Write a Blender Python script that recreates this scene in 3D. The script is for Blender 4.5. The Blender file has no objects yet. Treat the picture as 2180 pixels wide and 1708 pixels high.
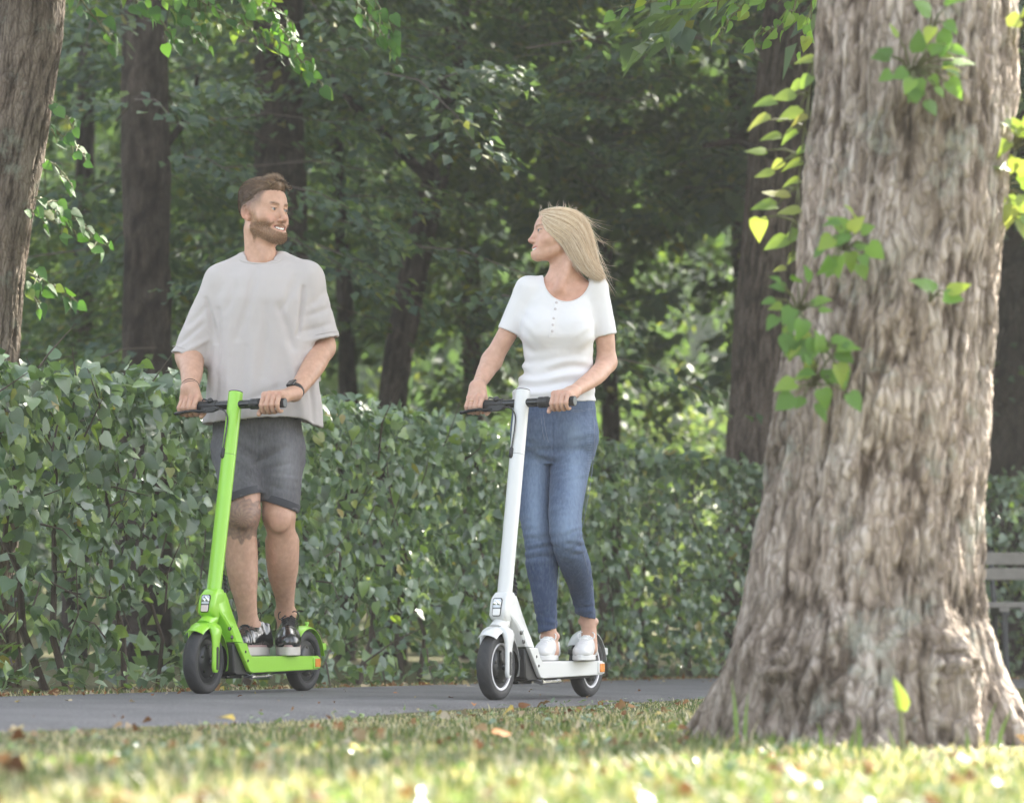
import bpy, bmesh, math, random
import numpy as np
from mathutils import Vector, Matrix

SC = bpy.context.scene
COL = SC.collection
RS = np.random.RandomState(11)
random.seed(5)
rad = math.radians

# ---------------------------------------------------------------- camera
CAM_H, F_PX, PW, PH, HORIZON = 0.244, 5500.0, 2179.0, 1708.0, 1354.0
PITCH = math.atan((HORIZON - PH / 2) / F_PX)
cam = bpy.data.cameras.new('camera')
cam.sensor_fit = 'HORIZONTAL'
cam.sensor_width = 36.0
cam.lens = F_PX / PW * 36.0
cam.clip_start = 0.05
cam.clip_end = 2000.0
cam.dof.use_dof = True
cam.dof.focus_distance = 10.05
cam.dof.aperture_fstop = 3.1
cam.dof.aperture_blades = 0
cam_ob = bpy.data.objects.new('camera', cam)
COL.objects.link(cam_ob)
cam_ob.location = (0, 0, CAM_H)
cam_ob.rotation_euler = (math.pi / 2 + PITCH, 0, 0)
SC.camera = cam_ob

# ---------------------------------------------------------------- light
SUN_EL, SUN_AZ = rad(35), rad(53)          # azimuth from +X towards +Y
SUN = Vector((math.cos(SUN_EL) * math.cos(SUN_AZ), math.cos(SUN_EL) * math.sin(SUN_AZ), math.sin(SUN_EL)))
world = bpy.data.worlds.new('World')
SC.world = world
world.use_nodes = True
_nt = world.node_tree
_sky = _nt.nodes.new('ShaderNodeTexSky')
_sky.sky_type = 'NISHITA'
_sky.sun_disc = False
_sky.sun_elevation = SUN_EL
_sky.sun_rotation = math.pi / 2 - SUN_AZ
_sky.air_density = 1.0
_sky.dust_density = 2.5
_sky.ozone_density = 1.0
_hs = _nt.nodes.new('ShaderNodeHueSaturation')       # sky colour desaturated in place of a white balance
_hs.inputs['Saturation'].default_value = 0.45
_nt.links.new(_sky.outputs[0], _hs.inputs['Color'])
_nt.links.new(_hs.outputs[0], _nt.nodes['Background'].inputs[0])
_nt.nodes['Background'].inputs[1].default_value = 0.15
sun = bpy.data.lights.new('sun', 'SUN')
sun.energy = 5.0
sun.angle = rad(0.6)
sun.color = (1.0, 0.93, 0.80)
sun_ob = bpy.data.objects.new('sun', sun)
COL.objects.link(sun_ob)
sun_ob.rotation_euler = SUN.to_track_quat('Z', 'Y').to_euler()
sun_ob.location = SUN * 60

SC.view_settings.view_transform = 'Standard'
SC.view_settings.look = 'None'
SC.view_settings.exposure = 2.32
SC.view_settings.gamma = 1.0
SC.view_settings.use_curve_mapping = False
SC.render.engine = 'CYCLES'
SC.cycles.use_denoising = True
SC.cycles.max_bounces = 8
SC.cycles.diffuse_bounces = 4
SC.cycles.glossy_bounces = 3
SC.cycles.transmission_bounces = 6
SC.cycles.transparent_max_bounces = 6
SC.cycles.caustics_reflective = False
SC.cycles.caustics_refractive = False
SC.cycles.sample_clamp_indirect = 6.0
SC.render.film_transparent = False


# ---------------------------------------------------------------- helpers
def P(x, y, Y):
    """World point seen at photo position (x, y) (2179 px wide frame) at world depth Y."""
    u = (x - PW / 2) / F_PX
    v = (PH / 2 - y) / F_PX
    cp, sp = math.cos(PITCH), math.sin(PITCH)
    t = Y / (cp - v * sp)
    return Vector((u * t, Y, CAM_H + (sp + v * cp) * t))


def gz(x):
    """Height of the (slightly tilted) ground."""
    return -0.015 * x


def tag(o, label=None, cat=None, group=None, kind=None):
    if label: o['label'] = label
    if cat: o['category'] = cat
    if group: o['group'] = group
    if kind: o['kind'] = kind
    return o


def empty(name, loc=(0, 0, 0), mat=None):
    o = bpy.data.objects.new(name, None)
    COL.objects.link(o)
    o.empty_display_size = 0.1
    if mat is not None:
        o.matrix_world = mat
    else:
        o.location = loc
    return o


def link(name, me, mat=None, parent=None, world_mesh=False):
    """Link mesh as object. world_mesh: mesh is in world space although it has a parent."""
    o = bpy.data.objects.new(name, me)
    COL.objects.link(o)
    if mat is not None and not me.materials:
        for m in (mat if isinstance(mat, (list, tuple)) else [mat]):
            me.materials.append(m)
    if parent is not None:
        o.parent = parent
        if world_mesh:
            o.matrix_parent_inverse = world_of(parent).inverted()
    return o


def np_mesh(name, V, F, smooth=True, sharp=None, attrs=None):
    """V (n,3) array; F (m,3) or (m,4) int array, or list of such arrays."""
    me = bpy.data.meshes.new(name)
    V = np.asarray(V, dtype=np.float32)
    if isinstance(F, (list, tuple)) and not hasattr(F[0], 'ndim'): F = np.array(F)
    Fs = F if isinstance(F, (list, tuple)) else [F]
    Fs = [np.asarray(f, dtype=np.int32) for f in Fs if len(f)]
    me.vertices.add(len(V))
    me.vertices.foreach_set('co', V.ravel())
    nl = sum(f.size for f in Fs)
    npoly = sum(len(f) for f in Fs)
    me.loops.add(nl)
    me.polygons.add(npoly)
    me.loops.foreach_set('vertex_index', np.concatenate([f.ravel() for f in Fs]))
    starts, tot, s = [], [], 0
    for f in Fs:
        starts.append(s + np.arange(len(f)) * f.shape[1])
        s += f.size
    me.polygons.foreach_set('loop_start', np.concatenate(starts).astype(np.int32))
    me.update(calc_edges=True)
    me.validate()
    if attrs:
        for k, a in attrs.items():
            a = np.asarray(a, dtype=np.float32)
            if a.ndim == 1:
                at = me.attributes.new(k, 'FLOAT', 'POINT')
                at.data.foreach_set('value', a)
            else:
                at = me.attributes.new(k, 'FLOAT_COLOR', 'POINT')
                if a.shape[1] == 3:
                    a = np.concatenate([a, np.ones((len(a), 1), np.float32)], 1)
                at.data.foreach_set('color', a.ravel())
    if smooth:
        me.shade_smooth()
        if sharp:
            me.set_sharp_from_angle(angle=rad(sharp))
    return me


class MB:
    """Collects simple shapes, builds one mesh object."""

    def __init__(self):
        self.V, self.F = [], []

    def add(self, V, F):
        n = len(self.V)
        self.V += [tuple(v) for v in V]
        self.F += [tuple(i + n for i in f) for f in F]
        return self

    def box(self, c, s, M=None):
        pts = [Vector((c[0] + dx * s[0] / 2, c[1] + dy * s[1] / 2, c[2] + dz * s[2] / 2)) for dx in (-1, 1) for dy in (-1, 1) for dz in (-1, 1)]
        if M is not None: pts = [M @ p for p in pts]
        return self.add(pts, [(0, 1, 3, 2), (4, 6, 7, 5), (0, 4, 5, 1), (2, 3, 7, 6), (0, 2, 6, 4), (1, 5, 7, 3)])

    def tube(self, pts, r, n=12, cap=True, squash=None):
        pts = [Vector(p) for p in pts]
        if not isinstance(r, (list, tuple)): r = [r] * len(pts)
        V, F = [], []
        up = None
        for i, p in enumerate(pts):
            t = (pts[min(i + 1, len(pts) - 1)] - pts[max(i - 1, 0)])
            t.normalize()
            if up is None:
                up = Vector((0, 0, 1)) if abs(t.z) < .9 else Vector((1, 0, 0))
            a = (up - t * up.dot(t)).normalized()
            b = t.cross(a)
            up = a
            for k in range(n):
                th = 2 * math.pi * k / n
                sq = squash or (1, 1)
                V.append(p + a * (math.cos(th) * r[i] * sq[0]) + b * (math.sin(th) * r[i] * sq[1]))
        for i in range(len(pts) - 1):
            for k in range(n):
                k2 = (k + 1) % n
                F.append((i * n + k, i * n + k2, (i + 1) * n + k2, (i + 1) * n + k))
        if cap:
            F.append(tuple(range(n))[::-1])
            F.append(tuple((len(pts) - 1) * n + k for k in range(n)))
        return self.add(V, F)

    def lathe(self, prof, origin, axis, n=32, close=False):
        """prof: list of (r, h) along axis."""
        ax = Vector(axis).normalized()
        a = ax.orthogonal().normalized()
        b = ax.cross(a)
        o = Vector(origin)
        V, F = [], []
        m = len(prof)
        for k in range(n):
            th = 2 * math.pi * k / n
            d = a * math.cos(th) + b * math.sin(th)
            for (r, h) in prof:
                V.append(o + d * r + ax * h)
        for k in range(n):
            k2 = (k + 1) % n
            for i in range(m if close else m - 1):
                j = (i + 1) % m
                F.append((k * m + i, k2 * m + i, k2 * m + j, k * m + j))
        return self.add(V, F)

    def prism(self, outline, h0, h1, frame):
        """outline: 2-D points; frame(u, v, h) -> 3-D point."""
        n = len(outline)
        V = [frame(u, v, h0) for (u, v) in outline] + [frame(u, v, h1) for (u, v) in outline]
        F = [tuple(range(n))[::-1], tuple(range(n, 2 * n))]
        for i in range(n):
            j = (i + 1) % n
            F.append((i, j, n + j, n + i))
        return self.add(V, F)

    def build(self, name, mat, parent=None, sharp=35, bevel=None, seg=2, world_mesh=False, recalc=True):
        me = bpy.data.meshes.new(name)
        me.from_pydata([tuple(v) for v in self.V], [], self.F)
        if recalc:
            bm = bmesh.new(); bm.from_mesh(me)
            bmesh.ops.remove_doubles(bm, verts=bm.verts, dist=1e-6)
            bmesh.ops.recalc_face_normals(bm, faces=bm.faces)
            bm.to_mesh(me); bm.free()
        me.shade_smooth()
        if sharp: me.set_sharp_from_angle(angle=rad(sharp))
        o = link(name, me, mat, parent, world_mesh)
        if bevel:
            md = o.modifiers.new('bevel', 'BEVEL')
            md.width = bevel; md.segments = seg; md.limit_method = 'ANGLE'; md.angle_limit = rad(30)
            md.harden_normals = False
        return o


# ---- noise
_TAB = np.random.RandomState(99).uniform(-1, 1, (64, 64, 64)).astype(np.float32)


def vnoise(X, seed=0):
    """Value noise in [-1, 1] at points X (n,3)."""
    X = np.asarray(X, dtype=np.float32) + np.float32(seed * 7.31)
    I = np.floor(X).astype(np.int32)
    f = X - I
    f = f * f * (3 - 2 * f)
    i0, i1 = I & 63, (I + 1) & 63
    gx, gy, gz_ = 1 - f[:, 0], 1 - f[:, 1], 1 - f[:, 2]
    T = _TAB
    a = T[i0[:, 0], i0[:, 1], i0[:, 2]] * gz_ + T[i0[:, 0], i0[:, 1], i1[:, 2]] * f[:, 2]
    b = T[i0[:, 0], i1[:, 1], i0[:, 2]] * gz_ + T[i0[:, 0], i1[:, 1], i1[:, 2]] * f[:, 2]
    c = T[i1[:, 0], i0[:, 1], i0[:, 2]] * gz_ + T[i1[:, 0], i0[:, 1], i1[:, 2]] * f[:, 2]
    d = T[i1[:, 0], i1[:, 1], i0[:, 2]] * gz_ + T[i1[:, 0], i1[:, 1], i1[:, 2]] * f[:, 2]
    return (a * gy + b * f[:, 1]) * gx + (c * gy + d * f[:, 1]) * f[:, 0]


def fbm(X, octv=3, seed=0):
    a, s, t = 1.0, 0, 0
    X = np.asarray(X, dtype=float)
    for o in range(octv):
        s = s + a * vnoise(X * (2 ** o) + 17.3 * o, seed + o)
        t += a
        a *= .5
    return s / t


# ---- materials
def mat_new(name):
    m = bpy.data.materials.new(name)
    m.use_nodes = True
    nt = m.node_tree
    return m, nt, nt.nodes['Principled BSDF']


def simple(name, col, rough=.5, metal=0, spec=.5, coat=0, bump=None, bscale=200, var=0.0, vscale=8):
    m, nt, b = mat_new(name)
    b.inputs['Base Color'].default_value = (*col, 1)
    b.inputs['Roughness'].default_value = rough
    b.inputs['Metallic'].default_value = metal
    b.inputs['Specular IOR Level'].default_value = spec
    b.inputs['Coat Weight'].default_value = coat
    b.inputs['Coat Roughness'].default_value = .08
    tc = nt.nodes.new('ShaderNodeTexCoord')
    if bump:
        n = nt.nodes.new('ShaderNodeTexNoise'); n.inputs['Scale'].default_value = bscale; n.inputs['Detail'].default_value = 3
        nt.links.new(tc.outputs['Object'], n.inputs['Vector'])
        bp = nt.nodes.new('ShaderNodeBump'); bp.inputs['Strength'].default_value = bump; bp.inputs['Distance'].default_value = .002
        nt.links.new(n.outputs[0], bp.inputs['Height']); nt.links.new(bp.outputs[0], b.inputs['Normal'])
    if var:
        n = nt.nodes.new('ShaderNodeTexNoise'); n.inputs['Scale'].default_value = vscale; n.inputs['Detail'].default_value = 5
        nt.links.new(tc.outputs['Object'], n.inputs['Vector'])
        mx = nt.nodes.new('ShaderNodeMix'); mx.data_type = 'RGBA'
        mx.inputs['A'].default_value = (*[c * (1 - var) for c in col], 1)
        mx.inputs['B'].default_value = (*[min(1, c * (1 + var)) for c in col], 1)
        nt.links.new(n.outputs[0], mx.inputs['Factor']); nt.links.new(mx.outputs['Result'], b.inputs['Base Color'])
        mr = nt.nodes.new('ShaderNodeMapRange'); mr.inputs['To Min'].default_value = max(0, rough - .1); mr.inputs['To Max'].default_value = min(1, rough + .12)
        nt.links.new(n.outputs[0], mr.inputs['Value']); nt.links.new(mr.outputs[0], b.inputs['Roughness'])
    return m


def ramp_node(nt, stops):
    r = nt.nodes.new('ShaderNodeValToRGB')
    el = r.color_ramp.elements
    while len(el) < len(stops): el.new(.5)
    for e, (p, c) in zip(el, stops):
        e.position = p; e.color = (*c, 1)
    return r


def leaf_material(name, stops, transl=.35, rough=.4, spec=.5, tint=(1.6, 1.75, .55), bump=True):
    """Leaf: colour by per-leaf random number, part of the light passes through."""
    m, nt, b = mat_new(name)
    at = nt.nodes.new('ShaderNodeAttribute'); at.attribute_name = 'rnd'
    oi = nt.nodes.new('ShaderNodeObjectInfo')
    ad = nt.nodes.new('ShaderNodeMath'); ad.operation = 'ADD'
    fr = nt.nodes.new('ShaderNodeMath'); fr.operation = 'FRACT'
    nt.links.new(at.outputs['Fac'], ad.inputs[0]); nt.links.new(oi.outputs['Random'], ad.inputs[1])
    nt.links.new(ad.outputs[0], fr.inputs[0])
    rp = ramp_node(nt, stops)
    nt.links.new(fr.outputs[0], rp.inputs[0])
    nt.links.new(rp.outputs[0], b.inputs['Base Color'])
    b.inputs['Roughness'].default_value = rough
    b.inputs['Specular IOR Level'].default_value = spec
    tr = nt.nodes.new('ShaderNodeBsdfTranslucent')
    mu = nt.nodes.new('ShaderNodeMix'); mu.data_type = 'RGBA'; mu.blend_type = 'MULTIPLY'; mu.inputs['Factor'].default_value = 1
    mu.inputs['B'].default_value = (*tint, 1)
    nt.links.new(rp.outputs[0], mu.inputs['A']); nt.links.new(mu.outputs['Result'], tr.inputs['Color'])
    ms = nt.nodes.new('ShaderNodeMixShader'); ms.inputs[0].default_value = transl
    nt.links.new(b.outputs[0], ms.inputs[1]); nt.links.new(tr.outputs[0], ms.inputs[2])
    nt.links.new(ms.outputs[0], nt.nodes['Material Output'].inputs['Surface'])
    if bump:
        tc = nt.nodes.new('ShaderNodeTexCoord')
        n = nt.nodes.new('ShaderNodeTexNoise'); n.inputs['Scale'].default_value = 70; n.inputs['Detail'].default_value = 2
        nt.links.new(tc.outputs['Object'], n.inputs['Vector'])
        bp = nt.nodes.new('ShaderNodeBump'); bp.inputs['Strength'].default_value = .35; bp.inputs['Distance'].default_value = .004
        nt.links.new(n.outputs[0], bp.inputs['Height']); nt.links.new(bp.outputs[0], b.inputs['Normal'])
    return m


# ---- leaves
def _heart(curl=.22, fold=.22):
    mid = [(0, 0), (0, .2), (0, .45), (0, .72), (0, 1.0)]
    side = [(.24, -.05), (.43, .16), (.40, .42), (.23, .70)]
    pts = mid + side + [(-x, y) for x, y in side]
    V = np.array([(x, y, fold * abs(x) - curl * y * y + (.03 if abs(x) > .4 else 0)) for x, y in pts])
    F = []
    for o in (5, 9):
        s = [o, o + 1, o + 2, o + 3]
        q = [(0, s[0], 1), (s[0], s[1], 1), (1, s[1], 2), (s[1], s[2], 2), (2, s[2], 3), (s[2], s[3], 3), (3, s[3], 4)]
        F += q if o == 5 else [(a, c, b) for a, b, c in q]
    return V, np.array(F)


def _kite(w=.36, curl=.2, fold=.15):
    V = np.array([(0, 0, 0), (-w, .40, fold * w * 1.5), (w, .40, fold * w * 1.5), (0, 1, -curl * .3)])
    return V, np.array([(0, 3, 1), (0, 2, 3)])


HEART = _heart()
HEART_B = _heart(.45, .35)
HEART_C = _heart(.05, -.12)
KITE = _kite()


def nrm(a):
    return a / np.maximum(np.linalg.norm(a, axis=-1, keepdims=True), 1e-9)


def leaf_frames(dirs, norms):
    d = nrm(dirs)
    s = nrm(np.cross(d, norms))
    n = np.cross(s, d)
    return s, d, n


def scatter(tmpl, pos, dirs, norms, size, rnd):
    """Vectorised leaves; returns V, F, rnd attribute."""
    tv, tf = tmpl
    s, d, n = leaf_frames(dirs, norms)
    k = len(tv)
    V = pos[:, None, :] + size[:, None, None] * (tv[None, :, 0, None] * s[:, None, :] + tv[None, :, 1, None] * d[:, None, :] + tv[None, :, 2, None] * n[:, None, :])
    F = tf[None] + (np.arange(len(pos)) * k)[:, None, None]
    return V.reshape(-1, 3), F.reshape(-1, tf.shape[1]), np.repeat(rnd, k)


def leaf_mass(name, parts, mat, parent=None, kind='stuff', world_mesh=True):
    Vs, Fs, Rn, o = [], [], [], 0
    for (V, F, r) in parts:
        Vs.append(V); Fs.append(F + o); Rn.append(r); o += len(V)
    me = np_mesh(name, np.concatenate(Vs), np.concatenate(Fs), attrs={'rnd': np.concatenate(Rn)})
    ob = link(name, me, mat, parent, world_mesh)
    if kind: ob['kind'] = kind
    return ob


def tmpl_mesh(name, tmpl, mat):
    me = np_mesh(name, tmpl[0], tmpl[1])
    me.materials.append(mat)
    return me


def leaf_objects(meshes, pos, dirs, norms, size, parent, name='leaf'):
    """One object per leaf, sharing mesh data."""
    s, d, n = leaf_frames(dirs, norms)
    Wi = world_of(parent).inverted()
    for i in range(len(pos)):
        o = bpy.data.objects.new(name, meshes[i % len(meshes)])
        COL.objects.link(o)
        o.parent = parent
        z = float(size[i])
        M = Matrix(((s[i][0] * z, d[i][0] * z, n[i][0] * z, pos[i][0]),
                    (s[i][1] * z, d[i][1] * z, n[i][1] * z, pos[i][1]),
                    (s[i][2] * z, d[i][2] * z, n[i][2] * z, pos[i][2]), (0, 0, 0, 1)))
        o.matrix_basis = Wi @ M


def world_of(o):
    M = Matrix.Identity(4)
    while o is not None:
        M = (o.matrix_basis if o.parent is None else o.matrix_parent_inverse @ o.matrix_basis) @ M
        o = o.parent
    return M

# ================================================================ the setting
def resample(pts, step):
    """Catmull-Rom through 2-D points, resampled at an even step."""
    P_ = np.array(pts, float)
    P_ = np.vstack([2 * P_[0] - P_[1], P_, 2 * P_[-1] - P_[-2]])
    out = []
    for i in range(1, len(P_) - 2):
        p0, p1, p2, p3 = P_[i - 1:i + 3]
        t = np.linspace(0, 1, 40, endpoint=False)[:, None]
        out.append(.5 * (2 * p1 + (p2 - p0) * t + (2 * p0 - 5 * p1 + 4 * p2 - p3) * t ** 2 + (3 * p1 - p0 - 3 * p2 + p3) * t ** 3))
    out = np.vstack(out + [P_[-2:-1]])
    d = np.r_[0, np.cumsum(np.linalg.norm(np.diff(out, axis=0), axis=1))]
    s = np.arange(0, d[-1], step)
    return np.stack([np.interp(s, d, out[:, k]) for k in (0, 1)], 1)


FAR_PTS = [(-6.55, -1.6), (-4.2, 3.95), (-1.87, 9.45), (-.31, 13.1), (1.05, 16.1), (2.1, 17.4), (3.6, 18.05), (8, 19.2), (16, 20.5)]
NEAR_PTS = [(-4.36, -1.1), (-3.0, 2.1), (-1.24, 6.24), (-.2, 8.7), (.79, 11.1), (1.7, 13.2), (2.7, 15.0), (4.2, 16.1), (8.3, 17.3), (16, 18.6)]
FAR, NEAR = resample(FAR_PTS, .08), resample(NEAR_PTS, .08)


def side_of(line, X, Y):
    """Signed distance to a 2-D polyline (positive on its left, that is behind the path)."""
    L = line[::3]
    pts = np.stack([X, Y], 1)
    d = np.full(len(pts), 1e9); sg = np.zeros(len(pts))
    T = np.gradient(L, axis=0)
    for i0 in range(0, len(pts), 4000):
        p = pts[i0:i0 + 4000]
        D = ((p[:, None] - L[None]) ** 2).sum(2)
        j = D.argmin(1)
        v = p - L[j]
        c = T[j, 0] * v[:, 1] - T[j, 1] * v[:, 0]
        d[i0:i0 + 4000] = np.sqrt(D[np.arange(len(p)), j]); sg[i0:i0 + 4000] = np.sign(c)
    return d * sg


# ---- ground
def ground_height(X, Y):
    z = -0.015 * X + .012 * fbm(np.stack([X * .9, Y * .9, 0 * X], 1), 2, 3) - .014
    return z


def build_ground():
    xs = np.r_[[-400, -150, -60, -30, -16], np.arange(-9, 14.01, .2), [20, 35, 60, 150, 400]]
    ys = np.r_[[-400, -150, -60, -25, -10], np.arange(-4, 26.01, .2), [32, 40, 60, 100, 180, 400, 900]]
    X, Y = np.meshgrid(xs, ys)
    x, y = X.ravel(), Y.ravel()
    near = np.clip(1 - np.maximum(np.abs(x - 2.5) - 11, 0) / 5, 0, 1) * np.clip(1 - np.maximum(np.abs(y - 11) - 15, 0) / 5, 0, 1)
    z = np.where(near > 0, ground_height(x, y), -0.015 * x - .014)
    # far woodland floor rises gently
    z = z + np.clip((y - 34) / 60, 0, 1) * 5.0
    n, m = len(xs), len(ys)
    idx = np.arange(n * m).reshape(m, n)
    F = np.stack([idx[:-1, :-1], idx[:-1, 1:], idx[1:, 1:], idx[1:, :-1]], -1).reshape(-1, 4)
    m_, nt, b = mat_new('lawn_soil')
    tc = nt.nodes.new('ShaderNodeTexCoord')
    n1 = nt.nodes.new('ShaderNodeTexNoise'); n1.inputs['Scale'].default_value = 14; n1.inputs['Detail'].default_value = 6; n1.inputs['Roughness'].default_value = .7
    nt.links.new(tc.outputs['Object'], n1.inputs['Vector'])
    r = ramp_node(nt, [(.3, (.06, .045, .03)), (.46, (.12, .10, .055)), (.56, (.10, .12, .045)), (.7, (.26, .215, .14))])
    nt.links.new(n1.outputs[0], r.inputs[0]); nt.links.new(r.outputs[0], b.inputs['Base Color'])
    b.inputs['Roughness'].default_value = .95
    b.inputs['Specular IOR Level'].default_value = .2
    n2 = nt.nodes.new('ShaderNodeTexNoise'); n2.inputs['Scale'].default_value = 60; n2.inputs['Detail'].default_value = 4
    nt.links.new(tc.outputs['Object'], n2.inputs['Vector'])
    bp = nt.nodes.new('ShaderNodeBump'); bp.inputs['Strength'].default_value = .8; bp.inputs['Distance'].default_value = .01
    nt.links.new(n2.outputs[0], bp.inputs['Height']); nt.links.new(bp.outputs[0], b.inputs['Normal'])
    o = link('ground', np_mesh('ground', np.stack([x, y, z], 1), F), m_)
    tag(o, kind='structure')


build_ground()


# ---- path
def build_path():
    n = 700
    fa = np.stack([np.interp(np.linspace(0, 1, n), np.linspace(0, 1, len(FAR)), FAR[:, k]) for k in (0, 1)], 1)
    ne = np.stack([np.interp(np.linspace(0, 1, n), np.linspace(0, 1, len(NEAR)), NEAR[:, k]) for k in (0, 1)], 1)
    for e, sd in ((fa, 31), (ne, 32)):
        t = np.gradient(e, axis=0); t = nrm(t)
        e += np.stack([-t[:, 1], t[:, 0]], 1) * (.022 * fbm(np.stack([e[:, 0] * 6, e[:, 1] * 6, 0 * e[:, 0]], 1), 3, sd))[:, None]
    m = 14
    V = []
    for j in range(m + 1):
        u = j / m
        p = fa * (1 - u) + ne * u
        z = -0.015 * p[:, 0] + .002 + .010 * math.sin(math.pi * u) ** .7
        if j in (0, m): z = z - .03
        V.append(np.stack([p[:, 0], p[:, 1], z], 1))
    V = np.stack(V, 1)
    idx = np.arange(n * (m + 1)).reshape(n, m + 1)
    F = np.stack([idx[:-1, :-1], idx[1:, :-1], idx[1:, 1:], idx[:-1, 1:]], -1).reshape(-1, 4)[:, ::-1]
    mt, nt, b = mat_new('asphalt')
    tc = nt.nodes.new('ShaderNodeTexCoord')
    n1 = nt.nodes.new('ShaderNodeTexNoise'); n1.inputs['Scale'].default_value = 130; n1.inputs['Detail'].default_value = 3
    n2 = nt.nodes.new('ShaderNodeTexNoise'); n2.inputs['Scale'].default_value = 2.2; n2.inputs['Detail'].default_value = 5
    for q in (n1, n2): nt.links.new(tc.outputs['Object'], q.inputs['Vector'])
    r1 = ramp_node(nt, [(.28, (.085, .082, .085)), (.5, (.14, .136, .139)), (.74, (.25, .245, .245))])
    r2 = ramp_node(nt, [(.3, (.8, .8, .8)), (.7, (1.12, 1.11, 1.1))])
    nt.links.new(n1.outputs[0], r1.inputs[0]); nt.links.new(n2.outputs[0], r2.inputs[0])
    mx = nt.nodes.new('ShaderNodeMix'); mx.data_type = 'RGBA'; mx.blend_type = 'MULTIPLY'; mx.inputs['Factor'].default_value = 1
    nt.links.new(r1.outputs[0], mx.inputs['A']); nt.links.new(r2.outputs[0], mx.inputs['B']); nt.links.new(mx.outputs['Result'], b.inputs['Base Color'])
    b.inputs['Roughness'].default_value = .8
    b.inputs['Specular IOR Level'].default_value = .35
    v = nt.nodes.new('ShaderNodeTexVoronoi'); v.inputs['Scale'].default_value = 160
    nt.links.new(tc.outputs['Object'], v.inputs['Vector'])
    bp = nt.nodes.new('ShaderNodeBump'); bp.inputs['Strength'].default_value = .7; bp.inputs['Distance'].default_value = .004
    nt.links.new(v.outputs['Distance'], bp.inputs['Height']); nt.links.new(bp.outputs[0], b.inputs['Normal'])
    o = link('path', np_mesh('path', V.reshape(-1, 3), F), mt)
    tag(o, kind='structure')


build_path()

# ---- leaf and bark materials
M_HEDGE = leaf_material('hedge_leaf', [(0, (.055, .095, .05)), (.28, (.10, .165, .095)), (.55, (.165, .24, .155)), (.78, (.27, .34, .255)), (.90, (.19, .30, .08)), (.975, (.25, .33, .08)), (1, (.32, .25, .08))], transl=.26, rough=.28, spec=1.0)  # leaf tones spread wide to carry highlight and gap contrast
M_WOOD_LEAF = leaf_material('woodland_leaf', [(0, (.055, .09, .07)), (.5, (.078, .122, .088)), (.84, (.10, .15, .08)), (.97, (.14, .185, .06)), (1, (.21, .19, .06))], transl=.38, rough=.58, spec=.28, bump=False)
M_FRESH = leaf_material('fresh_leaf', [(0, (.09, .19, .04)), (.4, (.13, .26, .05)), (.8, (.19, .32, .06)), (1, (.30, .36, .06))], transl=.45, rough=.4, spec=.4, tint=(1.5, 1.55, .6))
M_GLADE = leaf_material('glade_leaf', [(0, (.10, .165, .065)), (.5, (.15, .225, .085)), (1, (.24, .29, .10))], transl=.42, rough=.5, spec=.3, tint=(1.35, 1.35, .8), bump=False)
M_YELLOW = leaf_material('lit_yellow_leaf', [(0, (.17, .27, .055)), (.5, (.25, .34, .075)), (.85, (.33, .37, .10)), (1, (.42, .34, .10))], transl=.42, rough=.4, spec=.4, tint=(1.3, 1.25, .7))  # backlit glow of the lit shoots is put into this yellow-green
M_DEAD = leaf_material('dead_leaf', [(0, (.16, .07, .03)), (.35, (.28, .13, .05)), (.6, (.33, .22, .11)), (.85, (.42, .36, .26)), (1, (.48, .38, .08))], transl=.15, rough=.7, spec=.2, tint=(1.1, 1.0, .9))
M_TWIG = simple('twig_bark', (.075, .055, .042), .8, var=.35, vscale=30)


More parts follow.
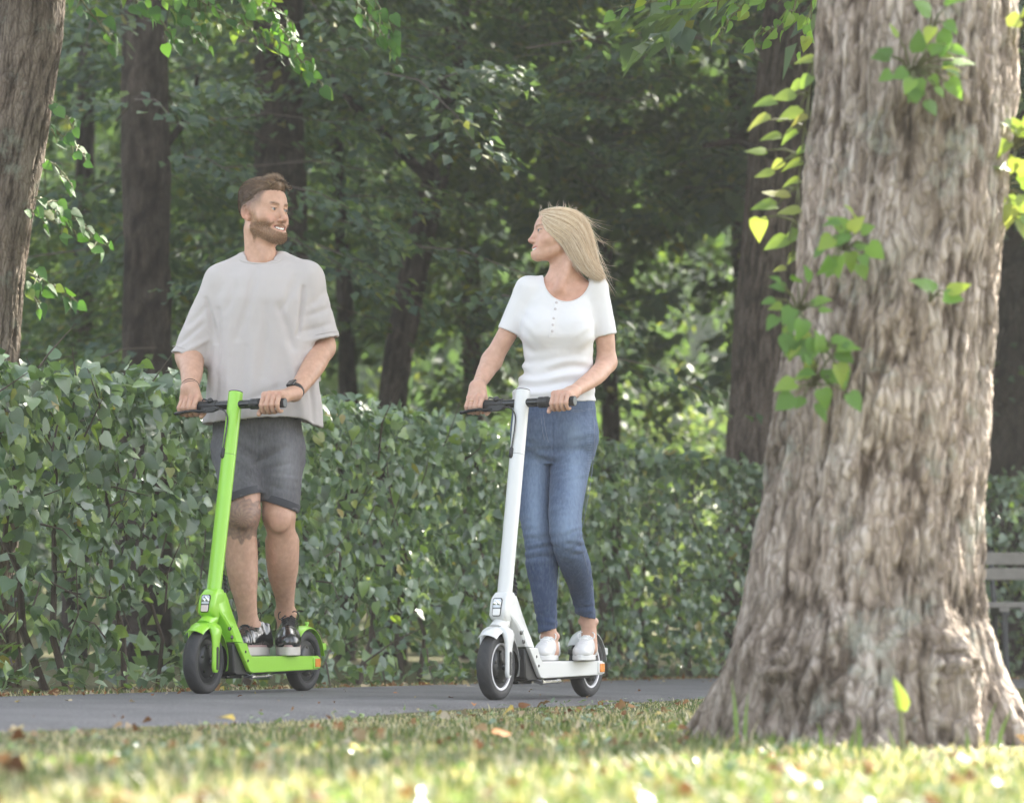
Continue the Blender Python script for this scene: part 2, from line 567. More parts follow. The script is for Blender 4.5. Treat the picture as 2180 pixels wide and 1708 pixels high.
def bark_material(name, dark, mid, light, sx=14, sz=2.2, bump=.8, dist=.02, lichen=None, furrow=False):
    m, nt, b = mat_new(name)
    tc = nt.nodes.new('ShaderNodeTexCoord')
    mp = nt.nodes.new('ShaderNodeMapping'); mp.inputs['Scale'].default_value = (sx, sx, sz)
    nt.links.new(tc.outputs['Object'], mp.inputs['Vector'])
    n1 = nt.nodes.new('ShaderNodeTexNoise'); n1.inputs['Scale'].default_value = 1; n1.inputs['Detail'].default_value = 7; n1.inputs['Roughness'].default_value = .62; n1.inputs['Distortion'].default_value = .6
    nt.links.new(mp.outputs[0], n1.inputs['Vector'])
    r = ramp_node(nt, [(.30, dark), (.45, mid), (.62, light), (.8, mid)])
    nt.links.new(n1.outputs[0], r.inputs[0])
    n2 = nt.nodes.new('ShaderNodeTexNoise'); n2.inputs['Scale'].default_value = 2.6; n2.inputs['Detail'].default_value = 6
    nt.links.new(tc.outputs['Object'], n2.inputs['Vector'])
    r2 = ramp_node(nt, [(.32, (.62, .60, .56)), (.5, (1, 1, 1)), (.7, (1.18, 1.15, 1.12))])
    nt.links.new(n2.outputs[0], r2.inputs[0])
    mx = nt.nodes.new('ShaderNodeMix'); mx.data_type = 'RGBA'; mx.blend_type = 'MULTIPLY'; mx.inputs['Factor'].default_value = 1
    nt.links.new(r.outputs[0], mx.inputs['A']); nt.links.new(r2.outputs[0], mx.inputs['B'])
    last = mx.outputs['Result']
    if furrow:                                      # darkens the furrows: recess shade in the colour, over naturally darker bark
        at = nt.nodes.new('ShaderNodeAttribute'); at.attribute_name = 'furrow'
        rf = ramp_node(nt, [(.05, (.26, .22, .19)), (.4, (.72, .68, .64)), (.75, (1.05, 1.02, 1.0)), (1, (1.3, 1.28, 1.26))])
        nt.links.new(at.outputs['Fac'], rf.inputs[0])
        mf = nt.nodes.new('ShaderNodeMix'); mf.data_type = 'RGBA'; mf.blend_type = 'MULTIPLY'; mf.inputs['Factor'].default_value = 1
        nt.links.new(last, mf.inputs['A']); nt.links.new(rf.outputs[0], mf.inputs['B']); last = mf.outputs['Result']
        nd = nt.nodes.new('ShaderNodeTexNoise'); nd.inputs['Scale'].default_value = 9; nd.inputs['Detail'].default_value = 3
        nt.links.new(tc.outputs['Object'], nd.inputs['Vector'])
        va = nt.nodes.new('ShaderNodeVectorMath'); va.operation = 'MULTIPLY_ADD'; va.inputs[1].default_value = (.05, .05, .05)
        nt.links.new(nd.outputs['Color'], va.inputs[0]); nt.links.new(tc.outputs['Object'], va.inputs[2])
        mpv = nt.nodes.new('ShaderNodeMapping'); mpv.inputs['Scale'].default_value = (sx * 2.1, sx * 2.1, sx * .55)
        nt.links.new(va.outputs[0], mpv.inputs['Vector'])
        vo = nt.nodes.new('ShaderNodeTexVoronoi'); vo.feature = 'DISTANCE_TO_EDGE'; vo.inputs['Scale'].default_value = 1
        nt.links.new(mpv.outputs[0], vo.inputs['Vector'])
        rv = ramp_node(nt, [(0, (.42, .38, .35)), (.07, (.80, .78, .76)), (.16, (1, 1, 1)), (.5, (1.06, 1.06, 1.06))])
        nt.links.new(vo.outputs['Distance'], rv.inputs[0])
        mv = nt.nodes.new('ShaderNodeMix'); mv.data_type = 'RGBA'; mv.blend_type = 'MULTIPLY'; mv.inputs['Factor'].default_value = .68
        nt.links.new(last, mv.inputs['A']); nt.links.new(rv.outputs[0], mv.inputs['B']); last = mv.outputs['Result']
    if lichen:
        n3 = nt.nodes.new('ShaderNodeTexNoise'); n3.inputs['Scale'].default_value = 5; n3.inputs['Detail'].default_value = 8; n3.inputs['Roughness'].default_value = .7
        nt.links.new(tc.outputs['Object'], n3.inputs['Vector'])
        r3 = ramp_node(nt, [(.56, (0, 0, 0)), (.66, (1, 1, 1))])
        nt.links.new(n3.outputs[0], r3.inputs[0])
        m3 = nt.nodes.new('ShaderNodeMix'); m3.data_type = 'RGBA'; m3.inputs['B'].default_value = (*lichen, 1)
        mm = nt.nodes.new('ShaderNodeMath'); mm.operation = 'MULTIPLY'; mm.inputs[1].default_value = .55
        nt.links.new(r3.outputs[0], mm.inputs[0]); nt.links.new(mm.outputs[0], m3.inputs['Factor']); nt.links.new(last, m3.inputs['A'])
        last = m3.outputs['Result']
    nt.links.new(last, b.inputs['Base Color'])
    b.inputs['Roughness'].default_value = .9
    b.inputs['Specular IOR Level'].default_value = .25
    bp = nt.nodes.new('ShaderNodeBump'); bp.inputs['Strength'].default_value = bump; bp.inputs['Distance'].default_value = dist
    if furrow:
        ah = nt.nodes.new('ShaderNodeMath'); ah.operation = 'MULTIPLY_ADD'; ah.inputs[1].default_value = 1.6; ah.use_clamp = True
        nt.links.new(vo.outputs['Distance'], ah.inputs[0]); nt.links.new(n1.outputs[0], ah.inputs[2])
        nt.links.new(ah.outputs[0], bp.inputs['Height'])
    else:
        nt.links.new(n1.outputs[0], bp.inputs['Height'])
    nt.links.new(bp.outputs[0], b.inputs['Normal'])
    return m


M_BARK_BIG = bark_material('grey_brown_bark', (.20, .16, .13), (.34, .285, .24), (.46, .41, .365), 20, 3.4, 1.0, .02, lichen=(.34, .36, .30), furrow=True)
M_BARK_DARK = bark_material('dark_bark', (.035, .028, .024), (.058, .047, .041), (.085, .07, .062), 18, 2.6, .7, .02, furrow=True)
M_BARK_MID = bark_material('ridged_bark', (.07, .055, .048), (.125, .10, .088), (.19, .155, .14), 26, 2.4, .7, .02, furrow=True)
M_BARK_LEFT = bark_material('lichen_bark', (.09, .072, .058), (.16, .13, .105), (.23, .195, .16), 30, 4.0, .8, .015, lichen=(.22, .24, .19), furrow=True)


# ---- trunks
def trunk_mesh(pts, n=36, amp=.012, seed=0, rows=None, freq=1.0):
    """pts: (Vector, radius). Bark ridges are real displacement."""
    C = np.array([p[0] for p in pts], float); Rr = np.array([p[1] for p in pts], float)
    d = np.r_[0, np.cumsum(np.linalg.norm(np.diff(C, axis=0), axis=1))]
    k = rows or int(d[-1] / .05) + 2
    s = np.linspace(0, d[-1], k)
    c = np.stack([np.interp(s, d, C[:, i]) for i in range(3)], 1)
    r = np.interp(s, d, Rr)
    for _ in range(3):
        c[1:-1] = (c[:-2] + 2 * c[1:-1] + c[2:]) / 4
    th = np.linspace(0, 2 * np.pi, n, endpoint=False)
    T = nrm(np.gradient(c, axis=0))
    a = nrm(np.cross(T, np.array([0, 1.0, 0.02])))
    b = np.cross(T, a)
    N = a[:, None] * np.cos(th)[None, :, None] + b[:, None] * np.sin(th)[None, :, None]
    X = c[:, None] + N * r[:, None, None]
    Q = X.reshape(-1, 3)
    S, TH = np.meshgrid(s, th, indexing='ij')
    rm = float(r.mean())
    ang = TH.ravel() + .25 * fbm(np.stack([np.cos(TH).ravel(), np.sin(TH).ravel(), S.ravel() * 1.4], 1), 2, seed + 3)

    def cyl(across, along, sd, o=3):
        return fbm(np.stack([np.cos(ang) * rm / across, np.sin(ang) * rm / across, S.ravel() / along], 1), o, sd)
    n1, n2 = cyl(.045 / freq, .34, seed), cyl(.022 / freq, .16, seed + 5)
    fur = np.exp(-(np.abs(n1) / .10) ** 2); fur2 = np.exp(-(np.abs(n2) / .09) ** 2)
    plate = cyl(.02, .05, seed + 7)
    big = fbm(Q * 1.6, 2, seed + 9)
    disp = amp * (.8 - np.abs(n1) * 1.6 - 1.1 * fur - .5 * fur2 + .25 * plate) + .12 * big * np.repeat(r, n)
    tone = np.clip(.70 + .25 * plate - .62 * fur - .34 * fur2 + .12 * big, 0, 1)
    Q = Q + N.reshape(-1, 3) * disp[:, None]
    idx = np.arange(k * n).reshape(k, n)
    nx = np.roll(idx, -1, 1)
    F = np.stack([idx[:-1], nx[:-1], nx[1:], idx[1:]], -1).reshape(-1, 4)
    return Q, F, tone


def spray_leaves(org, dirs, L, m, size, rs, droop=.35, tmpl=KITE, flat=.35, wfac=.32, wmin=None):
    """Leaf sprays: org (n,3), dirs (n,3), L (n,). Returns scatter() arrays and axis lines."""
    n = len(org)
    d = nrm(dirs * np.array([1, 1, 1.0]))
    up = np.array([0, 0, 1.0])
    sd = nrm(np.cross(d, up))
    t = rs.uniform(.08, 1, (n, m)) ** .8
    w = wfac * (1.05 - t) ** .6 * np.minimum(t * 4, 1)
    s = rs.uniform(-1, 1, (n, m))
    sgn = np.sign(s)
    off = s * w
    Ln = L[:, None]
    p = org[:, None] + d[:, None] * (Ln * t)[..., None] + up * (-droop * Ln * t ** 2 - .35 * Ln * np.abs(off) ** 1.3)[..., None] + sd[:, None] * (Ln * off)[..., None]
    p = p + rs.normal(0, .035, p.shape)
    dd = d[:, None] * .7 + sd[:, None] * (sgn * .7)[..., None] + up * (-.55) + rs.normal(0, .3, p.shape)
    nn = up + d[:, None] * .25 + rs.normal(0, flat, p.shape)
    sz = size * rs.uniform(.65, 1.25, (n, m))
    p, dd, nn, sz, rn = p.reshape(-1, 3), dd.reshape(-1, 3), nn.reshape(-1, 3), sz.ravel(), rs.uniform(0, 1, n * m)
    q = ~((trunk_clear(p)) & (rs.rand(len(p)) < .82))
    p, dd, nn, sz, rn = p[q], dd[q], nn[q], sz[q], rn[q]
    if wmin is not None:
        q = w_of(p[:, 0], p[:, 1]) > wmin + .25 * fbm(p * 1.5, 2, 4)
        p, dd, nn, sz, rn = p[q], dd[q], nn[q], sz[q], rn[q]
    return scatter(tmpl, p, dd, nn, sz, rn)


# standing trunks keep the boughs in front of them thin
TRUNKS = [(17.4, 58, [(312, 830), (310, 130)]), (20.9, 58, [(597, 400), (590, -100)]), (21.9, 40, [(832, 880), (846, 760), (868, 640), (888, 540)]), (24.9, 20, [(742, 880), (730, 560)]),
          (19.4, 66, [(1612, 985), (1633, 600), (1665, 200), (1690, -100)]), (21.9, 70, [(2172, 1060), (2190, 600)]), (26.9, 22, [(1300, 900), (1283, 640)])]


def trunk_clear(p):
    d = p - np.array([0, 0, CAM_H]); cp, sp = math.cos(PITCH), math.sin(PITCH)
    fw = np.maximum(d[:, 1] * cp + d[:, 2] * sp, .1)
    x = PW / 2 + d[:, 0] / fw * F_PX; y = PH / 2 - (-d[:, 1] * sp + d[:, 2] * cp) / fw * F_PX
    out = np.zeros(len(p), bool)
    for Y, hw, pts in TRUNKS:
        a = np.array(pts[::-1], float)
        out |= (p[:, 1] < Y) & (p[:, 1] > 3) & (y > a[0, 1]) & (y < a[-1, 1]) & (np.abs(x - np.interp(y, a[:, 1], a[:, 0])) < hw)
    return out


def spray_twigs(org, dirs, L, droop=.35, r=.007):
    mb = MB()
    d = nrm(dirs)
    for o, q, l in zip(org, d, L):
        mb.tube([Vector(o) + Vector(q) * (l * t) + Vector((0, 0, -droop * l * t * t)) for t in (0, .35, .7, 1)], [r, r * .8, r * .5, r * .2], 3, cap=False)
    return mb


def w_of(x, y):
    """Distance across the sun's direction: below about 3.3 the place lies in the sun."""
    return -math.sin(SUN_AZ) * x + math.cos(SUN_AZ) * y


def make_tree(name, label, pts, Y, up, crown, mat=None, group=None, seed=1, amp=.012, limbs=(), n=28, leaf=M_WOOD_LEAF, size=.09, m=130, wmin=3.85, zmin=1.6, base_to_ground=True, ymin=0, tmpl=KITE, freq=1.0, rows=None):
    """pts: (x, y, half width) in photo px at depth Y. crown: (number of sprays, radius, z0, z1) or None."""
    rs = np.random.RandomState(seed)
    k = Y / F_PX
    W = [(P(x, y, Y), hw * k * 1.02) for x, y, hw in pts]
    if base_to_ground:
        b0 = W[0][0]; g = Vector((b0.x - .02, b0.y, gz(b0.x) - .05))
        if b0.z > g.z + .1: W.insert(0, (g, W[0][1] * 1.25))
    top = W[-1]
    dirv = (W[-1][0] - W[-2][0]).normalized()
    W.append((top[0] + dirv * up, top[1] * .45))
    root = empty(name, W[0][0])
    tag(root, label, 'tree', group)
    V, F, tn = trunk_mesh(W, n=n, amp=amp, seed=seed, freq=freq, rows=rows)
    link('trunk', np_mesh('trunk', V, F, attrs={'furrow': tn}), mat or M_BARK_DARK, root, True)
    for lp in limbs:
        mb = MB(); pl = [P(x, y, Y + dy) for x, y, hw, dy in lp]
        mb.tube(pl, [q[2] * k for q in lp], 8)
        mb.build('limb', mat or M_BARK_DARK, root, world_mesh=True)
    if crown:
        ns, cr, z0, z1 = crown
        C = np.array([p[0] for p in W]);
        z = rs.uniform(z0, z1, ns)
        cx = np.interp(z, C[:, 2], C[:, 0]); cy = np.interp(z, C[:, 2], C[:, 1])
        a = rs.uniform(0, 2 * np.pi, ns)
        rr = cr * rs.uniform(.05, .8, ns)
        org = np.stack([cx + rr * np.cos(a), cy + rr * np.sin(a), z], 1)
        L = rs.uniform(.9, 2.0, ns)
        gl = (org[:, 0] > -2.2) & (org[:, 0] < 2.8) & (org[:, 2] < 4.0) & (org[:, 1] > 18) & (rs.rand(ns) < .9)
        org[gl, 2] += rs.uniform(2.0, 4.5, gl.sum())               # the glade is open underneath
        a2 = a + rs.normal(0, .5, ns)
        dr = np.stack([np.cos(a2), np.sin(a2), rs.uniform(-.25, .3, ns)], 1)
        mid = org + dr * (L * .6)[:, None]
        ok = (w_of(mid[:, 0], mid[:, 1]) > wmin + .35) & (org[:, 1] > ymin) & (mid[:, 1] > ymin) & (mid[:, 2] > zmin)
        org, dr, L = org[ok], dr[ok], L[ok]
        Vl, Fl, rl = spray_leaves(org, dr, L, m, size, rs, tmpl=tmpl, wmin=wmin)
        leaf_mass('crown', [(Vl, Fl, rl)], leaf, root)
        tw = spray_twigs(org, dr, L).build('twigs', M_TWIG, root, world_mesh=True, recalc=False)
        tw['kind'] = 'stuff'
    return root


# the dark wood behind the hedge
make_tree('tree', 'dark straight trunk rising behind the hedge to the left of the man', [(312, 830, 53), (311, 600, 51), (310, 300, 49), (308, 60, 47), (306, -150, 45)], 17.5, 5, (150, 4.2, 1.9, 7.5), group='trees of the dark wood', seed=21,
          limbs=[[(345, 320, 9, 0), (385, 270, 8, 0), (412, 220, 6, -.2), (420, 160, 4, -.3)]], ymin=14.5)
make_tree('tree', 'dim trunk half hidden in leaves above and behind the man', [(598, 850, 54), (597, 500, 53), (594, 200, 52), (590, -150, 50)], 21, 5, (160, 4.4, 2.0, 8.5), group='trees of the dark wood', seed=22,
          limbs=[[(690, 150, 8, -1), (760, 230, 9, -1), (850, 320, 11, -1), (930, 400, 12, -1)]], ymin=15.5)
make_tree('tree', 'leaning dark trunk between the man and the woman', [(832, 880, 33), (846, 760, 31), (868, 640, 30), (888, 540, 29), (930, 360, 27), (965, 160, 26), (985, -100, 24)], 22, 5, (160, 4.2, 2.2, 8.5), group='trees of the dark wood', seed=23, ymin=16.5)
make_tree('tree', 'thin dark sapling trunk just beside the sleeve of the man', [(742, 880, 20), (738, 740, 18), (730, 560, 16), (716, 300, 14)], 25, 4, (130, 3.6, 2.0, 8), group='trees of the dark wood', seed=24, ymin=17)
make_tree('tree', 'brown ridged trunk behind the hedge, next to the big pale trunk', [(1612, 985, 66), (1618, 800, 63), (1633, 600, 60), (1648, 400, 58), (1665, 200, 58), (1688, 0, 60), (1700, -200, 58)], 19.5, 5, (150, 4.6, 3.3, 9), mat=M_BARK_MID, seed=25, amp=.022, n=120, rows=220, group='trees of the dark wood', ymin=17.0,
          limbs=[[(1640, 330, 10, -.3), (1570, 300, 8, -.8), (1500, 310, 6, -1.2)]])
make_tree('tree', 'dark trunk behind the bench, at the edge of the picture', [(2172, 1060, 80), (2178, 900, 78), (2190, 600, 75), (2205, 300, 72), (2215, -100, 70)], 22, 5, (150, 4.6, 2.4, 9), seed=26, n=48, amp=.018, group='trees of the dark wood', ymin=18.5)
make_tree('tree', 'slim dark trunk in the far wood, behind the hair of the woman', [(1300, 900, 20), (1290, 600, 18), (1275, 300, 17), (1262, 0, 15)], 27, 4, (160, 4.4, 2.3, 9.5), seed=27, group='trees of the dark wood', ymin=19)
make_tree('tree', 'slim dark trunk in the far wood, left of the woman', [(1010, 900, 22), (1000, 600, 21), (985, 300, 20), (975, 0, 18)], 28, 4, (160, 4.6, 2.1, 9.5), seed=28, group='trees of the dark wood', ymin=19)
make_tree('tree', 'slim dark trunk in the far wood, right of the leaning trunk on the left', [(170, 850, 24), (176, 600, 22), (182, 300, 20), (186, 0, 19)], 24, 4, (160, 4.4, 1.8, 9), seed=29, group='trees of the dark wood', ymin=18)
# trees beside the lawn, outside the frame; they shade the path
for i, (x, y, cr) in enumerate([(4.6, 13.8, 3.4), (7.5, 17.5, 4.2), (6.2, 23.0, 4.5), (11.5, 22.0, 4.5), (11.0, 28.0, 5), (2.4, 26.5, 4.4), (15.5, 27.5, 5)]):
    root = empty('tree', (x, y, gz(x)))
    tag(root, 'tall leafy tree beside the path, beyond the frame', 'tree', 'trees shading the path')
    V, F, tn = trunk_mesh([(Vector((x, y, gz(x) - .1)), .26), (Vector((x + .1, y, 3)), .2), (Vector((x, y + .1, 6)), .15), (Vector((x, y, 10)), .06)], n=20, seed=60 + i)
    link('trunk', np_mesh('trunk', V, F, attrs={'furrow': tn}), M_BARK_DARK, root, True)
    rs = np.random.RandomState(100 + i)
    ns = 340
    z = rs.uniform(2.9, 11.5, ns); a = rs.uniform(0, 2 * np.pi, ns); rr = cr * np.sqrt(rs.uniform(.0, .8, ns)) * np.clip(1.3 - z / 14, .3, 1)
    org = np.stack([x + rr * np.cos(a), y + rr * np.sin(a), z], 1)
    dr = np.stack([np.cos(a), np.sin(a), rs.uniform(-.3, .3, ns)], 1); L = rs.uniform(1, 2, ns)
    mid = org + dr * (L * .6)[:, None]
    # keep them out of the picture in front of the wood, and out of the sun's lane over the lawn
    sx = mid[:, 0] / np.maximum(mid[:, 1], .1) * F_PX
    sy = 1354 - (mid[:, 2] - CAM_H) / np.maximum(mid[:, 1], .1) * F_PX
    ok = (w_of(mid[:, 0], mid[:, 1]) > 4.0) & ~((sx < 1250) & (sy > -120) & (mid[:, 1] < 20))
    Vl, Fl, rl = spray_leaves(org[ok], dr[ok], L[ok], 60, .20, rs, wmin=3.82)
    leaf_mass('crown', [(Vl, Fl, rl)], M_WOOD_LEAF, root)


# ---- the far wood: one mass of foliage closing the view, on rising ground
def far_wood():
    rs = np.random.RandomState(77)
    n = 80000
    X = rs.uniform(-15, 17, n); Y = rs.uniform(34, 46, n); Z = rs.uniform(.0, 1, n) ** 1.15 * 14 + .2
    keep = fbm(np.stack([X * .45, Y * .3, Z * .55], 1), 3, 5) > -.25
    wv = w_of(X, Y)
    keep &= ~((wv > 16.8) & (wv < 22.8) & (X > 1.6 - (wv > 20.8) * (wv - 20.8) * .2))          # gap added in the wood to let the sun into the glade
    X, Y, Z = X[keep], Y[keep], Z[keep]
    n = len(X)
    pos = np.stack([X, Y, Z], 1)
    d = nrm(rs.normal(0, .6, (n, 3)) + np.array([0, -.2, -.7])); nn = rs.normal(0, .6, (n, 3)) + np.array([0, -.5, .8])
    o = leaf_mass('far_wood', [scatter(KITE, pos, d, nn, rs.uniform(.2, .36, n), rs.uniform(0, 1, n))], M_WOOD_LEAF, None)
    tag(o, 'dense far wood closing the view behind the trees', kind='stuff')
    # hillside added behind to block bright sky between the leaves
    xs = np.linspace(-70, 80, 60); ys = np.linspace(48, 90, 24)
    Xg, Yg = np.meshgrid(xs, ys); x, y = Xg.ravel(), Yg.ravel()
    z = -.8 + 24 * np.clip((y - 48) / 26, 0, 1) ** .7 + 1.5 * fbm(np.stack([x * .2, y * .2, 0 * x], 1), 3, 2) * np.clip((y - 48) / 6, 0, 1)
    idx = np.arange(len(x)).reshape(24, 60)
    F = np.stack([idx[:-1, :-1], idx[:-1, 1:], idx[1:, 1:], idx[1:, :-1]], -1).reshape(-1, 4)
    o = link('added_hill', np_mesh('added_hill', np.stack([x, y, z], 1), F), simple('added_hillside', (.035, .06, .022), .9, var=.6, vscale=1.3))
    tag(o, kind='structure')


far_wood()


def bushes():
    rs = np.random.RandomState(64)
    for x, y, rx, h, lab in ((.75, 33.0, 1.0, 2.6, 'rounded sunlit bush in the glade, just right of the woman'), (2.0, 33.8, 1.1, 3.8, 'tallest sunlit bush in the glade beside the ridged brown trunk'), (2.9, 32.6, .9, 1.9, 'low sunlit bush in the glade, half behind the ridged brown trunk'), (-1.35, 33.6, 1.0, 3.4, 'light green bush in the far wood, right behind the leaning trunk'), (-.35, 32.6, .75, 1.8, 'rounded light green bush in the far wood, just left of the woman'), (-3.6, 33.0, 1.2, 1.9, 'dim green bush in the far wood, behind the man')):
        root = empty('bush', (x, y, gz(x)))
        tag(root, lab, 'bush', 'bushes in the far wood')
        n = 1500
        v = nrm(rs.normal(0, 1, (n, 3))); v[:, 2] = np.abs(v[:, 2])
        p = v * (rs.uniform(.45, 1, n) ** .5 * (1 + .25 * fbm(v * 2.2 + x, 2, 3)))[:, None] * np.array([rx, rx * .8, h]) + np.array([x, y, gz(x) + .05])
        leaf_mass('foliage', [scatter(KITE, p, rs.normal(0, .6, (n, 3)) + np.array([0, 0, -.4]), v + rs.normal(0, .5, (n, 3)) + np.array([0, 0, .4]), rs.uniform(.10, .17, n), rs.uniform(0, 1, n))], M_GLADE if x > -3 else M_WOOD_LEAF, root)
        mb = MB()
        for q in range(5):
            a = rs.uniform(0, 6.28)
            mb.tube([(x, y, gz(x) - .05), (x + .25 * rx * math.cos(a), y + .25 * rx * math.sin(a), h * .5), (x + .6 * rx * math.cos(a), y + .6 * rx * math.sin(a), h * .85)], [.03, .02, .008], 6)
        mb.build('stem', M_TWIG, root, world_mesh=True)


bushes()


# ---- hedge
HEDGE = resample([(FAR_PTS[i][0] + dx, FAR_PTS[i][1] + dy) for i, dx, dy in ((1, -.42, .18), (2, -.42, .18), (3, -.42, .2), (4, -.35, .45), (5, -.1, .95), (6, .1, 1.2), (7, .1, 1.2))], .05)


def hedge_top(x):
    return np.interp(x, [-3.5, -1.9, -.6, .6, 1.7, 3.5, 6], [1.33, 1.36, 1.47, 1.53, 1.50, 1.50, 1.48])


def build_hedge():
    rs = np.random.RandomState(42)
    L = HEDGE
    T = nrm(np.gradient(L, axis=0))
    N2 = np.stack([T[:, 1], -T[:, 0]], 1)      # towards the path
    n = 18000
    i = rs.randint(0, len(L), n)
    c = L[i] + T[i] * rs.uniform(-.03, .03, n)[:, None]
    H = hedge_top(c[:, 0])
    h = rs.uniform(0.02, 1, n) ** .9
    bul = .10 * fbm(np.stack([c[:, 0] * 1.6, c[:, 1] * 1.6, h * 2.4], 1), 3, 8)
    depth = np.abs(rs.normal(0, .07, n))
    prof = .12 * np.clip((h - .8) / .2, 0, 1) ** 2 + .10 * np.clip((.28 - h) / .28, 0, 1)
    z0 = gz(c[:, 0])
    front = c + N2[i] * (bul - depth - prof)[:, None]
    pos = np.stack([front[:, 0], front[:, 1], z0 + h * H * (1 + .03 * bul / .1)], 1)
    gap = fbm(np.stack([c[:, 0] * 2.6, c[:, 1] * 2.6, h * 4.5], 1), 3, 14)
    low = np.clip((.42 - h) / .42, 0, 1)
    left = np.clip((-1.0 - c[:, 0]) / 1.2, 0, 1)
    keep = gap > (-.27 + .20 * low + .42 * low * left)
    pos, i, depth, h = pos[keep], i[keep], depth[keep], h[keep]
    n = len(pos)
    nf = np.concatenate([N2[i], np.zeros((n, 1))], 1)
    tan = np.concatenate([T[i], np.zeros((n, 1))], 1)
    up = np.array([0, 0, 1.0])
    norms = nf * .75 + up * .75 + rs.normal(0, .72, (n, 3))
    dirs = -up * .75 + tan * rs.normal(.25, .65, n)[:, None] + nf * rs.uniform(-.1, .6, n)[:, None] + rs.normal(0, .25, (n, 3))
    size = rs.uniform(.045, .092, n) * np.where(rs.rand(n) < .12, 1.2, 1)
    size *= np.interp(pos[:, 0], [-2.2, .2], [.98, .86])
    root = empty('hedge', (L[30][0], L[30][1], gz(L[30][0])))
    tag(root, 'long clipped green hedge running along the far side of the path', 'hedge')
    # the 300 leaves that show largest
    sx = pos[:, 0] / pos[:, 1] * F_PX + PW / 2
    vis = (sx > 5) & (sx < 1560) & (depth < .03) & (h > .12)
    sc = np.where(vis, size / pos[:, 1], 0)
    big = np.argsort(-sc)[:300]
    rest = np.ones(n, bool); rest[big] = False
    meshes = [tmpl_mesh('leaf', t, M_HEDGE) for t in (HEART, HEART_B, HEART_C)]
    leaf_objects(meshes, pos[big], dirs[big], norms[big], size[big], root)
    parts = []
    kinds = rs.randint(0, 3, n)
    for q, t in enumerate((HEART, HEART_B, HEART_C)):
        s = rest & (kinds == q)
        parts.append(scatter(t, pos[s], dirs[s], norms[s], size[s], rs.uniform(0, 1, s.sum())))
    # top of the hedge and shoots standing proud of it
    k = 6200
    i = rs.randint(0, len(L), k)
    c = L[i]; dp = rs.uniform(-.05, .75, k)
    tz = gz(c[:, 0]) + hedge_top(c[:, 0]) + .05 * fbm(np.stack([c[:, 0] * 3, c[:, 1] * 3, dp * 3], 1), 3, 4) - .02 + np.where(rs.rand(k) < .1, rs.uniform(0, .07, k), rs.uniform(-.09, .015, k)) - .10 * np.clip((.08 - dp) / .1, 0, 1)
    p = c - N2[i] * (dp + .02)[:, None]
    pos2 = np.stack([p[:, 0], p[:, 1], tz], 1)
    parts.append(scatter(HEART, pos2, rs.normal(0, .7, (k, 3)) + np.array([.2, -.3, -.35]), rs.normal(0, .45, (k, 3)) + np.array([0, -.3, .9]), rs.uniform(.045, .085, k), rs.uniform(0, 1, k)))
    # inside and back
    k = 8200
    i = rs.randint(0, len(L), k); c = L[i]; dp = rs.uniform(.16, .85, k)
    p = c - N2[i] * dp[:, None]
    pos3 = np.stack([p[:, 0], p[:, 1], gz(c[:, 0]) + rs.uniform(.02, .97, k) * hedge_top(c[:, 0])], 1)
    parts.append(scatter(KITE, pos3, rs.normal(0, .6, (k, 3)) + np.array([0, 0, -.5]), rs.normal(0, .6, (k, 3)) + np.array([0, -.4, .7]), rs.uniform(.07, .11, k), rs.uniform(0, .8, k)))
    leaf_mass('foliage', parts, M_HEDGE, root)
    # stems and twigs
    for q in range(34):
        j = int(np.interp(rs.rand() ** 1.1, [0, 1], [10, len(L) - 120])); c = L[j] - N2[j] * rs.uniform(.18, .42)
        x, y = c; pts = [Vector((x, y, gz(x) - .03))]
        dx, dy = T[j] * rs.uniform(-.55, .55)
        for s in range(1, 6):
            pts.append(Vector((x + dx * s / 5 + rs.normal(0, .03), y + dy * s / 5 + rs.normal(0, .03), gz(x) + s / 5 * rs.uniform(1.0, 1.25))))
        r0 = rs.uniform(.009, .024)
        MB().tube(pts, [r0 * (1 - .13 * s) for s in range(6)], 7).build('stem', M_TWIG, root, world_mesh=True)
    mb = MB()
    for q in range(520):
        j = rs.randint(5, len(L) - 5); c = L[j] - N2[j] * rs.uniform(-.02, .35)
        x, y = c; z = gz(x) + rs.uniform(.08, 1.28)
        d = Vector((T[j][0] * rs.normal(0, .8), T[j][1] * rs.normal(0, .8), rs.normal(.25, .5))).normalized() * rs.uniform(.15, .45) + Vector((N2[j][0], N2[j][1], 0)) * rs.uniform(-.02, .12)
        mb.tube([Vector((x, y, z)), Vector((x, y, z)) + d * .5 + Vector(rs.normal(0, .02, 3)), Vector((x, y, z)) + d], [.005, .004, .0015], 4, cap=False)
    tw = mb.build('twigs', M_TWIG, root, world_mesh=True, recalc=False)
    tw['kind'] = 'stuff'
    # soil and old wood filling the foot of the hedge
    return root


hedge = build_hedge()

# ================================================================ the big pale tree
TREE_Y = 6.9
TREE_ROWS = [  # y, left edge, right edge
    (-500, 1778, 2190), (-200, 1765, 2168), (0, 1750, 2152), (200, 1738, 2148), (400, 1720, 2132), (600, 1697, 2116), (800, 1664, 2098), (950, 1644, 2088),
    (1100, 1622, 2078), (1200, 1606, 2077), (1300, 1586, 2082), (1380, 1562, 2092), (1430, 1550, 2104), (1480, 1535, 2120), (1530, 1520, 2138), (1575, 1512, 2150), (1620, 1510, 2155)]


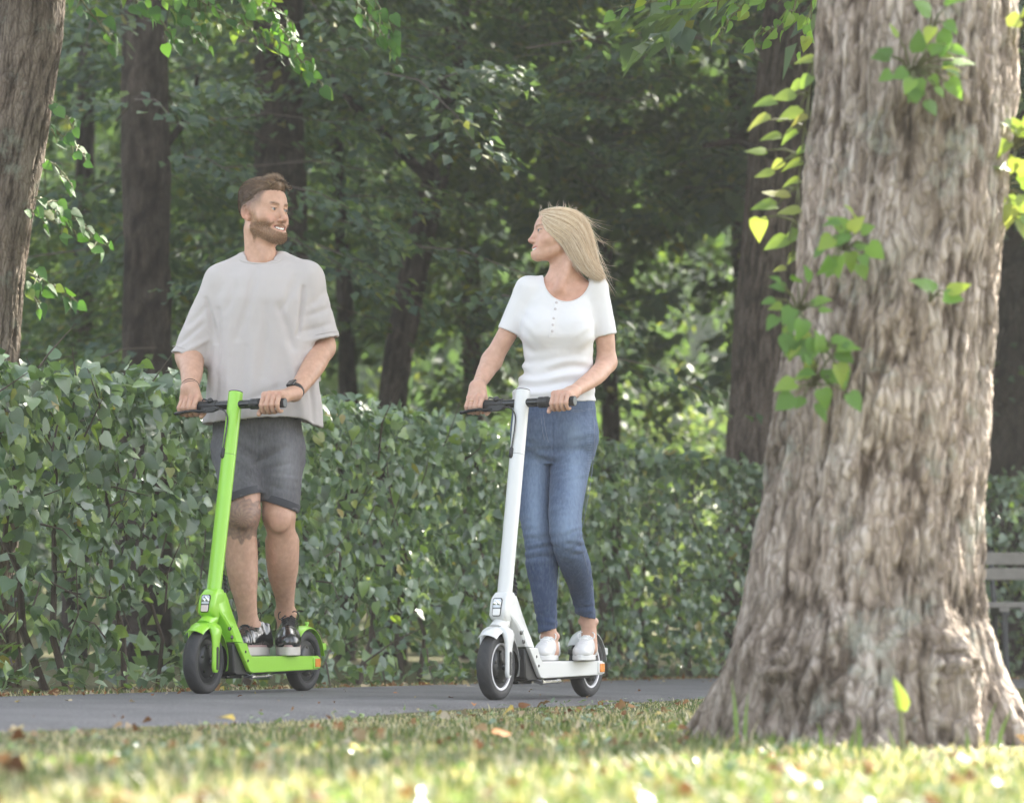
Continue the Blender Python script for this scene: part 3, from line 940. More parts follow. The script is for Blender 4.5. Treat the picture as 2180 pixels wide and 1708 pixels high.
def big_tree():
    rows = np.array(TREE_ROWS, float)
    k = TREE_Y / F_PX
    zz = np.array([P(1900, y, TREE_Y).z for y in rows[:, 0]])
    cx = np.array([(P(l, y, TREE_Y).x + P(r, y, TREE_Y).x) / 2 for y, l, r in rows])
    hw = np.array([(P(r, y, TREE_Y).x - P(l, y, TREE_Y).x) / 2 for y, l, r in rows])
    o = np.argsort(zz); zz, cx, hw = zz[o], cx[o], hw[o]
    nr, nc = 350, 250
    zt = 2.6
    z = np.linspace(zz[0] - .03, zt, nr)
    c = np.interp(z, zz, cx); h = np.interp(z, zz, hw)
    for _ in range(6):
        h[1:-1] = (h[:-2] + 2 * h[1:-1] + h[2:]) / 4; c[1:-1] = (c[:-2] + 2 * c[1:-1] + c[2:]) / 4
    th = np.linspace(0, 2 * np.pi, nc, endpoint=False)
    Z, TH = np.meshgrid(z, th, indexing='ij')
    z0 = gz(1.0)
    low = np.clip(1 - (Z - z0) / .40, 0, 1)
    # root buttresses (theta 0 = right, 3pi/2 = towards the camera)
    but = np.zeros_like(Z)
    for a, w, s in ((2.85, .30, .06), (-.22, .26, .05), (-.62, .16, -.015), (-1.0, .15, .03), (-1.45, .2, .022), (-2.0, .18, .035), (-2.5, .17, .045), (1.0, .3, .06), (2.1, .3, .06)):
        dth = (TH - a + np.pi) % (2 * np.pi) - np.pi
        but += s * np.exp(-(dth / w) ** 2) * low ** 2.0 * 1.35
    flute = .012 * np.cos(TH * 7 + 1.2 * np.sin(Z * 2)) * (.4 + low) + .010 * np.cos(TH * 4 - .8)
    Rr = h[:, None] + but + flute
    X = c[:, None] + Rr * np.cos(TH); Yv = TREE_Y + Rr * np.sin(TH) * 1.02
    Q = np.stack([X.ravel(), Yv.ravel(), Z.ravel()], 1)
    arc = TH.ravel() * .25
    # fissured bark: ridges that run up the trunk, wander and join
    wob = .10 * fbm(np.stack([np.cos(TH).ravel() * 1.5, np.sin(TH).ravel() * 1.5, Z.ravel() * 2.2], 1), 3, 4)
    def cyl(f, fz, sd, o=3):
        a = TH.ravel() + wob * 1.3
        return fbm(np.stack([np.cos(a) * .25 * f, np.sin(a) * .25 * f, Z.ravel() * fz * 1.2], 1), o, sd)
    r1 = 1 - np.abs(cyl(24, 3.0, 31)) * 2.6
    r2 = 1 - np.abs(cyl(48, 8.0, 33)) * 2.4
    lump = cyl(7, 5, 35)
    n1, n2 = cyl(22, 2.6, 31), cyl(46, 6.0, 33)
    fur = np.exp(-(np.abs(n1) / .085) ** 2) * (.55 + .45 * np.clip(cyl(9, 3, 39) * 2 + .6, 0, 1)); fur2 = np.exp(-(np.abs(n2) / .07) ** 2)
    plate = cyl(60, 22, 41)
    disp = .008 * r1 + .004 * r2 + .012 * lump + .0022 * cyl(150, 90, 37, 2) - .014 * fur - .006 * fur2 + .003 * plate
    tone = np.clip(.62 + .30 * r1 * .5 + .45 * plate + .25 * lump - .75 * fur - .38 * fur2, 0, 1)
    # burls near the foot and old knots
    for bx, by, br, bh in ((1655, 1395, .06, .055), (1690, 1450, .06, .045), (1985, 1395, .08, .06), (2045, 1445, .06, .045), (1900, 1480, .05, .03), (1780, 1330, .05, .025), (1790, 1000, .05, .018), (1760, 520, .06, .016), (1900, 690, .04, .012)):
        p = P(bx, by, TREE_Y - .25)
        dd = np.sqrt((Q[:, 0] - p.x) ** 2 + (Q[:, 2] - p.z) ** 2 + ((Q[:, 1] - p.y) * .5) ** 2)
        w = np.exp(-(dd / br) ** 2)
        disp += bh * w * (.55 + 1.1 * np.abs(fbm(Q * 26, 3, int(bx)))) - .02 * np.exp(-((dd - br * .2) / (br * .3)) ** 2) * (bh > .025)
    N = np.stack([np.cos(TH).ravel(), np.sin(TH).ravel(), 0 * TH.ravel()], 1)
    Q = Q + N * disp[:, None]
    idx = np.arange(nr * nc).reshape(nr, nc); nx = np.roll(idx, -1, 1)
    F = np.stack([idx[:-1], nx[:-1], nx[1:], idx[1:]], -1).reshape(-1, 4)
    root = empty('tree', (c[0], TREE_Y, gz(c[0])))
    tag(root, 'huge pale trunk with flaring roots and leafy shoots, closest tree on the lawn', 'tree')
    link('trunk', np_mesh('trunk', Q, F, attrs={'furrow': tone}), M_BARK_BIG, root, True)
    # upper trunk and crown, above the picture
    top = Vector((c[-1], TREE_Y, zt))
    V, F, tn = trunk_mesh([(top - Vector((0, 0, .06)), h[-1] * 1.0), (top + Vector((.1, .1, 1.5)), h[-1] * .8), (top + Vector((.2, .3, 4)), .14), (top + Vector((.2, .3, 7)), .05)], n=40, seed=5)
    link('upper_trunk', np_mesh('upper_trunk', V, F, attrs={'furrow': tn}), M_BARK_BIG, root, True)
    rs = np.random.RandomState(8)
    ns = 260
    a = rs.uniform(.15, 2.9, ns); rr = rs.uniform(.8, 4.6, ns); zc = rs.uniform(3.0, 9, ns)
    org = np.stack([1.2 + rr * np.cos(a), TREE_Y + .6 + rr * np.sin(a), zc], 1)
    dr = np.stack([np.cos(a), np.sin(a), rs.uniform(-.3, .2, ns)], 1); L = rs.uniform(.8, 1.6, ns)
    mid = org + dr * (L * .6)[:, None]
    sy = 1354 - (mid[:, 2] - CAM_H) / mid[:, 1] * F_PX
    ok = (w_of(mid[:, 0], mid[:, 1]) > 3.95) & (sy < -330)
    leaf_mass('crown', [spray_leaves(org[ok], dr[ok], L[ok], 70, .12, rs, wmin=3.82)], M_WOOD_LEAF, root)
    return root


tree_big = big_tree()


def shoot(parent, stems, leaves, mat, name='shoot', seed=0, r=.003, tm=(HEART, HEART_B, HEART_C)):
    """stems: polylines of world points; leaves: (point, tip direction, normal, size). Each leaf is a sub-part."""
    mb = MB()
    for s in stems:
        n = len(s)
        mb.tube(s, [r * (1.4 - .9 * i / max(1, n - 1)) for i in range(n)], 5, cap=False)
    st = mb.build(name, M_SHOOT, parent, world_mesh=True, recalc=False)
    meshes = [tmpl_mesh('leaf', t, mat) for t in tm]
    pos = np.array([l[0] for l in leaves], float); d = np.array([l[1] for l in leaves], float); n = np.array([l[2] for l in leaves], float); sz = np.array([l[3] for l in leaves], float)
    leaf_objects(meshes, pos, d, n, sz, st)
    return st


M_SHOOT = simple('shoot_bark', (.12, .13, .05), .7)


def cluster(x, y, Y, px, n, seed, spread=1.0, down=.3, lsize=(28, 52)):
    """A tuft of leaves round photo point (x, y): px radius in photo px."""
    rs = np.random.RandomState(seed)
    k = Y / F_PX
    c = P(x, y, Y)
    stems, leaves = [], []
    base = c + Vector((0, .05, 0))
    for i in range(n):
        a = rs.uniform(0, 2 * math.pi); q = px * k * rs.uniform(.25, 1)
        e = c + Vector((math.cos(a) * q * spread, -rs.uniform(.0, .12), math.sin(a) * q))
        stems.append([base, (base + e) / 2 + Vector((0, -.01, .012)), e])
        out = (e - c); out.y = 0
        d = out.normalized() * .8 + Vector((rs.normal(0, .25), -.25, -down + rs.normal(0, .3)))
        nn = Vector((rs.normal(0, .35), -.75, .65 + rs.normal(0, .25)))
        leaves.append((e, d, nn, rs.uniform(*lsize) * k))
    return stems, leaves


def tree_shoots():
    Yf = TREE_Y - .33
    for (x, y, px, n, sd) in ((1945, 150, 78, 24, 1), (1800, 525, 60, 18, 2), (1705, 660, 74, 18, 3), (1745, 740, 55, 13, 4), (1735, 815, 72, 15, 5), (1985, 635, 25, 4, 6), (1985, 60, 30, 4, 9)):
        st, lv = cluster(x, y, Yf, px, n, sd)
        shoot(tree_big, st, lv, M_FRESH)
    # the hanging shoot at the left edge of the trunk, lit through
    Yc = TREE_Y + .05
    k = Yc / F_PX
    rs = np.random.RandomState(3)
    pts = [(1735, 120), (1722, 200), (1712, 270), (1705, 330), (1698, 400), (1690, 470), (1686, 540)]
    line = [P(x, y, Yc) for x, y in pts]
    lv, st = [], [line]
    for i, (lx, ly, sz) in enumerate([(1725, 137, 58), (1700, 185, 52), (1678, 205, 60), (1640, 226, 62), (1628, 262, 62), (1690, 238, 70), (1650, 300, 55), (1685, 290, 50), (1618, 328, 56), (1710, 322, 46), (1698, 358, 56), (1632, 370, 52), (1655, 352, 40), (1690, 395, 44), (1668, 420, 56), (1640, 447, 66), (1605, 472, 58), (1690, 450, 62), (1665, 520, 66), (1690, 505, 50), (1640, 420, 40), (1715, 170, 48), (1708, 260, 48), (1682, 545, 40), (1660, 580, 34)]):
        p = P(lx + 12, ly - 8, Yc + rs.uniform(-.06, .06))
        j = min(range(len(pts)), key=lambda q: abs(pts[q][1] + 25 - ly))
        st.append([line[j], (line[j] + p) / 2 + Vector((0, 0, .01)), p])
        lv.append((p, Vector((-.8 + rs.normal(0, .3), -.1, -.25 + rs.normal(0, .25))), Vector((rs.normal(0, .3), -.6, .8)), sz * k * .85))
    shoot(tree_big, st, lv, M_YELLOW)
    # sunlit shoots on the right edge
    for (x, y, px, n, sd) in ((2165, 310, 40, 8, 11), (2140, 405, 48, 11, 12), (2150, 470, 26, 4, 13), (2175, 60, 25, 4, 14)):
        st, lv = cluster(x, y, TREE_Y - .02, px, n, sd, lsize=(38, 58))
        shoot(tree_big, st, lv, M_YELLOW)


tree_shoots()

# ---- left tree with its leafy boughs
LEFT_Y = 11.9
tree_left = make_tree('tree', 'leaning grey barked tree beside the hedge end with leafy boughs hanging from it', [(-34, 900, 70), (-32, 760, 66), (-20, 600, 66), (8, 400, 67), (46, 200, 68), (66, 60, 69), (76, -120, 69)], LEFT_Y, 4, None, mat=M_BARK_LEFT, seed=41, amp=.009, n=120, freq=1.7, rows=300)


def bough(parent, pts, Y, n, seed, mat, spread=40, size=(21, 36), dirx=.8, hang=.45, Yj=.15, r=.004):
    """A leafy bough through photo points; leaves alternate along it."""
    rs = np.random.RandomState(seed)
    k = Y / F_PX
    line = [P(x, y, Y) for x, y in pts]
    A = np.array(line); d = np.r_[0, np.cumsum(np.linalg.norm(np.diff(A, axis=0), axis=1))]
    stems, lv = [line], []
    for i in range(n):
        s = d[-1] * (i + rs.uniform(0, 1)) / n
        p = Vector([np.interp(s, d, A[:, q]) for q in range(3)])
        t = Vector([np.interp(min(s + .05, d[-1]), d, A[:, q]) - np.interp(max(s - .05, 0), d, A[:, q]) for q in range(3)]).normalized()
        sd = -1 if i % 2 else 1
        off = Vector((rs.normal(0, .3), rs.uniform(-1, 1) * Yj / (spread * k), -rs.uniform(.05, 1) if sd > 0 else rs.uniform(-.3, .55))) * (spread * k)
        e = p + off
        stems.append([p, (p + e) / 2 + Vector((0, 0, .008)), e])
        dv = t * .9 + Vector((dirx * .3 + rs.normal(0, .3), rs.normal(-.1, .3), -hang + rs.normal(0, .3)))
        nn = Vector((rs.normal(.1, .6), rs.normal(-.15, .55), .8))
        lv.append((e, dv, nn, rs.uniform(*size) * k))
    shoot(parent, stems, lv, mat, name='bough', r=r)


M_BOUGH = leaf_material('bough_leaf', [(0, (.05, .12, .04)), (.5, (.075, .17, .05)), (.9, (.11, .22, .06)), (1, (.2, .26, .06))], transl=.30, rough=.55, spec=.3)
BY = 12.2
for i, (pts, n, sp) in enumerate((
        ([(360, -60), (430, 5), (520, 55), (610, 95), (690, 185)], 26, 26),
        ([(420, -70), (520, -20), (590, 20), (625, 50)], 16, 28),
        ([(470, -40), (560, 20), (620, 85), (660, 140)], 20, 26),
        ([(320, -60), (360, 0), (410, 50), (440, 90)], 14, 30),
        ([(250, -50), (290, 0), (330, 30), (372, 85)], 12, 30),
        ([(690, -60), (750, -5), (800, 50), (842, 120)], 18, 22),
        ([(700, -70), (770, -30), (815, 25), (840, 60)], 12, 22),
        ([(150, -40), (180, 10), (212, 50), (238, 85)], 7, 24))):
    bough(tree_left, pts, BY + .15 * (i % 3), int(n * 2.2), 300 + i, M_BOUGH, spread=sp)
for i, (pts, n, sp) in enumerate((([(112, 215), (130, 235), (150, 262), (158, 285)], 7, 20), ([(108, 275), (140, 295), (170, 320), (183, 340)], 7, 20),
                                  ([(95, 340), (120, 352), (140, 375), (156, 400)], 6, 22), ([(75, 420), (110, 440), (170, 475), (230, 525)], 19, 26),
                                  ([(70, 450), (95, 465), (130, 480), (160, 490)], 9, 26), ([(60, 580), (85, 592), (120, 612), (150, 635)], 11, 26), ([(55, 600), (70, 625), (80, 650)], 6, 24))):
    bough(tree_left, pts, LEFT_Y - .15, int(n * 1.3), 340 + i, M_BOUGH, spread=sp, size=(21, 35))
# bright spray at the upper right, hanging from the pale tree
for i, (pts, n, sp) in enumerate((([(1560, -50), (1480, -15), (1400, 2), (1300, 18)], 13, 22), ([(1680, -50), (1610, 0), (1560, 30), (1530, 80)], 13, 26), ([(1700, -40), (1690, 20), (1650, 60), (1600, 78)], 15, 26),
                                  ([(1690, -60), (1620, -20), (1560, -5), (1500, 8)], 12, 24), ([(1740, -30), (1725, 20), (1715, 60), (1712, 95)], 11, 20))):
    bough(tree_big, pts, 10.6, int(n * 1.3), 380 + i, M_FRESH, spread=sp, dirx=-.5, size=(21, 35))


# ================================================================ grass, litter
def grass():
    rs = np.random.RandomState(91)
    n = 64000
    Y = 2.6 + (rs.rand(n) ** .75) * 9.5
    X = rs.uniform(-.235, .235, n) * Y
    sd = side_of(NEAR, X, Y)
    dens = fbm(np.stack([X * 3, Y * 3, 0 * X], 1), 3, 12)
    ok = (sd < .015) & (dens > -.22 - .25 * rs.rand(n))
    # thin and bare round the foot of the big tree
    dt = np.hypot(X - 1.0, Y - 6.86)
    ok &= (dt > .36) & (rs.rand(n) < np.clip((dt - .25) / .7, .25, 1))
    X, Y = X[ok], Y[ok]
    # the far verge
    m = 15000
    i = rs.randint(0, len(FAR), m); T = nrm(np.gradient(FAR, axis=0)); N2 = np.stack([-T[:, 1], T[:, 0]], 1)
    off = np.abs(rs.normal(0, .25, m)) - .005
    Xf, Yf = (FAR[i] + N2[i] * off[:, None] + T[i] * rs.uniform(-.05, .05, m)[:, None]).T
    keep = (fbm(np.stack([Xf * 4, Yf * 4, 0 * Xf], 1), 3, 6) > -.12) & (Yf > 6)
    Xf, Yf = Xf[keep], Yf[keep]
    far_n = len(Xf)
    X = np.r_[X, Xf]; Y = np.r_[Y, Yf]
    n = len(X)
    Z = ground_height(X, Y) - .004
    edge = np.clip(-side_of(NEAR, X, Y) / .8, 0, 1)
    h = rs.uniform(.014, .040, n) * (.35 + .65 * edge) * (1 + .5 * fbm(np.stack([X * 2, Y * 2, 0 * X], 1), 2, 3)) * np.where(rs.rand(n) < .02, 2.0, 1)
    h[-far_n:] *= 2.0
    a = rs.uniform(0, 2 * np.pi, n); ln = rs.uniform(.1, 1.0, n) * h
    wdt = rs.uniform(.0016, .0034, n)
    dx, dy = np.cos(a), np.sin(a)
    b = np.stack([X, Y, Z], 1); side = np.stack([-dy, dx, 0 * dx], 1); ld = np.stack([dx, dy, 0 * dx], 1); up = np.array([0, 0, 1.])
    V = np.stack([b - side * wdt[:, None], b + side * wdt[:, None],
                  b - side * (wdt * .8)[:, None] + ld * (ln * .3)[:, None] + up * (h * .6)[:, None], b + side * (wdt * .8)[:, None] + ld * (ln * .3)[:, None] + up * (h * .6)[:, None],
                  b + ld * ln[:, None] + up * h[:, None]], 1).reshape(-1, 3)
    f = np.array([(0, 1, 3), (0, 3, 2), (2, 3, 4)])
    F = (f[None] + 5 * np.arange(n)[:, None, None]).reshape(-1, 3)
    patch = .5 + .5 * fbm(np.stack([X * 1.2, Y * 1.2, 0 * X], 1), 2, 44)
    r = np.clip(patch * .8 + rs.normal(0, .22, n), 0, .999)
    mt = leaf_material('grass_blade', [(0, (.07, .11, .03)), (.28, (.12, .18, .05)), (.46, (.22, .25, .095)), (.62, (.42, .38, .22)), (1, (.58, .52, .37))], transl=.35, rough=.5, spec=.4, tint=(1.2, 1.2, .7), bump=False)
    o = link('grass', np_mesh('grass', V, F, attrs={'rnd': np.repeat(r, 5)}), mt)
    tag(o, 'short patchy grass with dry straw on the lawn and along the path', 'grass', kind='stuff')
    # low broad-leaved ground plants among the grass
    n = 2800
    Y = 2.7 + rs.rand(n) * 8.5; X = rs.uniform(-.235, .235, n) * Y
    ok = (side_of(NEAR, X, Y) < -.03) & (fbm(np.stack([X * 2.2, Y * 2.2, 0 * X], 1), 2, 55) > -.1) & (np.hypot(X - 1.0, Y - 6.86) > .4)
    X, Y = X[ok], Y[ok]
    # plants along the foot of the hedge
    m = 1500
    i = rs.randint(0, len(FAR), m); off = rs.uniform(.12, .5, m)
    Xf, Yf = (FAR[i] + N2[i] * off[:, None]).T
    keep = (Yf > 6) & (fbm(np.stack([Xf * 2, Yf * 2, 0 * Xf], 1), 2, 66) > -.05)
    X = np.r_[X, Xf[keep]]; Y = np.r_[Y, Yf[keep]]
    n = len(X); nb = keep.sum()
    z = ground_height(X, Y) + rs.uniform(.004, .03, n)
    z[-nb:] += rs.uniform(0, .09, nb)
    sz = rs.uniform(.012, .028, n); sz[-nb:] = rs.uniform(.03, .06, nb)
    o = leaf_mass('ground_cover', [scatter(HEART, np.stack([X, Y, z], 1), rs.normal(0, .8, (n, 3)) * np.array([1, 1, .3]), rs.normal(0, .35, (n, 3)) + up, sz, rs.uniform(0, 1, n))], M_HEDGE)
    tag(o, 'low clover-like plants in the grass', 'ground cover', kind='stuff')
    # litter
    n = 800
    Y = 2.7 + rs.rand(n) * 8; X = rs.uniform(-.235, .235, n) * Y
    ok = (side_of(NEAR, X, Y) < .02) & (np.hypot(X - 1.0, Y - 6.86) > .33)
    X, Y = X[ok], Y[ok]
    m = 1700
    i = rs.randint(0, len(FAR), m); off = np.abs(rs.normal(.12, .16, m))
    Xf, Yf = (FAR[i] + N2[i] * off[:, None]).T
    keep = Yf > 6
    X = np.r_[X, Xf[keep]]; Y = np.r_[Y, Yf[keep]]
    nl = len(X)
    m = 260
    u = rs.rand(m) ** 1.5; j = rs.randint(0, 200, m)
    i = (rs.uniform(.25, .75, m) * len(FAR)).astype(int); i2 = np.minimum((i / len(FAR) * len(NEAR)).astype(int), len(NEAR) - 1)
    e = np.where(rs.rand(m) < .7, u * .25, rs.rand(m))[:, None]
    pp = FAR[i] * (1 - e) + NEAR[i2] * e
    X = np.r_[X, pp[:, 0]]; Y = np.r_[Y, pp[:, 1]]
    n = len(X)
    zl = ground_height(X, Y) + rs.uniform(.006, .024, n); zl[nl:] = -.015 * X[nl:] + .015
    szl = rs.uniform(.014, .04, n); szl[nl:] = rs.uniform(.006, .022, m)
    o = leaf_mass('leaf_litter', [scatter(HEART_B, np.stack([X, Y, zl], 1), rs.normal(0, .8, (n, 3)) * np.array([1, 1, .25]), rs.normal(0, .5, (n, 3)) + up, szl, rs.uniform(0, 1, n))], M_DEAD)
    tag(o, 'dry brown leaf litter scattered in the grass', 'leaf litter', kind='stuff')


grass()


def on_ground(x, y):
    """Ground point seen at photo position (x, y)."""
    u = (x - PW / 2) / F_PX; v = (PH / 2 - y) / F_PX
    cp, sp = math.cos(PITCH), math.sin(PITCH)
    dx, dy, dz = u, cp - v * sp, sp + v * cp
    t = CAM_H / (-.015 * dx - dz)
    return Vector((dx * t, dy * t, CAM_H + dz * t))


def fallen_leaves():
    rs = np.random.RandomState(15)
    mats = {}
    for nm, c in (('yellow', (.50, .36, .06)), ('orange', (.42, .17, .05)), ('brown', (.20, .09, .045)), ('straw', (.50, .40, .24))):
        mats[nm] = simple('fallen_leaf_' + nm, c, .65, var=.35, vscale=60)
    spots = [(497, 1548, 'yellow', .05, 'large yellow fallen leaf standing in the grass below the green scooter'), (1092, 1520, 'yellow', .04, 'yellow fallen leaf at the lawn edge below the white wheel'),
             (1050, 1578, 'orange', .045, 'orange fallen leaf lying in the shaded grass'), (1235, 1560, 'straw', .045, 'pale straw fallen leaf in the grass between woman and big tree'),
             (712, 1618, 'brown', .035, 'dark brown fallen leaf in the lawn below the green scooter'), (1690, 1668, 'orange', .05, 'reddish fallen leaf on the sunlit grass by the big tree'),
             (140, 1497, 'straw', .035, 'straw coloured fallen leaf at the path edge beside the hedge end'), (845, 1480, 'orange', .03, 'small orange fallen leaf on the asphalt between the scooters'),
             (960, 1489, 'brown', .022, 'small brown fallen leaf on the asphalt just before the white scooter'), (780, 1463, 'straw', .05, 'pale curled fallen leaf at the far edge of the path'),
             (40, 1500, 'yellow', .035, 'yellowish fallen leaf on the asphalt at the picture edge'), (640, 1487, 'brown', .02, 'tiny brown fallen leaf beside the rear wheel of the green scooter'),
             (1008, 1505, 'orange', .024, 'tiny reddish fallen leaf below the front wheel of the white scooter'), (1320, 1503, 'straw', .03, 'thin dry fallen leaf behind the white rear wheel'),
             (15, 1645, 'brown', .05, 'brown fallen leaf in the lawn at the picture corner'), (2050, 1640, 'orange', .05, 'curled orange fallen leaf at the roots of the big tree')]
    for x, y, c, s, lab in spots:
        p = on_ground(x, y)
        V, F = (HEART_B if rs.rand() < .6 else HEART)
        V = V.copy(); V[:, 2] += .18 * np.sin(V[:, 1] * 5 + rs.uniform(0, 6)) * (V[:, 0] + .3)
        me = np_mesh('fallen_leaf', V * s, F)
        o = link('fallen_leaf', me, mats[c])
        side = side_of(NEAR, np.array([p.x]), np.array([p.y]))[0] > 0
        o.location = (p.x, p.y, p.z + (.012 if side else .018))
        o.rotation_euler = (rs.uniform(-.5, .5) + (.9 if lab.startswith('large') else 0), rs.uniform(-.5, .5), rs.uniform(0, 6.28))
        tag(o, lab, 'leaf', 'fallen leaves on the ground')


fallen_leaves()


def tall_blades():
    """Single tall blades and a folded leaf at the foot of the big tree."""
    rs = np.random.RandomState(33)
    mt = simple('lush_blade', (.16, .26, .05), .5, var=.3, vscale=30)
    for x, y0, y1, w, lean in ((1568, 1545, 1440, 9, -12), (1585, 1560, 1470, 8, 6), (1640, 1590, 1545, 9, 8), (1712, 1600, 1560, 9, 10), (1808, 1605, 1540, 10, 14), (1830, 1600, 1515, 9, -6), (1750, 1590, 1530, 9, -12), (1650, 1640, 1590, 9, 5), (930, 1690, 1610, 9, 4), (1690, 1610, 1580, 9, 8), (1545, 1700, 1620, 9, 6), (2100, 1580, 1490, 9, 18), (2125, 1590, 1500, 9, 30), (2060, 1600, 1540, 9, -6)):
        if 1500 < x < 2110: y0 = max(y0, 1580)
        b = on_ground(x, y0); k = b.y / F_PX
        H = (y0 - y1) * k; W = w * k * .5
        V, F = [], []
        for s in range(6):
            t = s / 5; wd = W * (1 - t ** 2 * .9) * (.6 + .8 * min(1, t * 2) if t < .5 else 1.2 - (t - .5))
            cx = lean * k * t * t; cy = -.02 * t * t
            V += [(cx - wd, cy, H * t), (cx, cy - wd * .35, H * t), (cx + wd, cy, H * t)]
        for s in range(5):
            for q in range(2):
                F.append((3 * s + q, 3 * s + q + 1, 3 * s + q + 4, 3 * s + q + 3))
        o = link('grass_blade', np_mesh('grass_blade', V, F), mt)
        o.location = (b.x, b.y, b.z - .006)
        tag(o, 'tall single blade of grass standing up from the lawn near the big tree', 'grass blade', 'tall grass blades')
    # the folded yellow-green leaf on a stalk
    b = on_ground(1920, 1596); k = b.y / F_PX
    root = empty('plantain', b)
    tag(root, 'yellow green folded leaf on a pale stalk before the big trunk', 'plant')
    mb = MB(); mb.tube([b, b + Vector((0, 0, 40 * k)), b + Vector((-3 * k, 0, 86 * k))], [.007, .006, .005], 6); mb.build('stalk', M_SHOOT, root, world_mesh=True)
    st = b + Vector((-3 * k, 0, 84 * k))
    V, F = _heart(.1, .7)
    s, d, n = leaf_frames(np.array([[-.18, -.05, 1.0]]), np.array([[.3, -.8, .2]]))
    Vw = np.array(st) + 74 * k * (V[:, :1] * .55 * s + V[:, 1:2] * d + V[:, 2:] * .6 * n)
    link('leaf', np_mesh('leaf', Vw, F), M_YELLOW, root, True)


tall_blades()


# ---- bench
def bench():
    Y = 18.0
    k = Y / F_PX
    xl = P(2050, 1200, Y).x; xr = xl + 1.75
    g = gz(xl)
    root = empty('park_bench', ((xl + xr) / 2, Y, g))
    tag(root, 'weathered grey wooden bench before the hedge, half hidden by the big tree', 'bench')
    wood = simple('weathered_wood', (.27, .245, .22), .8, bump=.5, bscale=60, var=.3, vscale=14)
    iron = simple('bench_iron', (.05, .05, .052), .6)
    z = lambda y: P(2100, y, Y).z
    xc = (xl + xr) / 2
    def slat(y0, y1, dy, th):
        a, b_ = z(y0), z(y1)
        MB().box((xc, Y + dy, (a + b_) / 2), (xr - xl, th, abs(a - b_))).build('slat', wood, root, bevel=.006, world_mesh=True)
    slat(1172, 1199, .30, .035); slat(1206, 1232, .27, .035)
    zs = z(1287)
    for i in range(4):
        MB().box((xc, Y - .17 + .115 * i, zs), (xr - xl, .095, .04)).build('slat', wood, root, bevel=.006, world_mesh=True)
    for x in (xl + .25, xr - .3):
        mb = MB()
        mb.box((x, Y + .02, zs - .045), (.05, .46, .05)); mb.tube([(x, Y - .16, zs - .03), (x, Y - .2, g)], .022, 8); mb.tube([(x, Y + .19, zs - .03), (x, Y + .26, g)], .022, 8)
        mb.tube([(x, Y + .2, zs - .03), (x, Y + .26, zs + .14), (x, Y + .33, z(1168))], .02, 8)
        mb.build('leg', iron, root, world_mesh=True)
    for j in range(12):
        MB().box((xl + .09 + j * .15, Y - .2, zs - .035), (.07, .035, .03)).build('batten', wood, root, bevel=.004, world_mesh=True)


bench()

# ================================================================ the scooters
def torus_tyre(R, r, name, mat, parent, center, axis_y=True):
    """Tyre with a grooved tread."""
    n, m = 220, 40
    u = np.linspace(0, 2 * np.pi, n, endpoint=False); v = np.linspace(0, 2 * np.pi, m, endpoint=False)
    U, Vv = np.meshgrid(u, v, indexing='ij')
    # section a little squarer than a circle; rounded crown
    cr, sr = np.cos(Vv), np.sin(Vv)
    rr = r * (np.abs(cr) ** 2.6 + np.abs(sr) ** 2.6) ** (-1 / 2.6)
    tread = np.clip((cr + .25) / .3, 0, 1)
    k = 15
    ph = (U * k / (2 * np.pi) + 1.0 * np.abs(Vv - np.pi * 0) * 0)
    w = np.where(Vv > np.pi, Vv - 2 * np.pi, Vv)
    ph = U * k / (2 * np.pi) + np.sign(w) * .25 + .95 * np.abs(w) ** 1.4
    fr = np.abs((ph % 1) - .5)
    groove = np.exp(-(fr / .07) ** 2) * (np.abs(w) > .12) * (np.abs(w) < 1.25)
    line = np.exp(-((np.abs(w) - 1.42) / .05) ** 2) * .5 + np.exp(-(w / .05) ** 2) * .6
    rr = rr - .0022 * groove * tread - .0015 * line
    q = .74          # low section: wider than tall
    x = (R + rr * cr * q) * np.cos(U); z = (R + rr * cr * q) * np.sin(U); y = rr * sr * .98
    V = np.stack([x, y, z], -1).reshape(-1, 3) + np.array(center)
    idx = np.arange(n * m).reshape(n, m)
    a, b = np.roll(idx, -1, 0), np.roll(idx, -1, 1)
    F = np.stack([idx, a, np.roll(a, -1, 1), b], -1).reshape(-1, 4)[:, ::-1]
    return link(name, np_mesh(name, V, F), mat, parent)


M_RUBBER = simple('rubber_tyre', (.035, .035, .037), .62, spec=.4, var=.3, vscale=25)
M_BLACK = simple('black_plastic', (.018, .018, .019), .42, bump=.25, bscale=400)
M_BLACK_GLOSS = simple('black_enamel', (.012, .012, .013), .22, spec=.6)
M_GRIP = simple('grip_rubber', (.022, .022, .023), .6, bump=.5, bscale=500)
M_DARK_METAL = simple('hub_metal', (.035, .036, .038), .36, metal=.6)
M_STEEL = simple('polished_steel', (.55, .55, .56), .22, metal=1.0)
M_MAT = simple('deck_rubber', (.05, .045, .05), .75, bump=.6, bscale=300)
M_LENS = simple('lamp_lens', (.62, .66, .68), .06, spec=.8, coat=1)
M_CHROME = simple('lamp_reflector', (.75, .75, .76), .12, metal=1.0)
M_AMBER = simple('amber_reflector', (.75, .23, .015), .18, spec=.8, coat=.6)
M_RED = simple('tail_lens', (.35, .02, .02), .2, spec=.8)


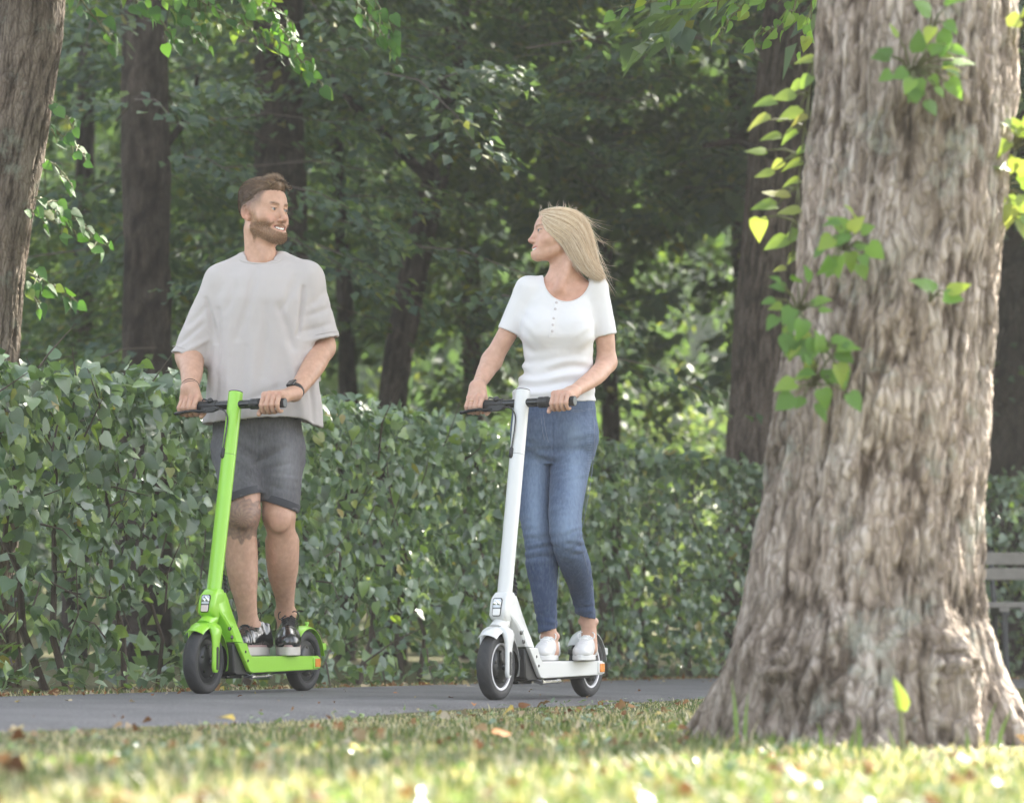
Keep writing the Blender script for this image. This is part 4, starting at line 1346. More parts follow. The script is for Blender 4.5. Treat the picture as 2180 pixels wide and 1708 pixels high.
def paint(name, col, rough=.33):
    m, nt, b = mat_new(name)
    b.inputs['Base Color'].default_value = (*col, 1)
    b.inputs['Roughness'].default_value = rough
    b.inputs['Coat Weight'].default_value = .35
    b.inputs['Coat Roughness'].default_value = .12
    tc = nt.nodes.new('ShaderNodeTexCoord')
    n = nt.nodes.new('ShaderNodeTexNoise'); n.inputs['Scale'].default_value = 900
    nt.links.new(tc.outputs['Object'], n.inputs['Vector'])
    bp = nt.nodes.new('ShaderNodeBump'); bp.inputs['Strength'].default_value = .06; bp.inputs['Distance'].default_value = .001
    nt.links.new(n.outputs[0], bp.inputs['Height']); nt.links.new(bp.outputs[0], b.inputs['Normal'])
    return m


class Frame:
    pass


def build_scooter(origin, phi, label, col_paint, col_fender, white_ring, lower):
    """Scooter coordinates: x forward, y to the rider's left, z up; origin where the front tyre meets the path."""
    f = Vector((-math.sin(phi), -math.cos(phi), .015 * math.sin(phi))).normalized()
    up = Vector((0, 0, 1)); up = (up - f * up.dot(f)).normalized()
    l = up.cross(f)
    M = Matrix(((f.x, l.x, up.x, origin[0]), (f.y, l.y, up.y, origin[1]), (f.z, l.z, up.z, origin[2]), (0, 0, 0, 1)))
    root = empty('electric_scooter', mat=M)
    tag(root, label, 'scooter', 'electric scooters on the path')
    WB, RW = .85, .126
    pm = col_paint
    # ---- wheels
    for nm, x in (('front_wheel', 0.0), ('rear_wheel', -WB)):
        c = Vector((x, 0, RW))
        wheel = MB()
        wheel.lathe([(.0, -.030), (.022, -.030), (.034, -.027), (.052, -.026), (.062, -.022), (.066, -.017), (.083, -.015), (.086, -.020), (.089, -.020), (.089, .020), (.086, .020), (.083, .015), (.066, .017), (.062, .022), (.052, .026), (.034, .027), (.022, .030), (.0, .030)], c, (0, 1, 0), 56)
        w = wheel.build(nm, M_DARK_METAL, root, sharp=30)
        torus_tyre(RW - .0212, .0285, 'tyre', M_RUBBER, w, c)
        for sd in (-1, 1):
            for q in range(6):
                a = q * math.pi / 3 + .3
                p = c + Vector((math.cos(a) * .057, sd * .0245, math.sin(a) * .057))
                MB().lathe([(.0055, -.001), (.0055, .003), (.003, .0035), (0, .0035)], p, (0, sd, 0), 10).build('bolt', M_BLACK_GLOSS, w)
            if white_ring:
                MB().lathe([(.0805, -.004), (.0808, .0035), (.0835, .0045), (.0885, .0045), (.0895, -.002)], c + Vector((0, sd * .0195, 0)), (0, sd, 0), 64).build('rim_ring', white_ring, w)
        MB().lathe([(.0, .042), (.011, .042), (.013, .036), (.013, .0)], c, (0, 1, 0), 16).build('axle_nut', M_BLACK_GLOSS, w)
    # ---- steering column
    A0 = Vector((-.074, 0, .392)); A1 = Vector((-.236, 0, 1.187)); ax = (A1 - A0).normalized()
    R = .0287
    mb = MB(); mb.tube([A0 - ax * .03, A0 + ax * .55], R, 48); st = mb.build('stem', pm, root)
    MB().tube([A0 + ax * .5515, A1 - ax * .004], R, 48).build('upper_stem', pm, root)
    MB().tube([A0 + ax * .549, A0 + ax * .5525], R - .0008, 32).build('stem_joint', M_BLACK, root)
    MB().tube([A1 - ax * .0045, A1], R * .98, 48).build('stem_cap', M_BLACK_GLOSS, root, bevel=.001)
    # ---- handlebar
    Hb = A0 + ax * ((1.135 - A0.z) / ax.z)
    yv = lambda y, dx=0, dz=0: Hb + Vector((dx, y, dz))
    MB().tube([yv(-.155), yv(.155)], .0172, 32).build('handlebar', M_BLACK_GLOSS, root)
    for sd in (1, -1):
        g = MB(); prof = []
        g.lathe([(0, 0), (.0185, 0), (.0195, .004), (.0180, .010)] + [(.0180 + (.0012 if q % 2 else 0), .012 + q * .004) for q in range(22)] + [(.0195, .104), (.0195, .112), (.0, .112)], yv(sd * .112), (0, sd, 0), 28)
        gr = g.build('grip', M_GRIP, root)
        MB().lathe([(.0, .1135), (.0155, .1135), (.0165, .1125), (.0165, .110)], yv(sd * .112), (0, sd, 0), 24).build('grip_end', simple('grip_end_cap', (.16, .17, .17), .6), gr)
    MB().lathe([(.0175, 0), (.0205, .001), (.0215, .004), (.0215, .020), (.0205, .022), (.0205, .026), (.0222, .027), (.0222, .040), (.019, .044)], yv(.072), (0, 1, 0), 36).build('throttle', M_BLACK, root)
    # brake lever on the right-hand side of the bar
    lv = MB()
    lv.lathe([(.0175, 0), (.0215, .001), (.0215, .022), (.0175, .023)], yv(-.078), (0, -1, 0), 28)
    lv.prism([(-.06, -.006), (-.128, -.010), (-.135, -.020), (-.128, -.032), (-.085, -.030), (-.058, -.020)], .016, .036, lambda u, v, h: yv(u, h, v))
    clamp = lv.build('lever_clamp', M_BLACK, root, bevel=.002)
    MB().tube([yv(-.112, .028, -.022), yv(-.135, .038, -.026), yv(-.16, .042, -.022), yv(-.20, .044, -.026), yv(-.242, .040, -.032)], [.0085, .0085, .0075, .0075, .009], 12, squash=(.8, 1.1)).build('brake_lever', M_BLACK_GLOSS, root)
    bell = MB()
    bell.lathe([(.0178, 0), (.021, .001), (.021, .016), (.0178, .017)], yv(-.098), (0, -1, 0), 24)
    bell.lathe([(0, .0), (.012, .0), (.0125, .008), (.009, .013), (0, .015)], yv(-.102, .012, .014), (.6, 0, .8), 18)
    bell.tube([yv(-.112, .014, .02), yv(-.128, .020, .024), yv(-.134, .022, .018)], [.003, .004, .003], 8)
    bell.build('bell', M_BLACK, root)
    MB().tube([yv(-.085, .024, -.010), yv(-.086, .028, -.012)], [.005, .004], 8).build('lever_screw', M_STEEL, root)
    # brake cable
    ez = lambda zz, dx, y: A0 + ax * ((zz - A0.z) / ax.z) + Vector((dx, y, 0))
    cps = [yv(-.066, .034, -.018), yv(-.045, .046, -.018), yv(-.02, .052, -.026), yv(-.006, .047, -.052), ez(1.03, .036, -.004), ez(.99, .034, -.008), ez(.955, .030, -.011)]
    cp = resample3(cps, 6)
    MB().tube(cp, .0032, 8).build('brake_cable', M_BLACK_GLOSS, root)
    gm = MB(); gm.tube([ez(.962, .031, -.011), ez(.955, .031, -.0115), ez(.925, .029, -.013), ez(.918, .027, -.013)], [.003, .0075, .0078, .004], 14, squash=(.7, 1.1)); gm.build('cable_grommet', M_BLACK, root)
    # coiled cable behind the stem foot
    co = MB(); pts = []
    for q in range(70):
        t = q / 69
        p = Vector((-.115 - .035 * math.sin(t * math.pi), .012, .36 + .12 * t))
        pts.append(p + Vector((math.cos(q * 1.9) * .003, math.sin(q * 1.9) * .003, 0)))
    co.tube(pts, .0055, 6); co.build('coiled_cable', M_BLACK, root)
    # ---- head of the frame with the lamp housing
    hd = MB()
    ring = []
    # loft of rounded rectangles down the steering axis: (z along axis from A0, x front, x rear, half width, roundness)
    secs = [(.012, .030, -.030, .030, .5), (.0, .040, -.036, .034, .42), (-.012, .052, -.042, .0355, .34), (-.04, .056, -.05, .036, .30), (-.075, .056, -.055, .036, .30), (-.088, .046, -.052, .034, .36), (-.098, .030, -.045, .031, .45)]
    V, F = [], []
    n = 40
    for (dz, xf, xr, hw, e) in secs:
        o = A0 + ax * dz
        for q in range(n):
            a = 2 * math.pi * q / n
            c, s = math.cos(a), math.sin(a)
            x = (xf if c > 0 else -xr) * math.copysign(abs(c) ** e, c); y = hw * math.copysign(abs(s) ** e, s)
            V.append(o + Vector((x, y, 0)))
    for i in range(len(secs) - 1):
        for q in range(n):
            q2 = (q + 1) % n
            F.append((i * n + q, i * n + q2, (i + 1) * n + q2, (i + 1) * n + q))
    F.append(tuple(range(n))); F.append(tuple((len(secs) - 1) * n + q for q in range(n))[::-1])
    hd.add(V, F)
    head = hd.build('head_housing', pm, root, sharp=50)
    o = A0 - ax * .043
    xf = .0565
    lamp = MB(); lamp.prism([(-.0175, -.031), (-.0135, -.037), (.0135, -.037), (.0175, -.031), (.0195, .026), (.0155, .033), (-.0155, .033), (-.0195, .026)], xf - .004, xf + .0025, lambda u, v, h: o + Vector((h, u, 0)) + ax * v)
    lamp.build('headlight', M_BLACK_GLOSS, root, bevel=.0015)
    ln = MB(); ln.prism([(-.0155, -.005), (.0155, -.005), (.0172, .024), (.013, .030), (-.013, .030), (-.0172, .024)], xf, xf + .0055, lambda u, v, h: o + Vector((h, u, 0)) + ax * v)
    L1 = ln.build('headlight_lens', M_LENS, head, bevel=.003)
    ln = MB(); ln.prism([(-.0150, -.031), (-.0125, -.0345), (.0125, -.0345), (.0150, -.031), (.0153, -.008), (-.0153, -.008)], xf, xf + .005, lambda u, v, h: o + Vector((h, u, 0)) + ax * v)
    ln.build('front_reflector', simple('front_reflector_' + label[:5], (.72, .60, .55) if not white_ring else (.78, .76, .72), .25, spec=.7), head, bevel=.002)
    for q in range(3):
        MB().lathe([(0, .006), (.006, .0065), (.009, .005), (.010, .0)], o + Vector((xf, -.008 + q * .008, 0)) + ax * (.010 + .007 * (q % 2)), (1, 0, 0), 14).build('lamp_bulb', M_CHROME, head)
    # ---- down tube: upper gusset from the head down to the deck, rounded solid that widens downwards
    prof = [  # (s_front, s_rear, z, half width)
        ((-.045, .385), (-.118, .392), .034), ((-.040, .345), (-.138, .362), .036), ((-.052, .315), (-.158, .318), .042), ((-.080, .285), (-.178, .270), .052), ((-.110, .245), (-.193, .235), .061), ((-.130, .200), (-.2085, .198), .068)]
    V, F = [], []
    for (fr, re, hw) in prof:
        for (px, pz, w_) in ((fr[0], fr[1], hw * .86), (fr[0] - .012, fr[1] + .001, hw), (re[0] + .010, re[1] - .001, hw), (re[0], re[1], hw * .86)):
            V.append((px, w_, pz))
        for (px, pz, w_) in ((re[0], re[1], hw * .86), (re[0] + .010, re[1] - .001, hw), (fr[0] - .012, fr[1] + .001, hw), (fr[0], fr[1], hw * .86)):
            V.append((px, -w_, pz))
    m = 8
    for i in range(len(prof) - 1):
        for q in range(m):
            q2 = (q + 1) % m
            F.append((i * m + q, i * m + q2, (i + 1) * m + q2, (i + 1) * m + q))
    F.append(tuple(range(m))); F.append(tuple((len(prof) - 1) * m + q for q in range(m))[::-1])
    mb = MB(); mb.add(V, F)
    dt = mb.build('down_tube', pm, root, sharp=32, bevel=.002)
    for (x, z, y) in ((-.098, .252, .0585), (-.110, .219, .0635)):
        MB().lathe([(.0075, -.003), (.0075, .0025), (.004, .003), (.004, .0005), (0, .0005)], (x, y, z), (0, 1, .15), 14).build('bolt', M_BLACK_GLOSS, root)
    MB().lathe([(.0065, -.002), (.0065, .001), (.0045, .001), (.004, -.0015), (0, -.002)], (-.115, .0597, .258), (0, 1, .15), 14).build('valve_dimple', pm, root)
    # ---- deck: two painted side rails, rubber mat, black body
    rail = [(-.1305, .1975), (-.2085, .1965), (-.238, .152), (-.255, .1455), (-.835, .1465), (-.857, .138), (-.865, .118), (-.857, .098), (-.835, .090), (-.262, .080), (-.238, .084), (-.226, .094)]
    for sd in (1, -1):
        mb = MB(); mb.prism(rail, sd * .060, sd * .078, lambda u, v, h: Vector((u, h, v)))
        mb.build('side_rail', pm, root, bevel=.004, seg=3)
        for (x, z) in ((-.196, .163), (-.216, .128)):
            MB().lathe([(.0055, -.002), (.0055, .001), (.003, .0014), (0, .0014)], (x, sd * .0782, z), (0, sd, 0), 12).build('bolt', M_BLACK_GLOSS, root)
    MB().box((-.52, 0, .1445), (.54, .119, .005)).build('deck_mat', M_MAT, root)
    mb = MB(); mb.prism([(-.1315, .196), (-.207, .1955), (-.236, .148), (-.79, .141), (-.80, .095), (-.74, .078), (-.16, .070), (-.135, .082)], -.0595, .0595, lambda u, v, h: Vector((u, h, v)))
    mb.build('battery_case', M_BLACK, root, bevel=.006)
    MB().box((-.133, -.02, .145), (.012, .03, .05)).build('port_cover', M_BLACK_GLOSS, root, bevel=.004)
    MB().box((-.20, 0, .066), (.12, .06, .014)).build('bottom_plate', M_BLACK_GLOSS, root, bevel=.003)
    # kickstand folded under the deck
    ks = MB(); ks.tube([(-.255, .045, .074), (-.255, .078, .068)], .012, 12); ks.tube([(-.255, .07, .066), (-.285, .078, .066), (-.38, .082, .068)], [.012, .0075, .0075], 10); ks.tube([(-.372, .082, .068), (-.40, .083, .069)], [.009, .009], 10)
    ks.build('kickstand', M_STEEL, root)
    # amber reflector
    MB().box((-.817, .0795, .118), (.062, .006, .046)).build('reflector_frame', pm, root, bevel=.0025)
    MB().box((-.821, .0835, .118), (.045, .004, .034)).build('reflector', M_AMBER, root, bevel=.0015)
    # ---- fork with crown
    fo = MB()
    cz = RW + .165
    fo.tube([A0 - ax * .085, A0 - ax * .105, Vector((-.018, 0, .272)), Vector((-.010, 0, .262))], [.0315, .031, .030, .034], 28)
    fk = fo.build('fork_crown', pm, root)
    for sd in (1, -1):
        V, F = [], []
        prof = [(-.016, .274, .020, .016, .028), (-.014, .262, .034, .020, .034), (-.010, .245, .046, .017, .034), (-.006, .222, .0505, .011, .030), (-.002, .195, .0515, .009, .0235), (.0, .16, .052, .009, .021), (.0, .125, .052, .009, .021), (.001, .102, .052, .009, .0205), (.001, .090, .052, .008, .016), (.001, .083, .052, .007, .009)]
        n = 20
        for (x, z, y, ty, tx) in prof:
            for q in range(n):
                a = 2 * math.pi * q / n
                c, s = math.cos(a), math.sin(a)
                V.append((x + tx * math.copysign(abs(c) ** .7, c), sd * y + ty * math.copysign(abs(s) ** .7, s), z))
        for i in range(len(prof) - 1):
            for q in range(n):
                q2 = (q + 1) % n
                F.append((i * n + q, i * n + q2, (i + 1) * n + q2, (i + 1) * n + q))
        F.append(tuple(range(n))); F.append(tuple((len(prof) - 1) * n + q for q in range(n))[::-1])
        mb = MB(); mb.add(V, F)
        leg = mb.build('fork_leg', pm, root, sharp=60)
        sl = MB(); out = []
        for q in range(20):
            a = 2 * math.pi * q / 20
            out.append((.0005 + .0085 * math.cos(a), .1375 + .0085 * math.sin(a) + (.036 if math.sin(a) > 0 else -.036)))
        sl.prism(out, sd * .0590, sd * .0620, lambda u, v, h: Vector((u, h, v)))
        sl.build('fork_slot', M_BLACK, leg)
    # front mudguard: a curved shell over the tyre
    def guard(cx, a0, a1, r0, hw, name, mat, drop=.35, n=26, th=.003, taper=0.0, centre=RW):
        V, F = [], []
        m = 13
        for i in range(n + 1):
            a = a0 + (a1 - a0) * i / n
            tt = 1 - taper * (i / n)
            for lay in (0, 1):
                for j in range(m):
                    u = -1 + 2 * j / (m - 1)
                    r = r0 + lay * th - drop * hw * (abs(u) ** 2.2)
                    V.append((cx + r * math.cos(a), hw * tt * u, centre + r * math.sin(a)))
        w = 2 * m
        for i in range(n):
            for j in range(m - 1):
                F.append((i * w + j, i * w + j + 1, (i + 1) * w + j + 1, (i + 1) * w + j))
                F.append((i * w + m + j, (i + 1) * w + m + j, (i + 1) * w + m + j + 1, i * w + m + j + 1))
            for j0, j1 in ((0, m), (m - 1, 2 * m - 1)):
                F.append((i * w + j0, (i + 1) * w + j0, (i + 1) * w + j1, i * w + j1))
        for i in (0, n):
            for j in range(m - 1):
                F.append((i * w + j, i * w + m + j, i * w + m + j + 1, i * w + j + 1))
        mb = MB(); mb.add(V, F)
        return mb.build(name, mat, root, sharp=60)
    guard(0, rad(52), rad(196), RW + .020, .040, 'front_mudguard', pm, drop=.45, taper=.06)
    # rear mudguard with tail lamp and latch knob
    rg = guard(-WB, rad(172), rad(35), RW + .016, .034, 'rear_mudguard', col_fender, drop=.30)
    MB().box((-WB + .118, 0, RW + .055), (.02, .05, .02)).build('mudguard_bracket', M_BLACK, root, bevel=.004)
    MB().lathe([(.0, .0), (.008, .0), (.006, .012), (.006, .016), (.009, .018), (.009, .026), (0, .028)], (-WB - .03, 0, RW + .134), (-.15, 0, 1), 16).build('latch_knob', col_fender, rg)
    MB().box((-WB - .152, 0, RW + .058), (.034, .052, .030)).build('tail_light', col_fender, rg, bevel=.004)
    MB().box((-WB - .170, 0, RW + .058), (.004, .042, .022)).build('tail_lens', M_RED, rg, bevel=.001)
    for sd in (1, -1):
        MB().tube([(-WB + .01, sd * .045, RW), (-WB + .035, sd * .055, .125)], .007, 8).build('axle_arm', M_BLACK, root)
    return root, M


def resample3(pts, k):
    P_ = [np.array(p, float) for p in pts]
    P_ = [2 * P_[0] - P_[1]] + P_ + [2 * P_[-1] - P_[-2]]
    out = []
    for i in range(1, len(P_) - 2):
        p0, p1, p2, p3 = P_[i - 1:i + 3]
        for q in range(k):
            t = q / k
            out.append(Vector(.5 * (2 * p1 + (p2 - p0) * t + (2 * p0 - 5 * p1 + 4 * p2 - p3) * t ** 2 + (3 * p1 - p0 - 3 * p2 + p3) * t ** 3)))
    out.append(Vector(P_[-2]))
    return out


M_GREEN = paint('green_paint', (.30, .63, .04), .36)
M_WHITE = paint('white_paint', (.68, .68, .66), .4)
M_GREYWHITE = paint('grey_white_plastic', (.50, .51, .50), .45)
M_RING = simple('white_rim_paint', (.75, .73, .75), .45)
OG = on_ground(432, 1480); OG.z += .006
OW = on_ground(1055, 1493); OW.z += .006
SG, MG = build_scooter(OG, rad(22.0), 'bright green electric scooter ridden by the man', M_GREEN, M_GREEN, None, 0)
SW, MW = build_scooter(OW, rad(25.0), 'white electric scooter with white rim rings ridden by the woman', M_WHITE, M_GREYWHITE, M_RING, 0)

# ================================================================ smooth bodies
def smin(a, b, k):
    if k <= 0: return np.minimum(a, b)
    h = np.clip(.5 + .5 * (b - a) / k, 0, 1)
    return b + (a - b) * h - k * h * (1 - h)


def smax(a, b, k):
    return -smin(-a, -b, k)


class Prim:
    """kind 'rc' (round cone a, b, ra, rb), 'el' (ellipsoid c, r, R) or 'fn' (function, centre, radius)."""

    def __init__(s, fn, c, r, k=.01, op='+'):
        s.fn, s.c, s.r, s.k, s.op = fn, np.array(c, float), r, k, op


def rc(a, b, ra, rb, k=.01, op='+'):
    a, b = np.array(a, float), np.array(b, float)
    ba = b - a; l2 = float(ba @ ba) + 1e-12

    def fn(p):
        pa = p - a
        t = np.clip(pa @ ba / l2, 0, 1)
        return np.linalg.norm(pa - t[:, None] * ba, axis=1) - (ra + (rb - ra) * t)
    return Prim(fn, (a + b) / 2, math.sqrt(l2) / 2 + max(ra, rb), k, op)


def el(c, r, R=None, k=.01, op='+'):
    c, r = np.array(c, float), np.array(r, float)

    def fn(p):
        q = p - c
        if R is not None: q = q @ R
        k0 = np.linalg.norm(q / r, axis=1); k1 = np.linalg.norm(q / (r * r), axis=1)
        return k0 * (k0 - 1) / np.maximum(k1, 1e-6)
    return Prim(fn, c, float(r.max()), k, op)


def chain(pts, radii, k=.01, op='+', sub=3):
    """A limb: one primitive of many short round cones, so its outline swells and tapers evenly."""
    Q = np.concatenate([np.array(pts, float), np.array(radii, float)[:, None]], 1)
    Q = np.vstack([2 * Q[0] - Q[1], Q, 2 * Q[-1] - Q[-2]])
    out = []
    for i in range(1, len(Q) - 2):
        p0, p1, p2, p3 = Q[i - 1:i + 3]
        for q in range(sub):
            t = q / sub
            out.append(.5 * (2 * p1 + (p2 - p0) * t + (2 * p0 - 5 * p1 + 4 * p2 - p3) * t ** 2 + (3 * p1 - p0 - 3 * p2 + p3) * t ** 3))
    out.append(Q[-2])
    O = np.array(out)
    A, B, ra, rb = O[:-1, :3], O[1:, :3], O[:-1, 3], O[1:, 3]
    c = (O[:, :3].max(0) + O[:, :3].min(0)) / 2
    r = (np.linalg.norm(O[:, :3] - c, axis=1) + O[:, 3]).max()

    def fn(p):
        d = None
        for i in range(len(A)):
            ba = B[i] - A[i]; pa = p - A[i]
            t = np.clip(pa @ ba / (ba @ ba + 1e-12), 0, 1)
            w = pa - t[:, None] * ba
            v = np.sqrt(np.einsum('ij,ij->i', w, w)) - (ra[i] + (rb[i] - ra[i]) * t)
            d = v if d is None else np.minimum(d, v)
        return d
    return [Prim(fn, c, r, k, op)]


def loft(rows, k=.01, op='+', yaw=0, e=2.3):
    """Upright solid of elliptic rings: rows (z, cx, cy, rx, ry)."""
    A = np.array(sorted(rows), float)
    zf = np.linspace(A[0, 0], A[-1, 0], 160)
    I = np.stack([np.interp(zf, A[:, 0], A[:, i]) for i in range(1, 5)], 1)
    for _ in range(int(60 / len(A)) + 2):
        I[1:-1] = (I[:-2] + 2 * I[1:-1] + I[2:]) / 4
    cy_, sy_ = math.cos(yaw), math.sin(yaw)

    def fn(p):
        cx, cy, rx, ry = [np.interp(p[:, 2], zf, I[:, i]) for i in range(4)]
        x, y = p[:, 0] - cx, p[:, 1] - cy
        x, y = x * cy_ + y * sy_, -x * sy_ + y * cy_
        u, v = np.abs(x / rx), np.abs(y / ry)
        g = (u ** e + v ** e) ** (1 / e)
        d = (g - 1) * np.minimum(rx, ry) * np.where(g > 1, np.minimum(1.0, 1.0), 1)
        return np.maximum(d, np.maximum(p[:, 2] - A[-1, 0], A[0, 0] - p[:, 2]))
    c = A[:, 1:3].mean(0)
    r = max(A[:, 3].max(), A[:, 4].max()) + abs(A[:, 1] - c[0]).max()
    h = (A[-1, 0] - A[0, 0]) / 2
    return Prim(fn, (c[0], c[1], A[0, 0] + h), math.hypot(r, h), k, op)


class Shape:
    """Ordered primitives, optional local frame (p_local = (p - C) @ R / s), optional displacement."""

    def __init__(s, prims, C=None, R=None, sc=1.0, disp=None, k=.01):
        s.pr, s.C, s.R, s.sc, s.disp, s.k = prims, C, R, sc, disp, k
        c = np.array([q.c for q in prims if q.op == '+']); r = np.array([q.r for q in prims if q.op == '+'])
        s.lo, s.hi = (c - r[:, None]).min(0), (c + r[:, None]).max(0)

    def __call__(s, p):
        q = p if s.C is None else ((p - s.C) @ s.R) / s.sc
        d = np.full(len(q), .5)
        for pr in s.pr:
            qq = q - pr.c; m = np.einsum('ij,ij->i', qq, qq) < (pr.r + .07) ** 2
            if not m.any(): continue
            v = pr.fn(q[m])
            d[m] = smin(d[m], v, pr.k) if pr.op == '+' else smax(d[m], -v, pr.k)
        d = d * s.sc
        if s.disp is not None:
            m = np.abs(d) < .012
            if m.any(): d[m] = d[m] + s.disp(p[m])
        return d

    def bounds(s):
        if s.C is None: return s.lo, s.hi
        cs = np.array([[a, b, c] for a in (s.lo[0], s.hi[0]) for b in (s.lo[1], s.hi[1]) for c in (s.lo[2], s.hi[2])]) * s.sc
        w = cs @ s.R.T + s.C
        return w.min(0), w.max(0)


def union(*shapes, k=.01):
    bs = [s.bounds() for s in shapes]

    def f(p):
        d = None
        for s, (lo, hi) in zip(shapes, bs):
            m = ((p > lo - .06) & (p < hi + .06)).all(1)
            v = np.full(len(p), .5)
            if m.any(): v[m] = s(p[m])
            d = v if d is None else smin(d, v, k)
        return d
    return f, np.min([b[0] for b in bs], 0), np.max([b[1] for b in bs], 0)


def isosurf(f, lo, hi, h, c=6):
    """Surface nets on a sparse lattice. Returns V, F (quads)."""
    lo = np.array(lo, float) - 2.5 * h; hi = np.array(hi, float) + 2.5 * h
    H = c * h
    n = np.ceil((hi - lo) / H).astype(int)
    g = np.stack(np.meshgrid(*[np.arange(k) for k in n], indexing='ij'), -1).reshape(-1, 3)
    d = f(lo + (g + .5) * H)
    g = g[np.abs(d) < H * 1.15]
    o = np.arange(c + 1)
    off = np.stack(np.meshgrid(o, o, o, indexing='ij'), -1).reshape(-1, 3)
    L = (g[:, None] * c + off[None]).reshape(-1, 3).astype(np.int64)
    N = (n * c + 3).astype(np.int64)
    key = (L[:, 0] * N[1] + L[:, 1]) * N[2] + L[:, 2]
    uk, inv = np.unique(key, return_inverse=True)
    P_ = np.stack([uk // (N[1] * N[2]), (uk // N[2]) % N[1], uk % N[2]], 1)
    val = f(lo + P_ * h)
    val = np.where(val == 0, 1e-9, val)
    inv = inv.reshape(len(g), c + 1, c + 1, c + 1)
    corners = [(a, b, e) for a in (0, 1) for b in (0, 1) for e in (0, 1)]
    cv = np.stack([val[inv[:, a:a + c, b:b + c, e:e + c]] for a, b, e in corners], -1).reshape(-1, 8)
    oc = np.arange(c)
    offc = np.stack(np.meshgrid(oc, oc, oc, indexing='ij'), -1).reshape(-1, 3)
    cell = (g[:, None] * c + offc[None]).reshape(-1, 3).astype(np.int64)
    neg = cv < 0
    act = neg.any(1) & ~neg.all(1)
    cv, cell = cv[act], cell[act]
    cor = np.array(corners, float)
    acc = np.zeros((len(cell), 3)); cnt = np.zeros(len(cell))
    for i in range(8):
        for j in range(i + 1, 8):
            if np.abs(cor[i] - cor[j]).sum() != 1: continue
            a, b = cv[:, i], cv[:, j]
            m = (a < 0) != (b < 0)
            t = np.where(m, a / np.where(m, a - b, 1), 0)
            acc += np.where(m[:, None], cor[i] + t[:, None] * (cor[j] - cor[i]), 0); cnt += m
    V = lo + (cell + acc / cnt[:, None]) * h
    ck = (cell[:, 0] * N[1] + cell[:, 1]) * N[2] + cell[:, 2]
    srt = np.argsort(ck); sk = ck[srt]

    def look(cc):
        k2 = (cc[:, 0] * N[1] + cc[:, 1]) * N[2] + cc[:, 2]
        j = np.minimum(np.searchsorted(sk, k2), len(sk) - 1)
        return np.where(sk[j] == k2, srt[j], -1)
    quads = []
    for ax in range(3):
        b, e = (ax + 1) % 3, (ax + 2) % 3
        hi_i = [i for i, q in enumerate(corners) if sum(q) == 1 and q[ax] == 1][0]
        a0, a1 = cv[:, 0], cv[:, hi_i]
        m = (a0 < 0) != (a1 < 0)
        cc = cell[m]
        eb, ee = np.zeros(3, np.int64), np.zeros(3, np.int64); eb[b] = 1; ee[e] = 1
        q = np.stack([np.nonzero(m)[0], look(cc - eb), look(cc - eb - ee), look(cc - ee)], 1)
        ok = (q >= 0).all(1)
        fl = (a0[m] < 0)[ok]
        q = q[ok]
        quads.append(np.where(fl[:, None], q, q[:, ::-1]))
    return V, np.concatenate(quads)


def smooth_mesh(V, F, it=1, lam=.5):
    e = np.concatenate([F[:, [0, 1]], F[:, [1, 2]], F[:, [2, 3]], F[:, [3, 0]]])
    e = np.unique(np.sort(e, 1), axis=0)
    n = len(V)
    cnt = np.bincount(e.ravel(), minlength=n).astype(float)
    for _ in range(it):
        A = np.zeros_like(V)
        for i in range(3):
            A[:, i] = np.bincount(e[:, 0], V[e[:, 1], i], n) + np.bincount(e[:, 1], V[e[:, 0], i], n)
        V = V + lam * (A / np.maximum(cnt, 1)[:, None] - V)
    return V


def vnormals(V, F):
    n = np.cross(V[F[:, 2]] - V[F[:, 0]], V[F[:, 3]] - V[F[:, 1]])
    N = np.zeros_like(V)
    for i in range(3):
        N[:, i] = sum(np.bincount(F[:, j], n[:, i], len(V)) for j in range(4))
    return nrm(N)


def displaced(V, F, fn, solid=None):
    """Folds: moves the outside of a cloth in by fn (metres), and its inside along with it."""
    v = fn(V)
    if solid is not None:
        v = np.where(solid(V) < -.0027, -v, v)
    return V - vnormals(V, F) * v[:, None]


def creases(x, y, lines):
    """Sum of soft crease lines in photo px: (x0, y0, x1, y1, width, depth in metres)."""
    v = np.zeros(len(x))
    for x0, y0, x1, y1, w, am in lines:
        dx, dy = x1 - x0, y1 - y0
        t = np.clip(((x - x0) * dx + (y - y0) * dy) / (dx * dx + dy * dy), 0, 1)
        d = np.hypot(x - x0 - t * dx - 3 * np.sin(t * 3.1) * w * .12, y - y0 - t * dy)
        v += am * np.exp(-(d / w) ** 2) * np.sin(np.pi * (.12 + .76 * t)) ** .7
    return v


def sdf_obj(name, shape_or_union, h, mat, parent, smooth=1, colour=None, sharp=None):
    f, lo, hi = shape_or_union if isinstance(shape_or_union, tuple) else (shape_or_union, *shape_or_union.bounds())
    V, F = isosurf(f, lo, hi, h)
    V = smooth_mesh(V, F, smooth)
    me = np_mesh(name, V, F, sharp=sharp, attrs={'col': colour(V)} if colour else None)
    return link(name, me, mat, parent, True)


def to_px(V):
    """Photo position of world points."""
    d = V - np.array([0, 0, CAM_H])
    cp, sp = math.cos(PITCH), math.sin(PITCH)
    fw = d[:, 1] * cp + d[:, 2] * sp; upv = -d[:, 1] * sp + d[:, 2] * cp
    return PW / 2 + d[:, 0] / fw * F_PX, PH / 2 - upv / fw * F_PX


def sstep(a, b, x):
    t = np.clip((x - a) / (b - a), 0, 1)
    return t * t * (3 - 2 * t)


def mixc(a, b, t):
    return a * (1 - t[:, None]) + np.array(b)[None] * t[:, None]


